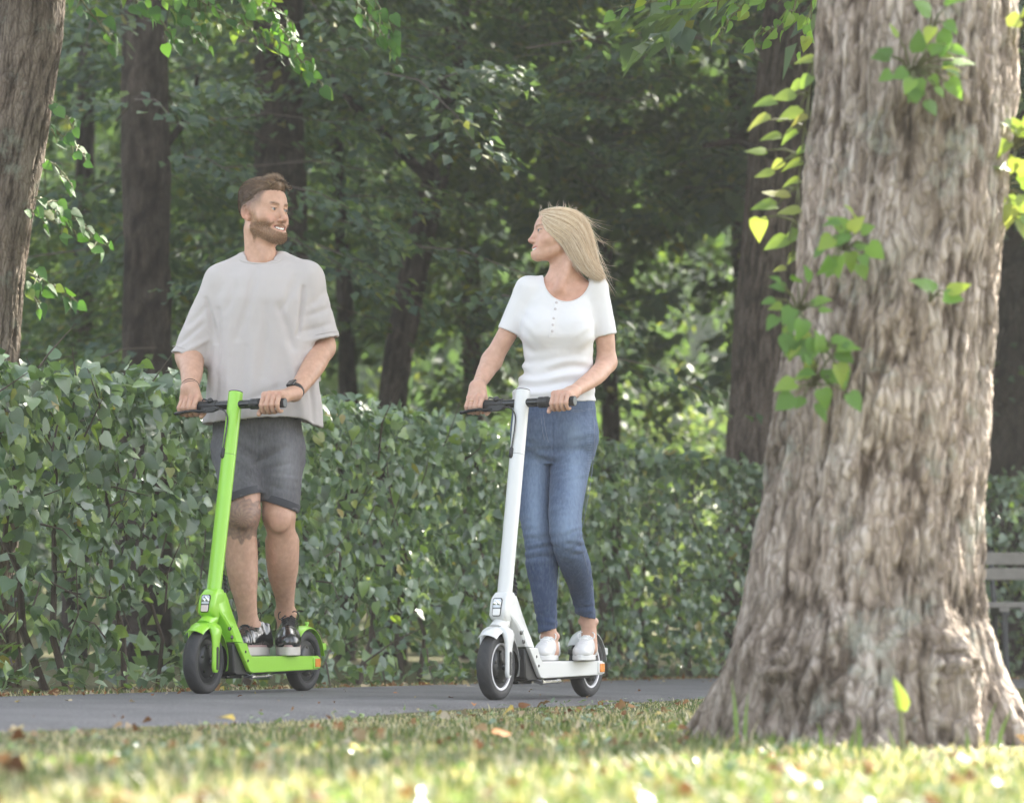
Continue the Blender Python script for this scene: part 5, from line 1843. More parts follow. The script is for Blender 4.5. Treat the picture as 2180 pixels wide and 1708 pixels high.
def skin_material(name):
    m, nt, b = mat_new(name)
    at = nt.nodes.new('ShaderNodeAttribute'); at.attribute_name = 'col'
    tc = nt.nodes.new('ShaderNodeTexCoord')
    n = nt.nodes.new('ShaderNodeTexNoise'); n.inputs['Scale'].default_value = 45; n.inputs['Detail'].default_value = 5
    nt.links.new(tc.outputs['Object'], n.inputs['Vector'])
    r = ramp_node(nt, [(.3, (.90, .86, .84)), (.7, (1.06, 1.05, 1.05))])
    nt.links.new(n.outputs[0], r.inputs[0])
    mx = nt.nodes.new('ShaderNodeMix'); mx.data_type = 'RGBA'; mx.blend_type = 'MULTIPLY'; mx.inputs['Factor'].default_value = 1
    nt.links.new(at.outputs['Color'], mx.inputs['A']); nt.links.new(r.outputs[0], mx.inputs['B'])
    nt.links.new(mx.outputs['Result'], b.inputs['Base Color'])
    b.inputs['Roughness'].default_value = .48
    b.inputs['Specular IOR Level'].default_value = .42
    b.inputs['Subsurface Weight'].default_value = .12
    b.inputs['Subsurface Radius'].default_value = (1.0, .35, .2)
    b.inputs['Subsurface Scale'].default_value = .008
    n2 = nt.nodes.new('ShaderNodeTexNoise'); n2.inputs['Scale'].default_value = 380; n2.inputs['Detail'].default_value = 2
    nt.links.new(tc.outputs['Object'], n2.inputs['Vector'])
    bp = nt.nodes.new('ShaderNodeBump'); bp.inputs['Strength'].default_value = .25; bp.inputs['Distance'].default_value = .001
    nt.links.new(n2.outputs[0], bp.inputs['Height']); nt.links.new(bp.outputs[0], b.inputs['Normal'])
    return m


def cloth_material(name, col, rough=.85, weave=900, bump=.25, var=.08, worn=None):
    """worn: (colour, attribute) blends a washed-out tone by vertex attribute 'col' red channel."""
    m, nt, b = mat_new(name)
    tc = nt.nodes.new('ShaderNodeTexCoord')
    n = nt.nodes.new('ShaderNodeTexNoise'); n.inputs['Scale'].default_value = weave; n.inputs['Detail'].default_value = 3
    nt.links.new(tc.outputs['Object'], n.inputs['Vector'])
    mx = nt.nodes.new('ShaderNodeMix'); mx.data_type = 'RGBA'
    mx.inputs['A'].default_value = (*[c * (1 - var) for c in col], 1); mx.inputs['B'].default_value = (*[min(.95, c * (1 + var)) for c in col], 1)
    nt.links.new(n.outputs[0], mx.inputs['Factor'])
    last = mx.outputs['Result']
    if worn:
        at = nt.nodes.new('ShaderNodeAttribute'); at.attribute_name = 'worn'
        n3 = nt.nodes.new('ShaderNodeTexNoise'); n3.inputs['Scale'].default_value = 120; n3.inputs['Detail'].default_value = 4
        mp = nt.nodes.new('ShaderNodeMapping'); mp.inputs['Scale'].default_value = (1, 1, .35)
        nt.links.new(tc.outputs['Object'], mp.inputs['Vector']); nt.links.new(mp.outputs[0], n3.inputs['Vector'])
        ad = nt.nodes.new('ShaderNodeMath'); ad.operation = 'MULTIPLY_ADD'; ad.inputs[1].default_value = .5; ad.use_clamp = True
        nt.links.new(n3.outputs[0], ad.inputs[0])
        sb = nt.nodes.new('ShaderNodeMath'); sb.operation = 'SUBTRACT'; sb.inputs[1].default_value = .25
        nt.links.new(at.outputs['Fac'], sb.inputs[0]); nt.links.new(sb.outputs[0], ad.inputs[2])
        m2 = nt.nodes.new('ShaderNodeMix'); m2.data_type = 'RGBA'; m2.inputs['B'].default_value = (*worn, 1)
        nt.links.new(ad.outputs[0], m2.inputs['Factor']); nt.links.new(last, m2.inputs['A'])
        last = m2.outputs['Result']
    nt.links.new(last, b.inputs['Base Color'])
    b.inputs['Roughness'].default_value = rough
    b.inputs['Specular IOR Level'].default_value = .25
    b.inputs['Sheen Weight'].default_value = .08
    bp = nt.nodes.new('ShaderNodeBump'); bp.inputs['Strength'].default_value = bump; bp.inputs['Distance'].default_value = .0012
    nt.links.new(n.outputs[0], bp.inputs['Height']); nt.links.new(bp.outputs[0], b.inputs['Normal'])
    return m


def hair_material(name, stops, rough=.38):
    m, nt, b = mat_new(name)
    at = nt.nodes.new('ShaderNodeAttribute'); at.attribute_name = 'rnd'
    r = ramp_node(nt, stops)
    nt.links.new(at.outputs['Fac'], r.inputs[0]); nt.links.new(r.outputs[0], b.inputs['Base Color'])
    b.inputs['Roughness'].default_value = rough
    b.inputs['Specular IOR Level'].default_value = .3
    return m


def strands(name, curves, radius, mat, parent, rnd, tip=.25, both=False):
    """curves: list of (k,3) arrays; each strand is a thin three-sided tube."""
    Vs, Fs, Rn, o = [], [], [], 0
    for C, r0, rn in zip(curves, radius, rnd):
        C = np.asarray(C, float); k = len(C)
        T = nrm(np.gradient(C, axis=0))
        a = nrm(np.cross(T, np.array([.3, .8, .5]))); b = np.cross(T, a)
        q = np.linspace(0, 1, k)
        r = (r0 * np.maximum(np.sin(np.pi * (.10 + .84 * q)), .12))[:, None] if both else r0 * np.linspace(1, tip, k)[:, None]
        th = [0, 2.094, 4.189]
        V = np.stack([C + r * (math.cos(t) * a + math.sin(t) * b) for t in th], 1).reshape(-1, 3)
        i = np.arange(k - 1)[:, None] * 3
        for q in range(3):
            Fs.append(np.concatenate([i + q, i + (q + 1) % 3, i + 3 + (q + 1) % 3, i + 3 + q], 1) + o)
        Vs.append(V); Rn.append(np.full(3 * k, rn)); o += 3 * k
    me = np_mesh(name, np.concatenate(Vs), np.concatenate(Fs), attrs={'rnd': np.concatenate(Rn)})
    return link(name, me, mat, parent, True)


def head_frame(psi, pitch=0, roll=0):
    F = np.array([math.sin(psi), -math.cos(psi), 0]); L = np.array([math.cos(psi), math.sin(psi), 0]); U = np.array([0, 0, 1.0])
    F2 = F * math.cos(pitch) + U * math.sin(pitch); U2 = U * math.cos(pitch) - F * math.sin(pitch)
    L3 = L * math.cos(roll) + U2 * math.sin(roll); U3 = U2 * math.cos(roll) - L * math.sin(roll)
    return np.stack([L3, F2, U3], 1)      # columns: left, forward, up


def head_prims(man):
    p = []
    w = 1.0 if man else .94
    p.append(el((0, -.008, .030 if man else .022), (.076 * w, .097 * (1 if man else .95), .086 if man else .076), k=0))
    p.append(el((0, .040, .040 if man else .030), (.062 * w, .050, .055 if man else .050), k=.03))               # forehead
    p.append(el((0, .034, -.035), (.060 * w, .056, .078), k=.03))              # mid face
    j = .056 if man else .047
    for s in (1, -1):
        p.append(rc((s * j, .004, -.066), (s * .016, .074, -.099 if man else -.098), .022 if man else .018, .020 if man else .017, k=.025))
        p.append(el((s * .043 * w, .056, -.030), (.021, .022, .019), k=.022))    # cheekbone
        p.append(el((s * .036, .070, -.050), (.017, .017, .015) if man else (.014, .014, .014), k=.016 if man else .024))        # smiling cheek
        p.append(rc((s * .062 * w, .0, .01), (s * .052 * w, .035, -.03), .016, .02, k=.03))
    p.append(el((0, .079, -.102 if man else -.100), (.021 if man else .017, .016, .015), k=.018))  # chin
    p.append(el((0, .066, -.076), (.032, .027, .030) if man else (.030, .024, .028), k=.02 if man else .032))                     # muzzle
    if man:
        p.append(rc((-.030, .080, .019), (.030, .080, .019), .0125, .0125, k=.018))
        p.append(el((0, .040, -.104), (.042, .042, .02), k=.03))
    else:
        p.append(rc((-.028, .078, .020), (.028, .078, .020), .010, .010, k=.02))
    for s in (1, -1):
        p.append(el((s * .031, .097, .001), (.017, .016, .0125), k=.012, op='-'))  # sockets
    # nose
    nl = .117 if man else .113
    p.append(rc((0, .084, .012), (0, nl - .008, -.036), .0085, .0105, k=.012))
    p.append(el((0, nl - .004, -.041), (.0105, .011, .0095), k=.008))
    for s in (1, -1):
        p.append(el((s * .0125, nl - .016, -.045), (.0078, .0105, .0075), k=.006))
        p.append(el((s * .0065, nl - .008, -.0525), (.0034, .0055, .0035), k=.003, op='-'))
    # eyelids round the eyeballs
    for s in (1, -1):
        p.append(el((s * .0315, .0765, .000), (.0150, .0140, .0125), k=.006))
        p.append(rc((s * .022, .088, .0075), (s * .042, .082, .006), .003, .003, k=.004))
        p.append(el((s * .0315, .0925, -.0008), (.0125, .011,   .0034 if man else .0040), k=.0015, op='-'))
    # open smile: lips round a slit
    arc = [(-.029, .076, -.0665), (-.018, .089, -.0745), (0, .0955, -.078), (.018, .089, -.0745), (.029, .076, -.0665)]
    up = [(a, b + .001, c + .0068) for a, b, c in arc]; dn = [(a * .85, b + .001 - abs(a) * .05, c - .0095 + abs(a) * .24) for a, b, c in arc]
    p += chain(up, [.003, .0042, .0045, .0042, .003], k=.006)
    p += chain(dn, [.003, .0055, .006, .0055, .003], k=.006)
    p += chain([(a * .98, b + .007, c - .0005) for a, b, c in arc], [.0030, .0068, .0078, .0068, .0030] if man else [.0030, .0064, .0074, .0064, .0030], k=.002, op='-')
    # ears
    for s in (1, -1):
        ew = w if man else .84
        E = np.array([[math.cos(.5), -s * math.sin(.5), 0], [s * math.sin(.5), math.cos(.5), 0], [0, 0, 1.0]])
        p.append(el((s * .0785 * ew, -.020, -.005), (.0052, .0165, .027), E, k=.006))
        p.append(el((s * .0765 * ew, -.010, -.029), (.0060, .0095, .0115), E, k=.006))
        ec = np.array((s * .0795 * ew, -.0195, -.004)); eb = np.array((s * math.sin(.5), -math.cos(.5), 0)); en = np.array((s * math.cos(.5), math.sin(.5), 0))
        hx = [ec + eb * .0155 * math.cos(t) + np.array((0, 0, .0275)) * math.sin(t) + en * .003 for t in np.radians([190, 150, 115, 80, 45, 10, -30, -62])]
        p += chain(hx, [.0022, .0034, .0036, .0036, .0035, .0033, .0030, .0030], k=.003)
        p.append(el(ec + en * .0055 - eb * .002 + np.array((0, 0, -.003)), (.0050, .0082, .0135), E, k=.003, op='-'))
        p.append(rc(ec + en * .004 + eb * .005 + np.array((0, 0, .012)), ec + en * .004 + eb * .0075 + np.array((0, 0, -.012)), .0022, .0022, k=.003))
        p.append(el((s * .0785 * ew, -.006, -.012), (.0034, .0040, .0065), k=.003))
    return p, arc


def face_parts(parent, C, R, s, arc, gaze, iris_col):
    """Eyeballs with irises, and the teeth."""
    W = lambda q: Vector(C + (R @ np.array(q)) * s)
    white = simple('eye_white', (.42, .39, .37), .45, spec=.3)
    iris = simple('iris_' + parent.name, iris_col, .25, spec=.3)
    for sd in (1, -1):
        mb = MB()
        c = np.array((sd * .0315, .0772, .0))
        n = 20
        prof = [(.0122 * math.sin(math.pi * i / n), -.0122 * math.cos(math.pi * i / n)) for i in range(n + 1)]
        ax = Vector(R @ np.array(gaze))
        mb.lathe([(r * s, h * s) for r, h in prof], W(c), ax, 24)
        e = mb.build('eye', white, parent, world_mesh=True)
        MB().lathe([(0, .0128 * s), (.0060 * s, .0120 * s), (.0062 * s, .0104 * s)], W(c), ax, 20).build('iris', iris, e, world_mesh=True)
    tm = simple('tooth_enamel', (.86, .83, .77), .2, spec=.6)
    A = np.array([(a * .90, b + (.0005 if 'man in' in str(parent.get('label')) and 'woman' not in str(parent.get('label')) else .0004), c + .0020) for a, b, c in arc])
    t = np.linspace(0, 4, 9)
    X = np.stack([np.interp(t, np.arange(5), A[:, i]) for i in range(3)], 1)
    root = empty('teeth'); root.parent = parent; root.matrix_parent_inverse = world_of(parent).inverted()
    for i in range(8):
        a, b = X[i], X[i + 1]
        m_ = (a + b) / 2; d = b - a
        ln = np.linalg.norm(d)
        th = math.atan2(d[1], d[0])
        mb = MB()
        V = []
        for (u, v, w_) in [(u, v, w_) for u in (-.46, .46) for v in (-.002, .002) for w_ in (-.0046, .0046)]:
            q = m_ + np.array([math.cos(th) * u * ln - math.sin(th) * v, math.sin(th) * u * ln + math.cos(th) * v, w_])
            V.append(W(q))
        mb.add(V, [(0, 1, 3, 2), (4, 6, 7, 5), (0, 4, 5, 1), (2, 3, 7, 6), (0, 2, 6, 4), (1, 5, 7, 3)])
        mb.build('tooth', tm, root, bevel=.0012, world_mesh=True)


def hand_prims(c, A, Fv, Uv, wrist, s=1.0, side=1, flip=1):
    """Fist round a bar. c: point on the bar axis; A: unit vector along the bar to the thumb side; Fv forward; Uv up."""
    A, Fv, Uv, c = [np.array(v, float) for v in (A, Fv, Uv, c)]
    W = lambda a, f, u: c + A * a * s + Fv * f * s + Uv * u * s
    groups = []
    palm = []
    w = np.array(wrist, float)
    offs = (.031, .010, -.011, -.031)
    for i, a in enumerate(offs):
        palm.append(rc(W(a, .012 - abs(a - .005) * .10, .0335 - abs(a - .008) * .10), w + A * a * .45 * s, .0128 * s, .016 * s, k=.016))
    palm.append(rc(W(.030, -.012, .012), w + A * .016 * s, .016 * s, .018 * s, k=.02))
    palm.append(rc(W(-.030, -.012, .010), w - A * .012 * s, .014 * s, .018 * s, k=.02))
    palm.append(el(W(0, -.020, .014), (.034 * s, .020 * s, .020 * s), np.stack([A, Fv, Uv], 1), k=.02))
    groups.append(Shape(palm))
    for i, a in enumerate(offs):
        L = (.97, 1.05, 1.0, .86)[i]
        r = (.0098, .0102, .0097, .0086)[i] * s
        k0 = W(a, .014 - abs(a - .005) * .10, .0335 - abs(a - .008) * .10)
        k1 = W(a * 1.02 - .001, .0355 * L ** .5, -.0095 * L)
        k2 = W(a * 1.0 - .001, .0165, -.0335 * L ** .5)
        k3 = W(a * .98, -.012 * L, -.0285)
        groups.append(Shape([el(k0, (r * 1.22, r * 1.22, r * 1.15), k=0)] + chain([k0, k1, k2, k3], [r * 1.03, r * .98, r * .88, r * .80], k=.004) + [el(k1, (r * 1.08,) * 3, k=.004)]))
    th = chain([W(.030, -.030, .012), W(.047, -.020, -.004), W(.053, .000, -.028), W(.052, .016, -.041)], [.0155 * s, .0125 * s, .0108 * s, .0088 * s], k=.008)
    groups.append(Shape(th))
    return groups


def hand_union(groups, arm):
    """Fingers stay apart from each other but grow out of the palm and arm."""
    palm = groups[0]
    bs = [g.bounds() for g in groups]

    def f(p):
        d = smin(arm(p), palm(p), .018)
        m = ((p > np.min([b[0] for b in bs], 0) - .03) & (p < np.max([b[1] for b in bs], 0) + .03)).all(1)
        if m.any():
            q = p[m]; e = d[m]; fs = None
            for i, g in enumerate(groups[1:]):
                v = g(q)
                fs = v if fs is None else smin(fs, v, .0012)
            e = smin(e, fs, .005)
            d[m] = e
        return d
    return f


def foot_frame(heel, toe):
    heel, toe = np.array(heel, float), np.array(toe, float)
    x = toe - heel; x[2] = 0; Lx = np.linalg.norm(x); x = x / Lx
    y = np.array([-x[1], x[0], 0])
    return heel, np.stack([x, y, np.array([0, 0, 1.0])], 1), Lx


def merge_np(parts):
    Vs, Fs, Cs, o = [], [], [], 0
    for V, F, C in parts:
        Vs.append(V); Fs.append(F + o); Cs.append(C); o += len(V)
    return np.concatenate(Vs), np.concatenate(Fs), np.concatenate(Cs)

# ================================================================ the man
def build_man():
    YC = 10.48
    k = YC / F_PX
    J = lambda x, y, dy=0.0: np.array(P(x, y, YC + dy))
    px = lambda v: v * k
    root = empty('person', Vector(((OG.x + .1), OG.y + .45, .16)))
    tag(root, 'bearded man in a loose beige T-shirt and grey denim shorts riding the green scooter', 'person')
    SK = np.array((.56, .335, .235))
    skin = skin_material('man_skin')

    # ---------- head, neck
    C = J(561.5, 453); R = head_frame(rad(50), rad(2), 0); HS = 1.06
    hp, arc = head_prims(True)
    head = Shape(hp, C, R, HS)
    neck = Shape([rc(J(549, 490, .01), J(556, 560, .02), px(31), px(34), k=.03), rc(J(572, 505, -.03), J(570, 540, -.03), px(13), px(12), k=.03),
                  rc(J(536, 480, -.015), J(562, 552, -.045), px(9), px(8), k=.025),
                  rc(J(545, 562, .03), J(480, 612, .03), px(20), px(20), k=.05), rc(J(565, 562, .03), J(640, 612, .03), px(20), px(20), k=.05),
                  el(J(560, 612, .02), (px(70), .085, px(48)), k=.05)])
    fhead = union(head, neck, k=.022)
    lo, hi = head.bounds(); lo = np.minimum(lo, J(470, 590, -.16)); hi = np.maximum(hi, J(650, 480, .16)); lo[2] = J(560, 585)[2]

    def headcol(V):
        q = ((V - C) @ R) / HS
        l, f_, u = q[:, 0], q[:, 1], q[:, 2]
        n1 = fbm(V * 55, 3, 3); n2 = vnoise(V * 260, 5); n3 = vnoise(V * np.array([400, 400, 160]), 6)
        col = np.repeat(SK[None], len(V), 0) * (1 + .05 * n1)[:, None]
        red = np.exp(-((np.abs(l) - .042) / .02) ** 2 - ((f_ - .07) / .03) ** 2 - ((u + .04) / .02) ** 2)
        red = np.maximum(red, np.exp(-(l / .016) ** 2 - ((f_ - .115) / .02) ** 2 - ((u + .042) / .014) ** 2))
        red = np.maximum(red, sstep(.066, .074, np.abs(l)) * (np.abs(u + .01) < .045) * (f_ < .012) * .8)
        col = mixc(col, (.60, .26, .18), .45 * red)
        # beard: jaw, chin, moustache; stubble fading on the cheek
        jaw = sstep(-.030, -.062, u + .35 * (np.abs(l) < .05) * (f_ - .06) * (f_ > .05) - .010 * n1) * sstep(-.004, .012, f_) * (u > -.155)
        uj = -.078 - .042 * np.clip((f_ - .01) / .07, 0, 1)
        jaw = jaw * sstep(uj - .026, uj - .010, u + .004 * n1)
        side = sstep(.052, .060, np.abs(l)) * sstep(-.006, .004, f_) * sstep(.04, .025, f_ - .25 * np.clip(-u, 0, .1)) * sstep(.022, -.03, u)
        mous = np.exp(-((u + .0605 + .25 * np.abs(l)) / .0075) ** 2) * (np.abs(l) < .034) * (f_ > .07)
        under = sstep(-.118, -.135, u) * sstep(.03, .0, f_ - .0)
        beard = np.clip(np.maximum(jaw, side) - under * .8, 0, 1)
        lipd = np.full(len(V), 1.0)
        A = np.array(arc)
        t = np.linspace(0, 4, 33); X = np.stack([np.interp(t, np.arange(5), A[:, i]) for i in range(3)], 1)
        m = f_ > .05
        if m.any():
            D = ((q[m][:, None] - X[None]) ** 2)
            lipd[m] = np.sqrt((D * np.array([1, .5, 1])).sum(2).min(1))
        beard = beard * sstep(.011, .0165, lipd)
        beard = np.maximum(beard, mous * sstep(.007, .0105, lipd))
        bc = np.array((.29, .165, .092))[None] * (1 + .35 * n3 + .25 * n2)[:, None]
        bw = np.clip(beard * (.86 + .3 * n2), 0, .95)[:, None]
        col = col * (1 - bw) + bc * bw
        lips = sstep(.0105, .007, lipd) * (f_ > .06)
        col = mixc(col, (.50, .20, .17), .75 * lips)
        inner = sstep(.0055, .003, lipd) * (f_ < .094) * (f_ > .06)
        col = mixc(col, (.09, .03, .028), .9 * inner)
        # brows, lashes
        al = np.abs(l)
        bu = .0215 + .10 * (al - .03) - 2.2 * (al - .033) ** 2 * 3
        brow = np.exp(-((u - bu) / .0042) ** 2) * sstep(.010, .015, al) * sstep(.052, .045, al) * (f_ > .05)
        col = mixc(col, (.16, .085, .05), np.clip(.85 * brow * (1 + .4 * n2), 0, 1))
        lash = np.exp(-((u - .0038) / .0016) ** 2) * (np.abs(al - .0315) < .0135) * (f_ > .075)
        col = mixc(col, (.07, .04, .03), .8 * lash)
        # cropped sides: hair getting denser towards the top
        line = .018 + .55 * np.clip(f_ - .0, 0, .1)
        crop = sstep(-.045, .022, u - line) ** .8 * sstep(.066, .046, f_ - .35 * np.clip(u - .05, 0, .1)) * (f_ < .09)
        crop = np.maximum(crop, sstep(-.03, -.07, f_) * sstep(-.07, -.03, u))
        cw = np.clip(crop * (.8 + .2 * n2), 0, .93)[:, None]
        col = col * (1 - cw) + np.array((.085, .055, .038))[None] * (1 + .3 * n2)[:, None] * cw
        return np.clip(col, .01, .9)

    V, F = isosurf(fhead[0], lo, hi, .0026)
    V = smooth_mesh(V, F, 1, .4)
    parts = [(V, F, headcol(V))]

    # ---------- hands on the bar
    f3 = np.array(MG.to_3x3() @ Vector((1, 0, 0))); l3 = np.array(MG.to_3x3() @ Vector((0, 1, 0))); u3 = np.array(MG.to_3x3() @ Vector((0, 0, 1)))
    bar = lambda y: np.array(MG @ (Vector((-.2254, y, 1.135))))
    cR, cL = bar(-.195), bar(.172)
    wr = J(404, 829, -.36 + .15); wl = J(624, 838, -.30 + .06)
    armR = Shape(chain([J(466, 608, .02), J(404, 742, .03), J(404, 770, -.02)], [.058, .052, .050], k=.03) + chain([J(403, 742, .03), J(408, 786, -.10), wr], [.050, .047, .031], k=.03))
    armL = Shape(chain([J(655, 604, .03), J(683, 722, .06), J(686, 740, .05)], [.058, .050, .048], k=.03) + chain([J(686, 738, .06), J(668, 776, -.06), J(645, 812, -.15), wl], [.050, .048, .038, .030], k=.03))
    gR = hand_prims(cR, l3, f3, u3, wr, s=1.06); gL = hand_prims(cL, -l3, f3, u3, wl, s=1.06)

    def armcol(V):
        n1 = fbm(V * 40, 3, 3); n2 = vnoise(V * np.array([300, 300, 90]), 8)
        c = np.repeat(SK[None], len(V), 0) * (.97 + .06 * n1 + .035 * n2)[:, None]
        return c

    def handcol(c0, A):
        def g(V):
            c = armcol(V)
            q = V - c0
            a, fw, u = q @ A, q @ f3, q @ u3
            kn = np.zeros(len(V))
            for o in (.031, .010, -.011, -.031):
                kn = np.maximum(kn, np.exp(-((a - o * 1.06) / .008) ** 2 - ((u - .036) / .010) ** 2) * (fw > .0))
            return mixc(c, (.60, .27, .19), .35 * kn)
        return g
    for arm, gr, c0, A, ysl in ((armR, gR, cR, l3, 742), (armL, gL, cL, -l3, 712)):
        f = hand_union(gr, arm)
        ab = arm.bounds()
        hb = [g.bounds() for g in gr]
        lo = np.minimum(ab[0], np.min([b[0] for b in hb], 0)); hi = np.maximum(ab[1], np.max([b[1] for b in hb], 0))
        hi[2] = J(500, ysl - 40)[2]
        V, F = isosurf(f, lo, hi, .0026)
        V = smooth_mesh(V, F, 1, .4)
        parts.append((V, F, handcol(c0, A)(V)))

    # ---------- legs
    aR, aL = J(530, 1330, -.04), J(608, 1306, .17)
    legR = Shape(chain([J(503, 960, -.02), J(515, 1040, -.10), J(517, 1092, -.14)], [px(44), px(39), px(35)], k=.03) +
                 chain([J(517, 1092, -.14), J(515, 1135, -.115), J(514, 1185, -.095), J(517, 1230, -.085), J(524, 1285, -.065), aR], [px(34), px(31), px(34), px(31), px(22.5), px(20)], k=.025) +
                 [el(J(520, 1100, -.20), (px(19), .022, px(22)), k=.03), rc(J(516, 1150, -.06), J(518, 1225, -.045), px(24), px(20), k=.04), el(J(547, 1328, -.04), (px(7), .014, px(8)), k=.015), el(J(514, 1330, -.04), (px(7), .014, px(8)), k=.015),
                  rc(aR, J(531, 1380, -.04), px(20), px(20), k=.02)])
    legL = Shape(chain([J(590, 960, .0), J(592, 1040, -.03), J(593, 1095, -.05)], [px(44), px(38), px(33)], k=.03) +
                 chain([J(593, 1095, -.05), J(599, 1140, -.02), J(600, 1185, .02), J(602, 1230, .08), J(606, 1270, .13), aL], [px(33), px(30), px(33), px(29), px(21), px(19.5)], k=.025) +
                 [el(J(594, 1108, -.105), (px(19), .022, px(24)), k=.03), rc(J(585, 1150, .03), J(596, 1215, .08), px(19), px(15), k=.04), rc(J(616, 1150, .02), J(613, 1205, .07), px(18), px(15), k=.04), el(J(624, 1304, .17), (px(6), .012, px(8)), k=.015), el(J(590, 1304, .17), (px(6), .012, px(8)), k=.015),
                  rc(aL, J(611, 1375, .18), px(19.5), px(19), k=.02)])

    def legcol(V):
        c = armcol(V) * .96
        x, y = to_px(V)
        n = vnoise(V * np.array([220, 220, 70]), 12)
        c = c * (1 + .06 * n)[:, None]
        kn = np.exp(-((x - 594) / 22) ** 2 - ((y - 1108) / 22) ** 2)
        c = mixc(c, (.60, .30, .21), .3 * kn)
        # inked mandala on the right shin, ending in a point
        cx, cy = 514.0, 1104.0
        r = np.hypot(x - cx, (y - cy)); a = np.arctan2(x - cx, y - cy)
        edge = 40 + 8 * np.abs(np.cos(a * 4)) + 5 * np.cos(a * 16)
        ins = (r < edge) & (x < 560)
        lines = np.maximum(np.exp(-((r - edge) / 1.8) ** 2), np.exp(-((r - edge * .72) / 1.6) ** 2))
        pet = .5 + .5 * np.sin(a * 12 + r * .25) * np.cos(r * .32)
        ink = np.where(ins, .42 + .35 * pet, 0)
        ink = np.maximum(ink, .75 * lines * (x < 562))
        tip = np.exp(-((np.abs(x - 516) - np.clip((1152 - y), 0, 40) * .32) / 1.8) ** 2) * (y > 1125) * (y < 1153)
        ink = np.maximum(ink, .8 * tip)
        front = V[:, 1] < YC - .06
        ink = ink * front * (x < 565)
        return mixc(c, (.075, .062, .058), np.clip(ink * .85, 0, .75))
    for leg in (legR, legL):
        lo, hi = leg.bounds(); hi[2] = J(500, 990)[2]
        V, F = isosurf(leg, lo, hi, .0040)
        parts.append((smooth_mesh(V, F, 1, .5), F, legcol(V)))
    # torso under the clothes
    torso = Shape([el(J(562, 690, .03), (px(92), .09, px(125)), k=0), el(J(560, 840, .03), (px(88), .10, px(110)), k=.05), el(J(546, 930, .02), (px(84), .10, px(70)), k=.05)])
    V, F = isosurf(torso, *torso.bounds(), .012)
    parts.append((V, F, armcol(V)))
    V, F, Cc = merge_np(parts)
    body = link('body', np_mesh('body', V, F, attrs={'col': Cc}), skin, root, True)
    face_parts(root, C, R, HS, arc, (.25, 1, -.02), (.035, .028, .024))

    # ---------- hair
    hm = hair_material('man_hair', [(0, (.050, .028, .016)), (.4, (.105, .060, .033)), (.8, (.21, .125, .07)), (1, (.34, .22, .12))])
    W = lambda q: C + (np.asarray(q) @ R.T) * HS
    top = Shape([el((0, -.012, .040), (.0775, .1005, .090), k=0), el((0, .022, .092), (.058, .062, .036), k=.03), el((.0, .062, .110), (.046, .028, .025), k=.025), el((0, -.03, .085), (.066, .066, .046), k=.03),
                 rc((-.12, .052, -.035), (.12, .052, -.035), .078, .078, k=.012, op='-'), rc((-.12, .105, .035), (.12, .105, .035), .043, .043, k=.010, op='-'),
                 rc((.115, .02, .005), (.115, -.05, -.035), .037, .042, k=.012, op='-'), rc((-.115, .02, .005), (-.115, -.05, -.035), .037, .042, k=.012, op='-'),
                 rc((-.1, -.06, -.13), (.1, -.06, -.13), .10, .10, k=.02, op='-')], C, R, HS, disp=lambda p: .0012 * vnoise(((p - C) @ R) * np.array([420, 60, 300]), 4))
    Vh, Fh = isosurf(top, *top.bounds(), .0022)
    Vh = smooth_mesh(Vh, Fh, 1, .4)
    qh = ((Vh - C) @ R) / HS
    rn = np.clip(.35 + .25 * vnoise(qh * np.array([500, 40, 300]), 3) + 3.2 * np.clip(qh[:, 1], -.05, .1), 0, 1)
    ho = link('hair', np_mesh('hair', Vh, Fh, attrs={'rnd': rn}), hm, root, True)
    rs = np.random.RandomState(4)
    cs, rr, rd = [], [], []
    for i in range(900):
        l0 = rs.uniform(-.052, .052); t0 = rs.uniform(-.2, .9)
        # swept from the forehead up and back
        tt = np.linspace(0, 1, 7)
        f0 = .082 - t0 * .13
        fy = f0 - tt * rs.uniform(.035, .07)
        prof = np.interp(fy, [-.115, -.09, -.05, 0, .04, .07, .088], [.070, .098, .122, .131, .131, .126, .112])
        lz = l0 + rs.normal(0, .010) * tt + .010 * tt
        u = prof - 9.0 * lz ** 2 + rs.normal(.0012, .0022) + .004 * np.sin(tt * 3)
        cs.append(W(np.stack([lz, fy, u], 1))); rr.append(rs.uniform(.0008, .0020)); rd.append(np.clip(.40 + 4.5 * np.clip(f0, -.05, .09) + rs.normal(0, .30), 0, 1))
    # short hair all over the cap, lying back and down, so that its edge and surface are hair and not a shell
    N_h = vnormals(Vh, Fh)
    nl = N_h @ R
    pick = rs.choice(len(Vh), 4200, replace=False)
    for i in pick:
        if qh[i, 2] < -.08 or nl[i, 2] < -.75: continue
        topw = np.clip((qh[i, 2] - .07) / .05, 0, 1)
        d = np.array([.25 * np.sign(qh[i, 0]) * (1 - topw) + rs.normal(0, .22), -.9 - .1 * topw, -.75 * (1 - topw) + .25 * topw * (qh[i, 1] > .04) + rs.normal(0, .18)])
        n_ = nl[i]; d = d - n_ * (d @ n_); d /= np.linalg.norm(d) + 1e-6
        ln = rs.uniform(.010, .018) * (1 + 1.1 * topw)
        p0 = qh[i] - n_ * .001
        cs.append(W(np.stack([p0, p0 + d * ln * .4 + n_ * .0022, p0 + d * ln * .75 + n_ * .0022, p0 + d * ln + n_ * .0006], 0)))
        rr.append(rs.uniform(.0005, .0009)); rd.append(np.clip(.30 + .35 * topw + 2.5 * np.clip(qh[i, 1], -.05, .09) * topw + rs.normal(0, .26), 0, 1))
    st = strands('hair_strands', cs, rr, hm, ho, rd); st['kind'] = 'stuff'
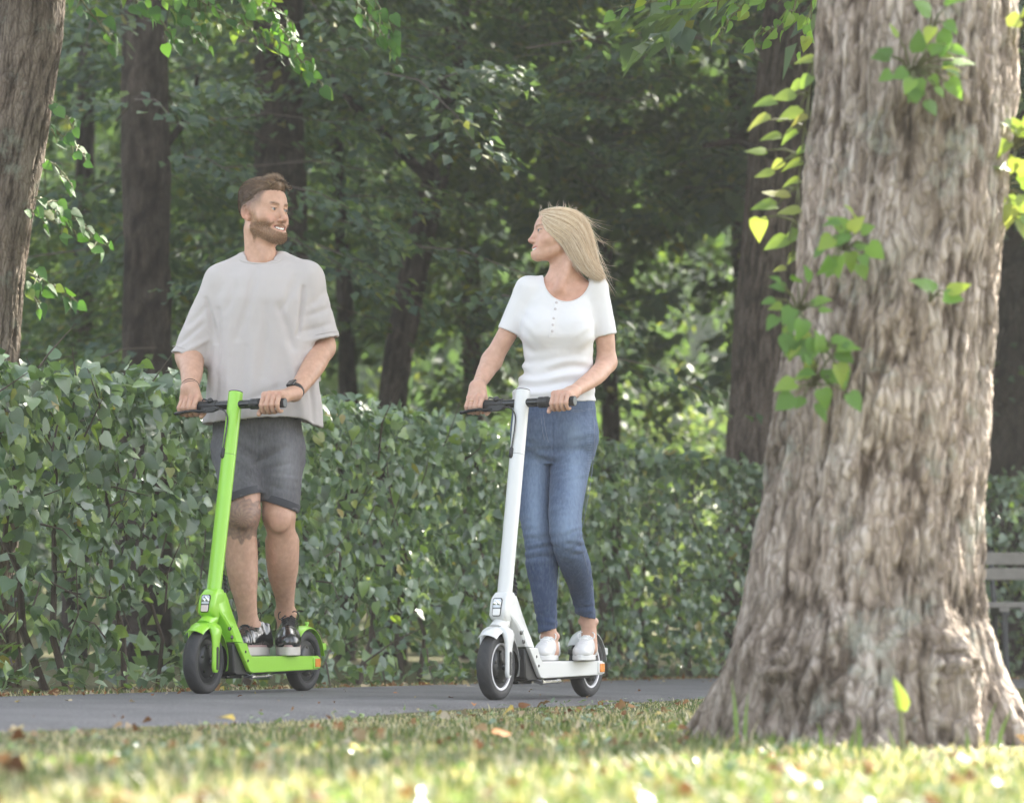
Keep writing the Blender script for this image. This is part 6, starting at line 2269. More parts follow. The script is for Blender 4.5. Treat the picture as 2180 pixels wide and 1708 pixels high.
    # beard hairs
    bm_ = hair_material('man_beard', [(0, (.17, .095, .052)), (.5, (.28, .165, .09)), (1, (.46, .31, .19))])
    q = ((V - C) @ R) / HS
    L_, f_, u_ = q.T
    bz = np.nonzero((np.abs(q) < .2).all(1) & (f_ > .0) & (u_ < -.045) & (u_ > -.15) & (Cc[:, 0] < .46) & (Cc[:, 0] > .14) & (Cc[:, 2] < .17))[0]
    pick = rs.choice(bz, min(2600, len(bz)), replace=False) if len(bz) else []
    cs, rr, rd = [], [], []
    for i in pick:
        p = q[i]; out = p - np.array([0, .02, -.05]); out = out / np.linalg.norm(out)
        d = out * .55 + np.array([0, .15, -.75]) + rs.normal(0, .25, 3); d /= np.linalg.norm(d)
        ln = rs.uniform(.003, .006) * (1 + .3 * (u_[i] < -.09))
        cs.append(W(np.stack([p, p + d * ln * .5 + out * .0008, p + d * ln]))); rr.append(.00055); rd.append(np.clip(rs.normal(.5, .28), 0, 1))
    if cs:
        o = strands('beard', cs, rr, bm_, root, rd); o['kind'] = 'stuff'

    # ---------- T-shirt
    tee = cloth_material('beige_jersey', (.50, .457, .440), bump=.3)
    z = lambda y: J(560, y)[2]
    rows = []
    for y, xl, xr, dy, ry in ((556, 530, 590, .02, .07), (575, 490, 640, .02, .098), (600, 462, 662, .01, .115), (640, 452, 666, .0, .128), (690, 448, 664, .0, .130), (740, 447, 668, .0, .128), (800, 441, 679, .0, .130), (860, 436, 687, .0, .136), (925, 431, 688, .0, .142)):
        a, b = J(xl, y, dy), J(xr, y, dy)
        rows.append((a[2], (a[0] + b[0]) / 2, a[1], (b[0] - a[0]) / 2, ry))
    zl = z(898)

    TEE_CREASES = [(646, 612, 636, 712, 5, .009), (438, 636, 458, 728, 5, .008), (464, 660, 459, 790, 7, .006), (545, 572, 506, 716, 9, .006), (566, 650, 558, 800, 9, .005), (592, 650, 624, 740, 8, .007), (520, 740, 508, 850, 9, .004),
                   (488, 700, 480, 880, 9, -.004), (540, 720, 526, 890, 11, -.004), (596, 760, 584, 890, 11, .004), (610, 740, 645, 880, 10, -.005), (600, 820, 500, 860, 7, .003), (650, 745, 668, 900, 7, .006), (462, 800, 452, 900, 6, .006), (630, 590, 600, 660, 8, .005), (500, 600, 480, 660, 8, .004),
                   (372, 735, 430, 690, 6, .006), (385, 752, 442, 722, 6, -.005), (400, 690, 440, 650, 7, .005), (645, 705, 700, 690, 7, .005), (650, 725, 715, 712, 6, -.004), (660, 650, 690, 620, 8, .004), (655, 672, 700, 655, 7, .005)]

    def folds(p):
        x, y, zz = p[:, 0], p[:, 1], p[:, 2]
        pxx, pyy = to_px(p)
        n = np.stack([x * 13, y * 7, zz * 1.9], 1)
        wv = .0085 * fbm(n + .5 * fbm(p * 5, 2, 2)[:, None], 3, 21) * (.3 + .7 * sstep(600, 790, pyy))
        wv = wv + 1.8 * creases(pxx, pyy, TEE_CREASES) + .0016 * fbm(p * 28, 2, 3)
        return wv
    hemL = (J(401, 762, -.0), J(682, 725, .03))
    shR, shL = J(472, 599, .02), J(652, 594, .02)
    eR, eL = hemL
    def beyond(s, e, t): return np.array(e) + (np.array(e) - np.array(s)) * t
    outer = loft(rows, k=0)
    body_t = [outer, rc(J(520, 562, .02), shR, .050, .066, k=.05), rc(J(600, 560, .02), shL, .050, .066, k=.05),
              Prim(lambda p: np.maximum(outer.fn(p) + .0075, p[:, 2] - z(760)), outer.c, outer.r, k=.002, op='-'),
              Prim(lambda p: p[:, 2] - (zl + .010 * np.sin((p[:, 0] + 1.1) * 9) - .028 * sstep(.14, .26, p[:, 0] - J(560, 900)[0])), np.array([J(560, 900)[0], YC, zl - .12]), .32, k=.003, op='-')]
    shp = [Shape(body_t)]
    for s, e, r in ((shR, eR, .0765), (shL, eL, .0795)):
        a = np.array(e) - np.array(s); a /= np.linalg.norm(a)
        shp.append(Shape([rc(s, beyond(s, e, .3), .070, r + .002, k=0), Prim((lambda a, e: lambda p: -((p - e) @ a))(a, e), e + a * .1, .3, k=.004, op='-'),
                          rc(s + (e - s) * .45, beyond(s, e, .5), r - .022, r - .0065, k=.004, op='-')]))
    fs, lo, hi = union(*shp, k=.03)
    neckhole = rc(J(556, 556, .0), J(553, 470, .02), .0625, .075)

    def shirt(p):
        return smax(fs(p), -neckhole.fn(p), .010)
    tee_solid = union(Shape(body_t[:3]), *[Shape(q.pr[:1]) for q in shp[1:]], k=.03)[0]
    hi[2] = z(500)
    V, F = isosurf(shirt, lo, hi, .0046)
    V = smooth_mesh(V, F, 1, .5)
    V = displaced(V, F, folds, tee_solid)
    so = link('t_shirt', np_mesh('t_shirt', V, F), tee, root, True)
    # collar rib
    ring = []
    for q in range(41):
        a = 2 * math.pi * q / 40
        c_ = J(556 + 49 * math.cos(a), 549.5 - 14.5 * math.sin(a) + 2.5 * math.cos(a) * 0, .005 + .068 * math.sin(a))
        ring.append(Vector(c_))
    mb = MB(); mb.tube(ring, .0105, 10, cap=False, squash=(1.0, .42)); mb.build('collar', tee, so, world_mesh=True)
    mb = MB(); mb.tube([Vector(J(556 + 53.5 * math.cos(a), 556.5 - 15.5 * math.sin(a), .005 + .0755 * math.sin(a))) for a in np.linspace(0, 2 * math.pi, 49)], .0013, 5, cap=False)
    mb.build('collar_seam', cloth_material('collar_seam_thread', (.36, .33, .315)), so, world_mesh=True)
    # sleeve and hem seams
    for s, e, r in ((shR, eR, .0775), (shL, eL, .0800)):
        a = Vector(e - s).normalized()
        o1 = a.orthogonal().normalized(); o2 = a.cross(o1)
        c_ = Vector(e) - a * .020
        mb = MB(); mb.tube([c_ + (o1 * math.cos(t) + o2 * math.sin(t)) * (r + .0005) for t in np.linspace(0, 2 * math.pi, 37)], .0012, 5, cap=False)
        mb.build('hem_seam', cloth_material('seam_' + str(round(r, 4)), (.40, .37, .355)), so, world_mesh=True)

    # ---------- shorts
    den = cloth_material('grey_denim', (.075, .073, .080), weave=700, bump=.45, var=.25, worn=(.27, .265, .28))
    prow = []
    for y, xl, xr, ry in ((860, 462, 640, .11), (910, 452, 642, .118), (950, 450, 646, .120), (985, 452, 648, .112), (1005, 470, 630, .08)):
        a, b = J(xl, y, .01), J(xr, y, .01)
        prow.append((a[2], (a[0] + b[0]) / 2, a[1], (b[0] - a[0]) / 2, ry))
    hR, hL = J(516, 1062, -.118), J(592, 1077, -.040)
    tR, tL = J(502, 955, -.02), J(596, 955, .0)
    nR, nL = np.array((.34, -.06, -.94)), np.array((-.30, -.06, -.95))
    shp = [Shape([loft(prow, k=0, e=2.2)])]
    for s, e, a, r0, r in ((tR, hR, nR, px(52), px(43)), (tL, hL, nL, px(53), px(43))):
        a = a / np.linalg.norm(a)
        shp.append(Shape([rc(s, beyond(s, e, .25), r0, r, k=0), Prim((lambda a, e: lambda p: -((p - e) @ a))(a, e), e + a * .1, .3, k=.003, op='-'),
                          rc(s + (e - s) * .5, beyond(s, e, .5), r - .013, r - .0065, k=.004, op='-')]))

    def sfold(p):
        x, y = to_px(p)
        v = .0040 * fbm(p * np.array([14, 14, 22]), 3, 31) + creases(x, y, [(545, 985, 610, 950, 5, .006), (550, 1000, 620, 985, 5, .005), (545, 970, 500, 940, 5, .005), (560, 1030, 625, 1045, 6, .004), (560, 1010, 640, 1020, 5, -.004), (640, 930, 636, 1060, 3, .003)])
        v += .0042 * np.sin((y + .55 * np.abs(x - 549)) / 6.5 + 1.5 * fbm(p * 9, 2, 5)) * np.exp(-((x - 549) / 42) ** 2 - ((y - 968) / 34) ** 2)
        v += .0050 * np.exp(-((x - 549) / 2.2) ** 2) * (y < 1000)
        return v
    shorts, lo, hi = union(*shp, k=.02)
    V, F = isosurf(shorts, lo, hi, .0050)
    V = smooth_mesh(V, F, 1, .5)
    V = displaced(V, F, sfold, union(shp[0], *[Shape(q.pr[:1]) for q in shp[1:]], k=.02)[0])
    x, y = to_px(V)
    worn = .55 * np.exp(-((x - 612) / 22) ** 2 - ((y - 985) / 60) ** 2) + .35 * np.exp(-((x - 480) / 20) ** 2 - ((y - 985) / 60) ** 2) + .14 + .12 * np.sin((y + .5 * np.abs(x - 549)) / 6.5) * np.exp(-((x - 549) / 50) ** 2 - ((y - 968) / 40) ** 2)
    so2 = link('shorts', np_mesh('shorts', V, F, attrs={'worn': np.clip(worn, 0, 1)}), den, root, True)
    den2 = cloth_material('dark_denim_cuff', (.060, .060, .070), weave=700, bump=.4, var=.2)
    for e, a, r in ((hR, nR, px(43)), (hL, nL, px(43))):
        a = Vector(a).normalized(); o1 = Vector((0, 1, 0)).cross(a).normalized(); o2 = a.cross(o1)
        V, F = [], []
        n = 44
        for (h, q) in ((-.030, .0015), (-.0285, .0045), (-.004, .0050), (.0015, .0030), (.0015, -.003), (-.004, -.005), (-.028, -.006)):
            for i in range(n):
                t = 2 * math.pi * i / n
                V.append(Vector(e) + a * h + (o1 * math.cos(t) + o2 * math.sin(t)) * (r + q + .001 * math.sin(3 * t)))
        for j in range(6):
            for i in range(n):
                F.append((j * n + i, j * n + (i + 1) % n, (j + 1) * n + (i + 1) % n, (j + 1) * n + i))
        mb = MB(); mb.add(V, F); mb.build('cuff', den2, so2, sharp=50, world_mesh=True)

    # ---------- shoes
    patent = simple('black_patent_leather', (.013, .013, .014), .16, spec=.7, coat=.6, bump=.2, bscale=30)
    solem = simple('cream_sole', (.60, .56, .50), .7, var=.08, vscale=40)
    welt = simple('pink_welt', (.42, .27, .25), .7)
    lace = simple('black_lace', (.02, .02, .021), .7)
    deck = lambda s, l: np.array(MG @ Vector((-s, l, .1475)))
    for heel, toe in ((deck(.605, -.035), deck(.325, -.058)), (np.array(P(613, 1396, OG.y + .745)), np.array(P(613, 1396, OG.y + .455)))):
        toe = toe.copy(); zb = deck(.5, 0)[2]; heel[2] = toe[2] = zb
        o, Rf, Lf = foot_frame(heel, toe)
        build_shoe(root, o, Rf, Lf, patent, solem, lace, welt, man=True)

    # ---------- watch and wristband
    rub = simple('watch_strap', (.018, .018, .019), .55)
    dirw = Vector(J(645, 812, -.15) - wl).normalized()
    o1 = Vector((-.35, -.35, .85)); o1 = (o1 - dirw * o1.dot(dirw)).normalized(); o2 = dirw.cross(o1)
    c_ = Vector(wl) + dirw * .022
    wt = MB(); prof = [(.0325, -.012), (.0350, -.011), (.0350, .011), (.0325, .012)]
    wt.lathe(prof, c_, dirw, 40); wst = wt.build('smartwatch', rub, root, world_mesh=True)
    Mx = Matrix((( *o2, 0), (*dirw, 0), (*o1, 0), (0, 0, 0, 1))).to_3x3().transposed().to_4x4(); Mx.translation = c_ + o1 * .0385
    MB().box((0, 0, 0), (.034, .040, .011), Mx).build('watch_case', M_BLACK_GLOSS, wst, bevel=.004, seg=3, world_mesh=True)
    Mx2 = Mx.copy(); Mx2.translation = c_ + o1 * .0438
    MB().box((0, 0, 0), (.030, .036, .0012), Mx2).build('watch_glass', simple('watch_glass_black', (.006, .006, .007), .05, spec=.8), wst, bevel=.0005, world_mesh=True)
    dirb = Vector(J(408, 786, -.10) - wr).normalized(); a1 = dirb.orthogonal().normalized(); a2 = dirb.cross(a1)
    for j, (sh_, rr_) in enumerate(((.014, .0345), (.020, .0355))):
        mb = MB(); mb.tube([Vector(wr) + dirb * (sh_ + .005 * math.sin(t + j * 2)) + (a1 * math.cos(t) + a2 * math.sin(t)) * rr_ for t in np.linspace(0, 2 * math.pi, 33)], .0013, 6, cap=False)
        mb.build('wristband', lace, root, world_mesh=True)
    return root


def build_shoe(root, o, R0, Lf, upper_m, sole_m, lace_m, welt_m, man=True):
    """Sneaker in the frame x to the toe, y across, z up; o at the heel on the deck."""
    hz = 1.32 if man else 1.16
    Rf = R0 * np.array((1, 1.12 if man else 1.06, hz)); Rl = R0 / np.array((1, 1.12 if man else 1.06, hz))
    W = lambda x, y, z: Vector(o + Rf @ np.array((x, y, z)))
    s = Lf / .285
    sh = .027 if man else .018
    wd = 1.0 if man else .90
    def outline(grow, n=48):
        pts = []
        for i in range(n):
            t = 2 * math.pi * i / n
            x = .1425 + .1425 * math.copysign(abs(math.cos(t)) ** .85, math.cos(t))
            hw = np.interp(x, [0, .03, .08, .14, .20, .25, .285], [.020, .033, .035, .040, .047, .042, .022])
            y = hw * math.copysign(abs(math.sin(t)) ** .75, math.sin(t)) / max(.001, 1)
            pts.append((((x - .1425) * (1 + grow * 7) + .1425) * s, y * wd * (1 + grow * 22)))
        return pts
    mb = MB(); mb.prism(outline(0), 0, sh, lambda u, v, h: W(u, v, h))
    sole = mb.build('shoe', sole_m, root, sharp=50, bevel=.003, world_mesh=True)
    if welt_m:
        mb = MB(); mb.prism(outline(.0010), sh - .001, sh + .005, lambda u, v, h: W(u, v, h)); mb.build('welt', welt_m, sole, sharp=50, bevel=.001, world_mesh=True)
    hgt = 1.0 if man else .92
    prims = [el((.222, 0, sh + .012), (.060, .043 * wd, .034 * hgt), k=0), el((.17, 0, sh + .022), (.07, .040 * wd, .040 * hgt), k=.02), rc((.11, 0, sh + .034), (.175, 0, sh + .016), .040 * wd * hgt, .036 * wd * hgt, k=.025),
             rc((.06, 0, sh + .028), (.035, 0, sh + .008), .037 * wd, .034 * wd, k=.02), rc((.050, 0, sh + .020), (.058, 0, sh + .066 * hgt), .036 * wd, .037 * wd, k=.02),
             rc((.10, 0, sh + .066 * hgt), (.13, 0, sh + .046 * hgt), .022, .022, k=.02)]
    prims += [Prim(lambda p: p[:, 2] - (sh - .002), (.14, 0, sh - .15), .25, k=.004, op='-'),
              rc((.062, 0, sh + .050), (.054, 0, sh + .16), .031 * wd, .034 * wd, k=.006, op='-'),
              Prim(lambda p: -(p[:, 2] - (sh + (.078 if man else .066) * hgt + .24 * np.clip(p[:, 0] - .07, -.03, .06))), (.05, 0, sh + .16), .13, k=.005, op='-')]
    up = Shape(prims, o, Rl, s, disp=lambda p: .0010 * fbm(p * 40, 2, 5) + .0016 * np.sin(((p - o) @ R0)[:, 0] * 210) * np.exp(-(((((p - o) @ R0)[:, 0]) / s - .205) / .02) ** 2))
    blo, bhi = up.bounds(); blo = blo - .03; bhi = bhi + .05
    V, F = isosurf(up, blo, bhi, .0029)
    V = smooth_mesh(V, F, 1, .5)
    link('upper', np_mesh('upper', V, F), upper_m, sole, True)
    # stitched toe cap line, tongue, laces
    fu = up
    def on_top(x, y, lift=.0015):
        zs = np.linspace(sh, sh + .13, 120)
        p = np.array([o + Rf @ (np.array((x, y, z_)) * s) for z_ in zs])
        d = fu(p); j = np.nonzero(d < 0)[0]
        z_ = zs[j[-1]] if len(j) else sh + .05
        return np.array((x, y, z_ + lift))
    lm = MB()
    xs = np.linspace(.178, .105, 5)
    for i, x in enumerate(xs):
        hw = .020 + .001 * i
        pts = [Vector(o + Rf @ (on_top(x + (.004 if q < 0 else -.004) * 0, q * hw, .0025) * s)) for q in (-1, -.5, 0, .5, 1)]
        lm.tube(pts, .0029, 6)
        if i < 4:
            for sg in (-1, 1):
                a = on_top(x, sg * hw, .002); b = on_top(xs[i + 1], -sg * hw * .9, .003)
                m_ = on_top((x + xs[i + 1]) / 2, 0, .004)
                lm.tube([Vector(o + Rf @ (q * s)) for q in (a, m_, b)], .0021, 6)
    c0 = on_top(.100, 0, .004)
    for sg in (-1, 1):
        loop = [c0, c0 + np.array((.006, sg * .018, .016)), c0 + np.array((.018, sg * .034, .010)), c0 + np.array((.024, sg * .032, -.008)), c0 + np.array((.012, sg * .014, .001)), c0]
        lm.tube(resample3([Vector(o + Rf @ (q * s)) for q in loop], 5), .0021, 6)
        end = [c0, c0 + np.array((.016, sg * .012, .004)), c0 + np.array((.03, sg * .026, -.012))]
        lm.tube([Vector(o + Rf @ (q * s)) for q in end], .0021, 6)
    lm.build('laces', lace_m, sole, world_mesh=True)
    return sole


man = build_man()

# ================================================================ the woman
def build_woman():
    YC = 10.17
    k = YC / F_PX
    J = lambda x, y, dy=0.0: np.array(P(x, y, YC + dy))
    px = lambda v: v * k
    root = empty('person', Vector((OW.x + .1, OW.y + .42, .15)))
    tag(root, 'smiling woman with long blonde hair, white buttoned top and blue jeans riding the white scooter', 'person')
    SK = np.array((.60, .37, .275))
    skin = skin_material('woman_skin')
    C = J(1186, 499); R = head_frame(rad(-77), rad(6), 0); HS = .97
    hp, arc = head_prims(False)
    head = Shape(hp, C, R, HS)
    neck = Shape([rc(J(1198, 535, .015), J(1201, 610, .03), px(29), px(31), k=.03), rc(J(1218, 545, -.03), J(1191, 612, -.06), px(10), px(8), k=.03),
                  rc(J(1202, 600, .02), J(1120, 630, .025), px(24), px(17), k=.05), rc(J(1202, 600, .02), J(1274, 630, .025), px(24), px(17), k=.05),
                  el(J(1198, 655, .02), (px(74), .082, px(50)), k=.05),
                  rc(J(1180, 622, -.040), J(1130, 612, -.012), px(6), px(6), k=.03), rc(J(1200, 622, -.040), J(1262, 610, -.012), px(6), px(6), k=.03)])
    fhead = union(head, neck, k=.022)
    lo, hi = head.bounds(); lo = np.minimum(lo, J(1105, 600, -.16)); hi = np.maximum(hi, J(1292, 490, .16)); lo[2] = J(1200, 668)[2]

    def headcol(V):
        q = ((V - C) @ R) / HS
        l, f_, u = q.T
        n1 = fbm(V * 50, 3, 3); n2 = vnoise(V * 260, 5)
        col = np.repeat(SK[None], len(V), 0) * (1 + .045 * n1)[:, None]
        chest = sstep(J(1200, 575)[2], J(1200, 625)[2], V[:, 2])
        col = mixc(col, (.52, .265, .185), .5 * chest * (1 + .3 * n1))
        red = np.exp(-((np.abs(l) - .042) / .018) ** 2 - ((f_ - .068) / .028) ** 2 - ((u + .04) / .02) ** 2)
        red = np.maximum(red, np.exp(-(l / .014) ** 2 - ((f_ - .112) / .016) ** 2 - ((u + .042) / .012) ** 2))
        col = mixc(col, (.62, .29, .22), .4 * red)
        A = np.array(arc); t = np.linspace(0, 4, 33); X = np.stack([np.interp(t, np.arange(5), A[:, i]) for i in range(3)], 1)
        lipd = np.full(len(V), 1.0); m = (f_ > .05) & (np.abs(u) < .12)
        if m.any(): lipd[m] = np.sqrt((((q[m][:, None] - X[None]) ** 2) * np.array([1, .5, 1])).sum(2).min(1))
        lips = sstep(.0125, .009, lipd) * (f_ > .06)
        col = mixc(col, (.55, .21, .18), .7 * lips)
        inner = sstep(.006, .0035, lipd) * (f_ < .093) * (f_ > .06)
        col = mixc(col, (.10, .03, .03), .9 * inner)
        al = np.abs(l)
        bu = .0205 + .12 * (al - .03) - 6 * (al - .033) ** 2
        brow = np.exp(-((u - bu) / .0034) ** 2) * sstep(.010, .015, al) * sstep(.054, .045, al) * (f_ > .045)
        col = mixc(col, (.26, .16, .10), np.clip(.75 * brow * (1 + .4 * n2), 0, 1))
        lash = np.exp(-((u - .0042) / .0019) ** 2) * (np.abs(al - .0325) < .0155) * (f_ > .07)
        col = mixc(col, (.06, .035, .03), .9 * lash)
        return np.clip(col, .01, .9)
    V, F = isosurf(fhead[0], lo, hi, .0025)
    V = smooth_mesh(V, F, 1, .4)
    parts = [(V, F, headcol(V))]

    # ---------- arms and hands
    f3 = np.array(MW.to_3x3() @ Vector((1, 0, 0))); l3 = np.array(MW.to_3x3() @ Vector((0, 1, 0))); u3 = np.array(MW.to_3x3() @ Vector((0, 0, 1)))
    bar = lambda y: np.array(MW @ (Vector((-.2254, y, 1.135))))
    cR, cL = bar(-.192), bar(.170)
    wr = J(1016, 823, -.12); wl = J(1216, 836, -.19)
    armR = Shape(chain([J(1122, 626, .03), J(1085, 700, .025), J(1046, 768, .03)], [px(25), px(21.5), px(19.5)], k=.03) + chain([J(1046, 768, .03), J(1036, 786, -.02), wr], [px(20), px(20), px(12.5)], k=.03))
    armL = Shape(chain([J(1266, 624, .03), J(1286, 708, .035), J(1291, 770, .05)], [px(25), px(21.5), px(19)], k=.03) + chain([J(1291, 772, .05), J(1268, 800, -.04), wl], [px(20), px(19.5), px(12.5)], k=.03))
    gR = hand_prims(cR, l3, f3, u3, wr, s=.94); gL = hand_prims(cL, -l3, f3, u3, wl, s=.94)

    def armcol(V):
        n1 = fbm(V * 40, 3, 3)
        return np.repeat(SK[None], len(V), 0) * (.97 + .05 * n1)[:, None]

    def handcol(c0, A):
        def g(V):
            c = armcol(V); q = V - c0
            a, fw, u = q @ A, q @ f3, q @ u3
            kn = np.zeros(len(V))
            for o in (.031, .010, -.011, -.031): kn = np.maximum(kn, np.exp(-((a - o * .94) / .007) ** 2 - ((u - .032) / .009) ** 2) * (fw > 0))
            return mixc(c, (.62, .29, .22), .35 * kn)
        return g
    for arm, gr, c0, A, ysl in ((armR, gR, cR, l3, 690), (armL, gL, cL, -l3, 700)):
        f = hand_union(gr, arm); ab = arm.bounds(); hb = [g.bounds() for g in gr]
        lo = np.minimum(ab[0], np.min([b[0] for b in hb], 0)); hi = np.maximum(ab[1], np.max([b[1] for b in hb], 0))
        hi[2] = J(1200, ysl - 30)[2]
        V, F = isosurf(f, lo, hi, .0025)
        parts.append((smooth_mesh(V, F, 1, .4), F, handcol(c0, A)(V)))
    # ankles and feet
    aR, aL = J(1170, 1352, .0), J(1252, 1322, .16)
    for sh in (Shape(chain([J(1163, 1300, -.02), aR, J(1172, 1385, .01)], [px(16), px(15.5), px(18)], k=.02) + [el(J(1154, 1352, .0), (px(6), .012, px(7)), k=.012), el(J(1185, 1353, .0), (px(6), .012, px(7)), k=.012)]),
               Shape(chain([J(1243, 1275, .12), aL, J(1254, 1378, .17)], [px(16), px(16), px(18)], k=.02) + [el(J(1236, 1322, .16), (px(6), .012, px(7)), k=.012), el(J(1268, 1322, .16), (px(6), .012, px(7)), k=.012)])):
        V, F = isosurf(sh, *sh.bounds(), .0026)
        parts.append((smooth_mesh(V, F, 1, .4), F, armcol(V)))
    torso = Shape([el(J(1195, 700, .02), (px(66), .075, px(80)), k=0), el(J(1188, 820, .02), (px(66), .075, px(90)), k=.05), el(J(1182, 920, .03), (px(78), .085, px(60)), k=.05)])
    V, F = isosurf(torso, *torso.bounds(), .012)
    parts.append((V, F, armcol(V)))
    hid = Shape(chain([J(1134, 930, .03), J(1134, 1020, .01), J(1139, 1090, -.02), J(1146, 1140, -.045), J(1153, 1200, -.04), J(1165, 1310, -.015)], [px(28), px(27), px(23), px(21), px(22), px(14)]) + chain([J(1217, 930, .02), J(1215, 1020, -.045), J(1207, 1090, -.105), J(1207, 1140, -.12), J(1223, 1200, -.035), J(1244, 1285, .125)], [px(28), px(28), px(24), px(22), px(21), px(14)]))
    V, F = isosurf(hid, *hid.bounds(), .012)
    parts.append((V, F, armcol(V)))
    V, F, Cc = merge_np(parts)
    link('body', np_mesh('body', V, F, attrs={'col': Cc}), skin, root, True)
    face_parts(root, C, R, HS, arc, (.0, 1, .0), (.09, .095, .095))

    # ---------- hair
    hm = hair_material('blonde_hair', [(0, (.34, .22, .125)), (.3, (.62, .45, .285)), (.65, (.84, .69, .50)), (1, (.93, .84, .72))], .38)
    low = [(1147.5, 462), (1152, 472), (1158, 483), (1167, 496), (1180, 507), (1193, 518), (1204, 533), (1215, 549), (1228, 566), (1242, 579), (1257, 588), (1272, 590)]
    out = [(1147.5, 452), (1158, 446), (1176, 442), (1196, 441), (1219, 446), (1239, 457), (1253, 476), (1261, 503), (1266, 529), (1271, 556), (1280, 582), (1286, 596)]
    low, out = [np.array(resample([(float(a), float(b)) for a, b in q], 2.0)) for q in (low, out)]

    def curve(q, t):
        x = np.linspace(0, 1, len(q)); return np.stack([np.interp(t, x, q[:, 0]), np.interp(t, x, q[:, 1])], -1)

    def hair_pt(t, w, side=-1, lift=0.0):
        """t along the hair from the forehead to the ends, w from the front edge (0) to the crown line (1)."""
        t = np.asarray(t, float); w = np.asarray(w, float)
        a, b = curve(low, t), curve(out, t)
        m = a * (1 - w)[..., None] + b * w[..., None]
        k2 = YC / F_PX
        f_ = (1186 - m[..., 0]) * k2; u = (499 - m[..., 1]) * k2
        e = 1 - ((f_ + .010) / .098) ** 2 - ((u - .024) / .088) ** 2
        skull = np.where(e > 0, .074 * np.sqrt(np.maximum(e, 0)) + .011 * np.minimum(1, np.maximum(e, 0) * 6) + .004, 0)
        bul = np.interp(t, [0, .12, .3, .5, .75, 1], [.012, .040, .070, .082, .076, .062])
        base = np.interp(t, [0, .15, .4, 1], [.45, .62, .80, .82])
        tab = bul * np.where(w < .35, base + (1 - base) * np.sin(w / .35 * np.pi / 2), np.cos(np.clip((w - .35) / .65, 0, 1) * np.pi / 2) ** .8)
        dep = -smin(-skull, -tab, .012) + lift
        y = YC + .004 + side * dep
        k2 = y / F_PX
        X = (m[..., 0] - PW / 2) / F_PX
        out_ = np.empty(m.shape[:-1] + (3,))
        for i in np.ndindex(*m.shape[:-1]):
            out_[i] = P(m[i][0], m[i][1], float(y[i]))
        return out_
    nt_, nw = 60, 26
    T, Wd = np.meshgrid(np.linspace(0, 1, nt_), np.linspace(0, 1, nw), indexing='ij')
    near = hair_pt(T, Wd, -1, -.004); far = hair_pt(T, Wd[:, ::-1], 1, -.004)
    G = np.concatenate([near, far[:, 1:]], 1)
    G = G + (.0022 * vnoise((np.stack([np.broadcast_to(np.arange(G.shape[1])[None] * 1.3, G.shape[:2]), T[:, :1] * 3 + 0 * G[..., 0], 0 * G[..., 0]], -1)).reshape(-1, 3), 3)).reshape(G.shape[:2])[..., None] * np.array([.3, -1, .5])
    n1, n2 = G.shape[:2]
    idx = np.arange(n1 * n2).reshape(n1, n2)
    F = np.stack([idx[:-1, :-1], idx[1:, :-1], idx[1:, 1:], idx[:-1, 1:]], -1).reshape(-1, 4)
    Fc = np.stack([idx[:-1, -1], idx[1:, -1], idx[1:, 0], idx[:-1, 0]], -1)
    rn = .35 + .3 * vnoise(np.stack([np.broadcast_to(np.arange(n2)[None] * .9, (n1, n2)), T[:, :1] * 2 + np.zeros((n1, n2)), np.zeros((n1, n2))], -1).reshape(-1, 3), 8)
    ho = link('hair', np_mesh('hair', G.reshape(-1, 3), [F, Fc], attrs={'rnd': np.clip(rn, 0, 1)}), hm, root, True)
    rs = np.random.RandomState(6)
    cs, rr, rd = [], [], []
    for i in range(4000):
        w0 = rs.uniform(0, 1) ** .9; t0 = max(0, rs.uniform(-.25, .55)) * (1 - .0 * w0); t1 = min(1.0, t0 + rs.uniform(.45, 1.0))
        tt = np.linspace(t0, t1, 8)
        w = np.clip(w0 + rs.normal(0, .04) * (tt - t0) + .03 * np.sin(tt * rs.uniform(4, 9) + rs.uniform(0, 6)), 0, 1)
        c_ = hair_pt(tt, w, -1 if rs.rand() < .85 else 1, rs.uniform(-.003, .005))
        c_ += rs.normal(0, .0008, 3) + np.linspace(0, 1, 8)[:, None] ** 2 * rs.normal(0, .007, 3)
        cs.append(c_); rr.append(rs.uniform(.0004, .0008)); rd.append(np.clip(.52 + .24 * math.sin(w0 * 41 + 2 * t0) + .12 * math.sin(w0 * 97) + rs.normal(0, .13), 0, 1))
    # flyaway strands blown back
    for i in range(75):
        x0, y0 = curve(out, rs.uniform(.35, .97)); L = rs.uniform(10, 60) if i > 18 else rs.uniform(60, 125)
        a = rs.uniform(.3, 1.25) if i > 18 else rs.uniform(.95, 1.35)
        cv = rs.normal(0, .5)
        pts = [(x0 - 3, y0 - 3)]
        for s in range(9):
            a2 = a + cv * s / 9 + (.35 if i <= 18 else 0) * s / 9
            pts.append((pts[-1][0] + math.cos(a2) * L / 9, pts[-1][1] + math.sin(a2) * L / 9))
        dy = rs.uniform(-.05, .06)
        cs.append(np.array([J(x, y, dy) for x, y in pts])); rr.append(.00045 if i > 18 else .0007); rd.append(rs.uniform(.4, 1))
    for i in range(34):
        x0, y0 = curve(out, rs.uniform(.0, .35)); a = rs.uniform(-2.4, -.3); L = rs.uniform(4, 22); cv = rs.normal(0, 1.2)
        pts = [(x0, y0 + 2)]
        for s in range(6):
            a2 = a + cv * s / 6
            pts.append((pts[-1][0] + math.cos(a2) * L / 6, pts[-1][1] + math.sin(a2) * L / 6))
        cs.append(np.array([J(x, y, -.01) for x, y in pts])); rr.append(.0005); rd.append(rs.uniform(.5, 1))
    st = strands('hair_strands', cs, rr, hm, ho, rd, both=True); st['kind'] = 'stuff'

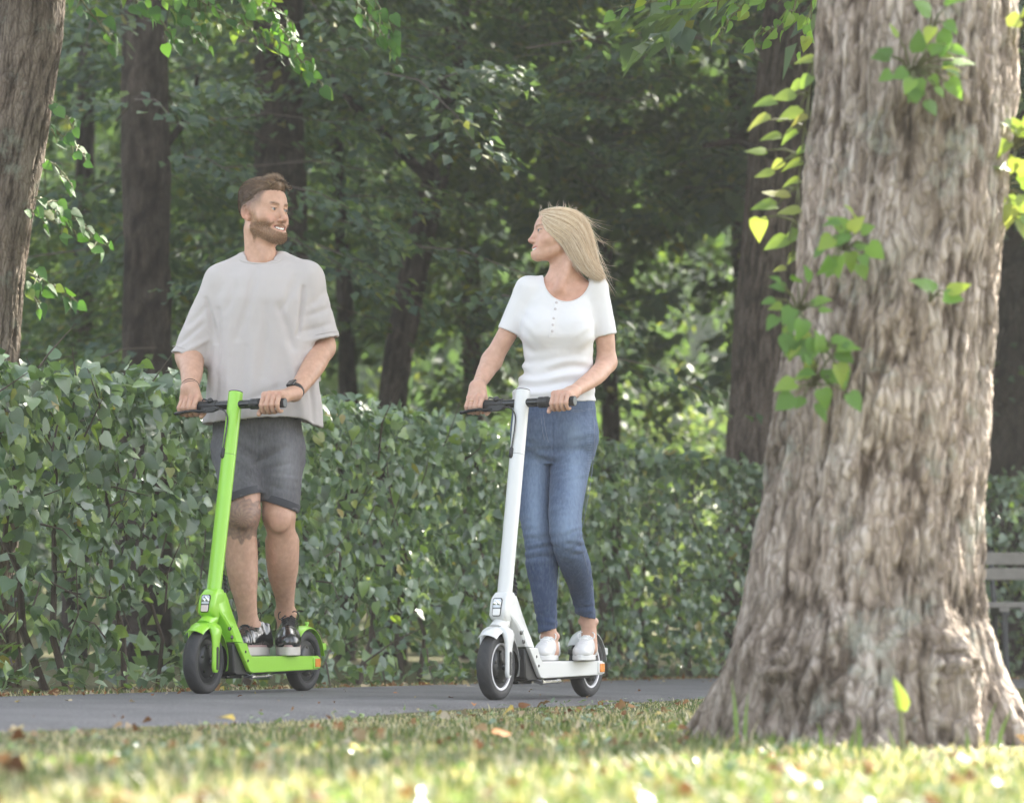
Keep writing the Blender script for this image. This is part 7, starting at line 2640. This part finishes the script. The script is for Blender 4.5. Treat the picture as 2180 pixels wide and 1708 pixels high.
    # ---------- top
    tee = cloth_material('white_rib_jersey', (.71, .695, .70), weave=1100, bump=.2, var=.03)
    z = lambda y: J(1190, y)[2]
    rows = []
    for y, xl, xr, dy, ry in ((592, 1158, 1240, .02, .05), (610, 1130, 1262, .02, .072), (640, 1114, 1268, .015, .086), (690, 1107, 1266, .005, .105), (720, 1109, 1264, .0, .108), (750, 1115, 1262, .01, .092), (785, 1114, 1261, .02, .084), (815, 1103, 1264, .02, .090), (845, 1088, 1267, .02, .098), (870, 1084, 1270, .02, .104)):
        a, b = J(xl, y, dy), J(xr, y, dy)
        rows.append((a[2], (a[0] + b[0]) / 2, a[1], (b[0] - a[0]) / 2, ry))

    def folds(p):
        x, y = to_px(p)
        v = .0085 * np.sin(y / 4.6 + .9 * np.sin((x - 1185) / 30) + 2.2 * fbm(p * np.array([7, 7, 5]), 2, 11)) * sstep(745, 785, y) * sstep(865, 835, y) * (.55 + .6 * fbm(p * 9, 2, 4))
        v += .0022 * np.sin((y + .8 * np.abs(x - 1187)) / 5 + 2 * fbm(p * 8, 2, 6)) * np.exp(-((np.abs(x - 1187) - 62) / 20) ** 2 - ((y - 715) / 45) ** 2)
        v += .0010 * fbm(p * 35, 2, 3)
        return v
    shR, shL = J(1126, 618, .02), J(1263, 613, .02)
    eR, eL = J(1084, 708, .02), J(1287, 715, .03)
    outer = loft(rows, k=0, e=2.15)
    body_t = [outer, el(J(1150, 700, -.060), (px(36), .050, px(34)), k=.04), el(J(1222, 702, -.055), (px(36), .050, px(34)), k=.04),
              rc(J(1165, 607, .02), shR, px(17), px(29), k=.04), rc(J(1225, 607, .02), shL, px(17), px(29), k=.04),
              Prim(lambda p: np.maximum(outer.fn(p) + .0068, p[:, 2] - z(800)), outer.c, outer.r, k=.002, op='-'),
              Prim(lambda p: p[:, 2] - (z(854) - .004 * np.sin((p[:, 0]) * 30)), np.array([J(1190, 880)[0], YC, z(915)]), .25, k=.002, op='-')]
    shp = [Shape(body_t)]
    for s, e, r in ((shR, eR, px(26.5)), (shL, eL, px(26))):
        a = (e - s) / np.linalg.norm(e - s)
        shp.append(Shape([rc(s, s + (e - s) * 1.2, px(31), r, k=0), Prim((lambda a, e: lambda p: -((p - e) @ a))(a, e), e + a * .06, .2, k=.003, op='-'),
                          rc(s + (e - s) * .78, s + (e - s) * 1.5, r - .012, r - .0055, k=.003, op='-')]))
    fs, lo, hi = union(*shp, k=.018)

    def top(p):
        x, y = to_px(p)
        hole = (np.sqrt(((x - 1206) / 50.0) ** 2 + ((y - 590) / 52.0) ** 2) - 1) * px(50) + .3 * np.maximum(0, p[:, 1] - YC - .03)
        return smax(fs(p), -hole, .003)
    solid = union(Shape(body_t[:5]), *[Shape(q.pr[:1]) for q in shp[1:]], k=.018)[0]
    hi[2] = z(575)
    V, F = isosurf(top, lo, hi, .0042)
    V = smooth_mesh(V, F, 1, .5)
    V = displaced(V, F, folds, solid)
    so = link('shirt', np_mesh('shirt', V, F), tee, root, True)

    def on_front(x, y, f=top, lift=.001):
        ys = np.linspace(-.22, .05, 136)
        p = np.array([J(x, y, d) for d in ys]); d = f(p); j = np.nonzero(d < 0)[0]
        return Vector(p[j[0]]) - Vector((0, lift, 0)) if len(j) else Vector(J(x, y, -.1))
    # button placket
    mb = MB()
    L1 = [(1184 - 10.5 * t - 4.5 * t * (1 - t), 644 + 74 * t) for t in np.linspace(0, 1, 12)]
    V2, F2 = [], []
    for (x, y) in L1:
        for dx, lf in ((-6.2, .0005), (-5.6, .0022), (0, .0026), (5.6, .0022), (6.2, .0005)):
            V2.append(on_front(x + dx, y, lift=lf))
    for i in range(len(L1) - 1):
        for q in range(4): F2.append((i * 5 + q, i * 5 + q + 1, (i + 1) * 5 + q + 1, (i + 1) * 5 + q))
    mb.add(V2, F2); mb.build('placket', tee, so, sharp=50, world_mesh=True, recalc=False)
    btn = simple('pearl_button', (.55, .50, .50), .2, spec=.7)
    for t in (.08, .27, .48, .68, .86):
        i = min(10, int(t * 11)); x, y = L1[i]
        c_ = on_front(x, y, lift=.0026)
        MB().lathe([(0, .0022), (.0035, .0024), (.0052, .0015), (.0055, 0)], c_, (0, -1, .1), 16).build('button', btn, so, world_mesh=True)
    # neckline binding
    ring = []
    for q in range(33):
        a = math.pi * (q / 32)
        ring.append(on_front(1206 - 50.6 * math.cos(a), 590 + 52.6 * math.sin(a), lift=.0002))
    A = np.array(ring); A[1:-1] = (A[:-2] + A[1:-1] * 2 + A[2:]) / 4
    MB().tube([Vector(a) for a in A], .0028, 6, cap=False).build('neckline', tee, so, world_mesh=True)
    for s, e, r in ((shR, eR, px(26.5)), (shL, eL, px(26))):
        a = Vector(e - s).normalized(); o1 = a.orthogonal().normalized(); o2 = a.cross(o1); c_ = Vector(e) - a * .016
        MB().tube([c_ + (o1 * math.cos(t) + o2 * math.sin(t)) * (r + .0006) for t in np.linspace(0, 2 * math.pi, 33)], .0010, 5, cap=False).build('hem_seam', tee, so, world_mesh=True)

    # ---------- jeans
    den = cloth_material('blue_denim', (.042, .064, .128), weave=800, bump=.4, var=.28, worn=(.26, .345, .48))
    prow = []
    for y, xl, xr, dy, ry in ((838, 1094, 1264, .02, .088), (870, 1090, 1268, .02, .096), (910, 1086, 1270, .03, .104), (945, 1088, 1270, .03, .106), (972, 1096, 1266, .02, .095), (990, 1120, 1250, .01, .07)):
        a, b = J(xl, y, dy), J(xr, y, dy)
        prow.append((a[2], (a[0] + b[0]) / 2, a[1], (b[0] - a[0]) / 2, ry))
    gR_ = chain([J(1132, 950, .02), J(1134, 1020, .01), J(1139, 1090, -.02), J(1146, 1140, -.045), J(1153, 1200, -.04), J(1159, 1268, -.035), J(1166, 1345, -.005)], [px(44), px(40), px(35), px(32), px(34), px(26), px(20.5)], k=.02)
    gL_ = chain([J(1219, 950, .015), J(1209, 1030, -.045), J(1203, 1095, -.105), J(1206, 1145, -.12), J(1223, 1198, -.035), J(1237, 1250, .07), J(1247, 1313, .15)], [px(46), px(39), px(35.5), px(33.5), px(33), px(26), px(21)], k=.02)
    def cut(e, a):
        a = np.array(a) / np.linalg.norm(a)
        return Prim(lambda p: -((p - e) @ a), e + a * .06, .09, k=.002, op='-')
    hR, hL = J(1167, 1341, -.005), J(1247, 1311, .15)
    legR = Shape(gR_ + [cut(hR, (.28, .0, -.96)), rc(J(1164, 1315, -.02), J(1169, 1375, .0), px(14), px(18.5), k=.003, op='-')])
    legL = Shape(gL_ + [cut(hL, (-.28, .1, -.95)), rc(J(1244, 1288, .12), J(1250, 1345, .17), px(14), px(19), k=.003, op='-')])
    hips = Shape([loft(prow, k=0, e=2.2), el(J(1140, 925, -.03), (px(48), .07, px(42)), k=.04), el(J(1224, 925, -.02), (px(46), .07, px(42)), k=.04),
                  Prim(lambda p: p[:, 2] - (z(1000) - 1), J(1180, 1000), .01, op='-')])
    fj, lo, hi = union(hips, legR, legL, k=.005)

    def jfold(p):
        x, y = to_px(p)
        v = .0022 * fbm(p * np.array([22, 22, 40]), 3, 41) + creases(x, y, [(1172, 985, 1120, 960, 5, .004), (1176, 985, 1235, 955, 5, .004), (1180, 1000, 1240, 985, 5, .003), (1185, 1020, 1245, 1010, 5, -.003), (1115, 1158, 1165, 1148, 4, .005), (1116, 1172, 1168, 1164, 4, .005), (1118, 1188, 1172, 1182, 4, .004), (1208, 1172, 1246, 1158, 4, .005), (1214, 1184, 1250, 1174, 4, .004), (1130, 1310, 1180, 1300, 4, .003), (1132, 1325, 1182, 1316, 4, .003), (1225, 1285, 1262, 1278, 4, .003)])
        for (cx, cy, sx_, sy_, am, wl_, sl) in ((1150, 1160, 40, 34, .0036, 3.3, .12), (1222, 1165, 30, 24, .0030, 3.4, -.25), (1225, 1130, 24, 16, .0020, 3.2, .4), (1162, 1325, 30, 22, .0026, 3.2, -.1), (1244, 1292, 30, 20, .0026, 3.2, .1), (1175, 965, 40, 24, .0032, 4.2, .0), (1240, 930, 34, 16, .0022, 4.0, .35), (1120, 940, 30, 20, .0022, 4, -.4)):
            v += am * np.sin((y + sl * (x - cx)) / wl_ + 1.8 * fbm(p * 12, 2, int(cx) % 50)) * np.exp(-((x - cx) / sx_) ** 2 - ((y - cy) / sy_) ** 2)
        v += .004 * np.exp(-((x - 1176) / 1.8) ** 2) * (y > 900) * (y < 985)
        return v

    jeans = fj
    V, F = isosurf(jeans, lo, hi, .0042)
    V = smooth_mesh(V, F, 1, .4)
    V = displaced(V, F, jfold, union(Shape(hips.pr[:3]), Shape(gR_), Shape(gL_), k=.010)[0])
    x, y = to_px(V)
    g = lambda cx, cy, sx_, sy_: np.exp(-((x - cx) / sx_) ** 2 - ((y - cy) / sy_) ** 2)
    worn = .16 + .50 * g(1222, 1010, 22, 80) + .42 * g(1140, 1030, 20, 80) + .5 * g(1205, 1120, 24, 45) + .38 * g(1140, 1110, 22, 50) + .25 * g(1228, 920, 26, 22) - .14 * sstep(1170, 1230, y) + .10 * g(1222, 900, 40, 40)
    worn += .22 * g(1255, 980, 5, 90) * (.5 + .5 * np.sin(y * 1.1))
    jo = link('jeans', np_mesh('jeans', V, F, attrs={'worn': np.clip(worn, 0, 1)}), den, root, True)
    stitch = simple('jeans_stitch', (.17, .20, .27), .8)
    def seam(pts, name, r=.0010, f=jeans, off=0):
        q = resample3([np.array((a, b, 0.)) for a, b in pts], 6)
        line = [on_front(v.x, v.y, f=f, lift=.0012) for v in q]
        MB().tube(line, r, 5, cap=False).build(name, stitch, jo, world_mesh=True, recalc=False)
    seam([(1150, 878), (1153, 905), (1157, 930), (1163, 950)], 'fly_stitch')
    seam([(1156, 878), (1159, 903), (1163, 926), (1168, 944)], 'fly_stitch')
    seam([(1214, 871), (1228, 873), (1245, 871), (1262, 866)], 'pocket_stitch')
    seam([(1214, 874), (1228, 876), (1245, 874), (1263, 869)], 'pocket_stitch')
    seam([(1263, 880), (1265, 930), (1262, 980), (1255, 1040), (1244, 1095), (1236, 1150), (1250, 1210), (1262, 1262), (1264, 1305)], 'side_seam', r=.0012)
    seam([(1191, 1205), (1188, 1240), (1184, 1290), (1181, 1335)], 'side_seam', r=.0012)

    # ---------- shoes
    lea = simple('white_leather', (.64, .63, .62), .42, bump=.15, bscale=60)
    solem = simple('white_sole', (.66, .65, .63), .6, var=.05)
    lace = simple('white_lace', (.78, .77, .75), .75)
    deck = lambda s, l: np.array(MW @ Vector((-s, l, .1475)))
    zb = deck(.5, 0)[2]
    for heel, toe in ((np.array(P(1180, 1404, OW.y + .53)), np.array(P(1146, 1404, OW.y + .29))), (np.array(P(1258, 1404, OW.y + .69)), np.array(P(1233, 1404, OW.y + .44)))):
        heel[2] = toe[2] = zb
        o, Rf, Lf = foot_frame(heel, toe)
        build_shoe(root, o, Rf, Lf, lea, solem, lace, None, man=False)

    # ---------- bracelet and ring
    dirb = Vector(J(1036, 786, -.02) - wr).normalized(); a1 = dirb.orthogonal().normalized(); a2 = dirb.cross(a1)
    MB().tube([Vector(wr) + dirb * (.022 + .004 * math.sin(t)) + (a1 * math.cos(t) + a2 * math.sin(t)) * (px(12.5) + .0035) for t in np.linspace(0, 2 * math.pi, 33)], .0011, 6, cap=False).build('wristband', simple('red_cord', (.12, .03, .035), .7), root, world_mesh=True)
    q0 = cR + l3 * (-.011 * .94) + f3 * (.026 * .94) + u3 * (.010 * .94)
    dv = Vector(-u3 * .86 + f3 * .5).normalized(); a1 = dv.orthogonal().normalized(); a2 = dv.cross(a1)
    MB().tube([Vector(q0) + (a1 * math.cos(t) + a2 * math.sin(t)) * .0098 for t in np.linspace(0, 2 * math.pi, 25)], .0011, 6, cap=False).build('finger_ring', simple('gold', (.75, .52, .25), .25, metal=1.0), root, world_mesh=True)
    return root


woman = build_woman()

# ================================================================ haze added to lift the blacks
def haze():
    m = bpy.data.materials.new('haze')
    m.use_nodes = True
    nt = m.node_tree
    nt.nodes.clear()
    out = nt.nodes.new('ShaderNodeOutputMaterial')
    pv = nt.nodes.new('ShaderNodeVolumePrincipled')
    pv.inputs['Color'].default_value = (.93, .94, .92, 1)
    pv.inputs['Density'].default_value = .0015
    pv.inputs['Anisotropy'].default_value = .25
    nt.links.new(pv.outputs[0], out.inputs['Volume'])
    mb = MB(); mb.box((0, 247, 10.0), (820, 1310, 36.0))
    o = mb.build('haze', m, sharp=None)
    tag(o, 'thin haze added to lift the dark tones', kind='stuff')


haze()
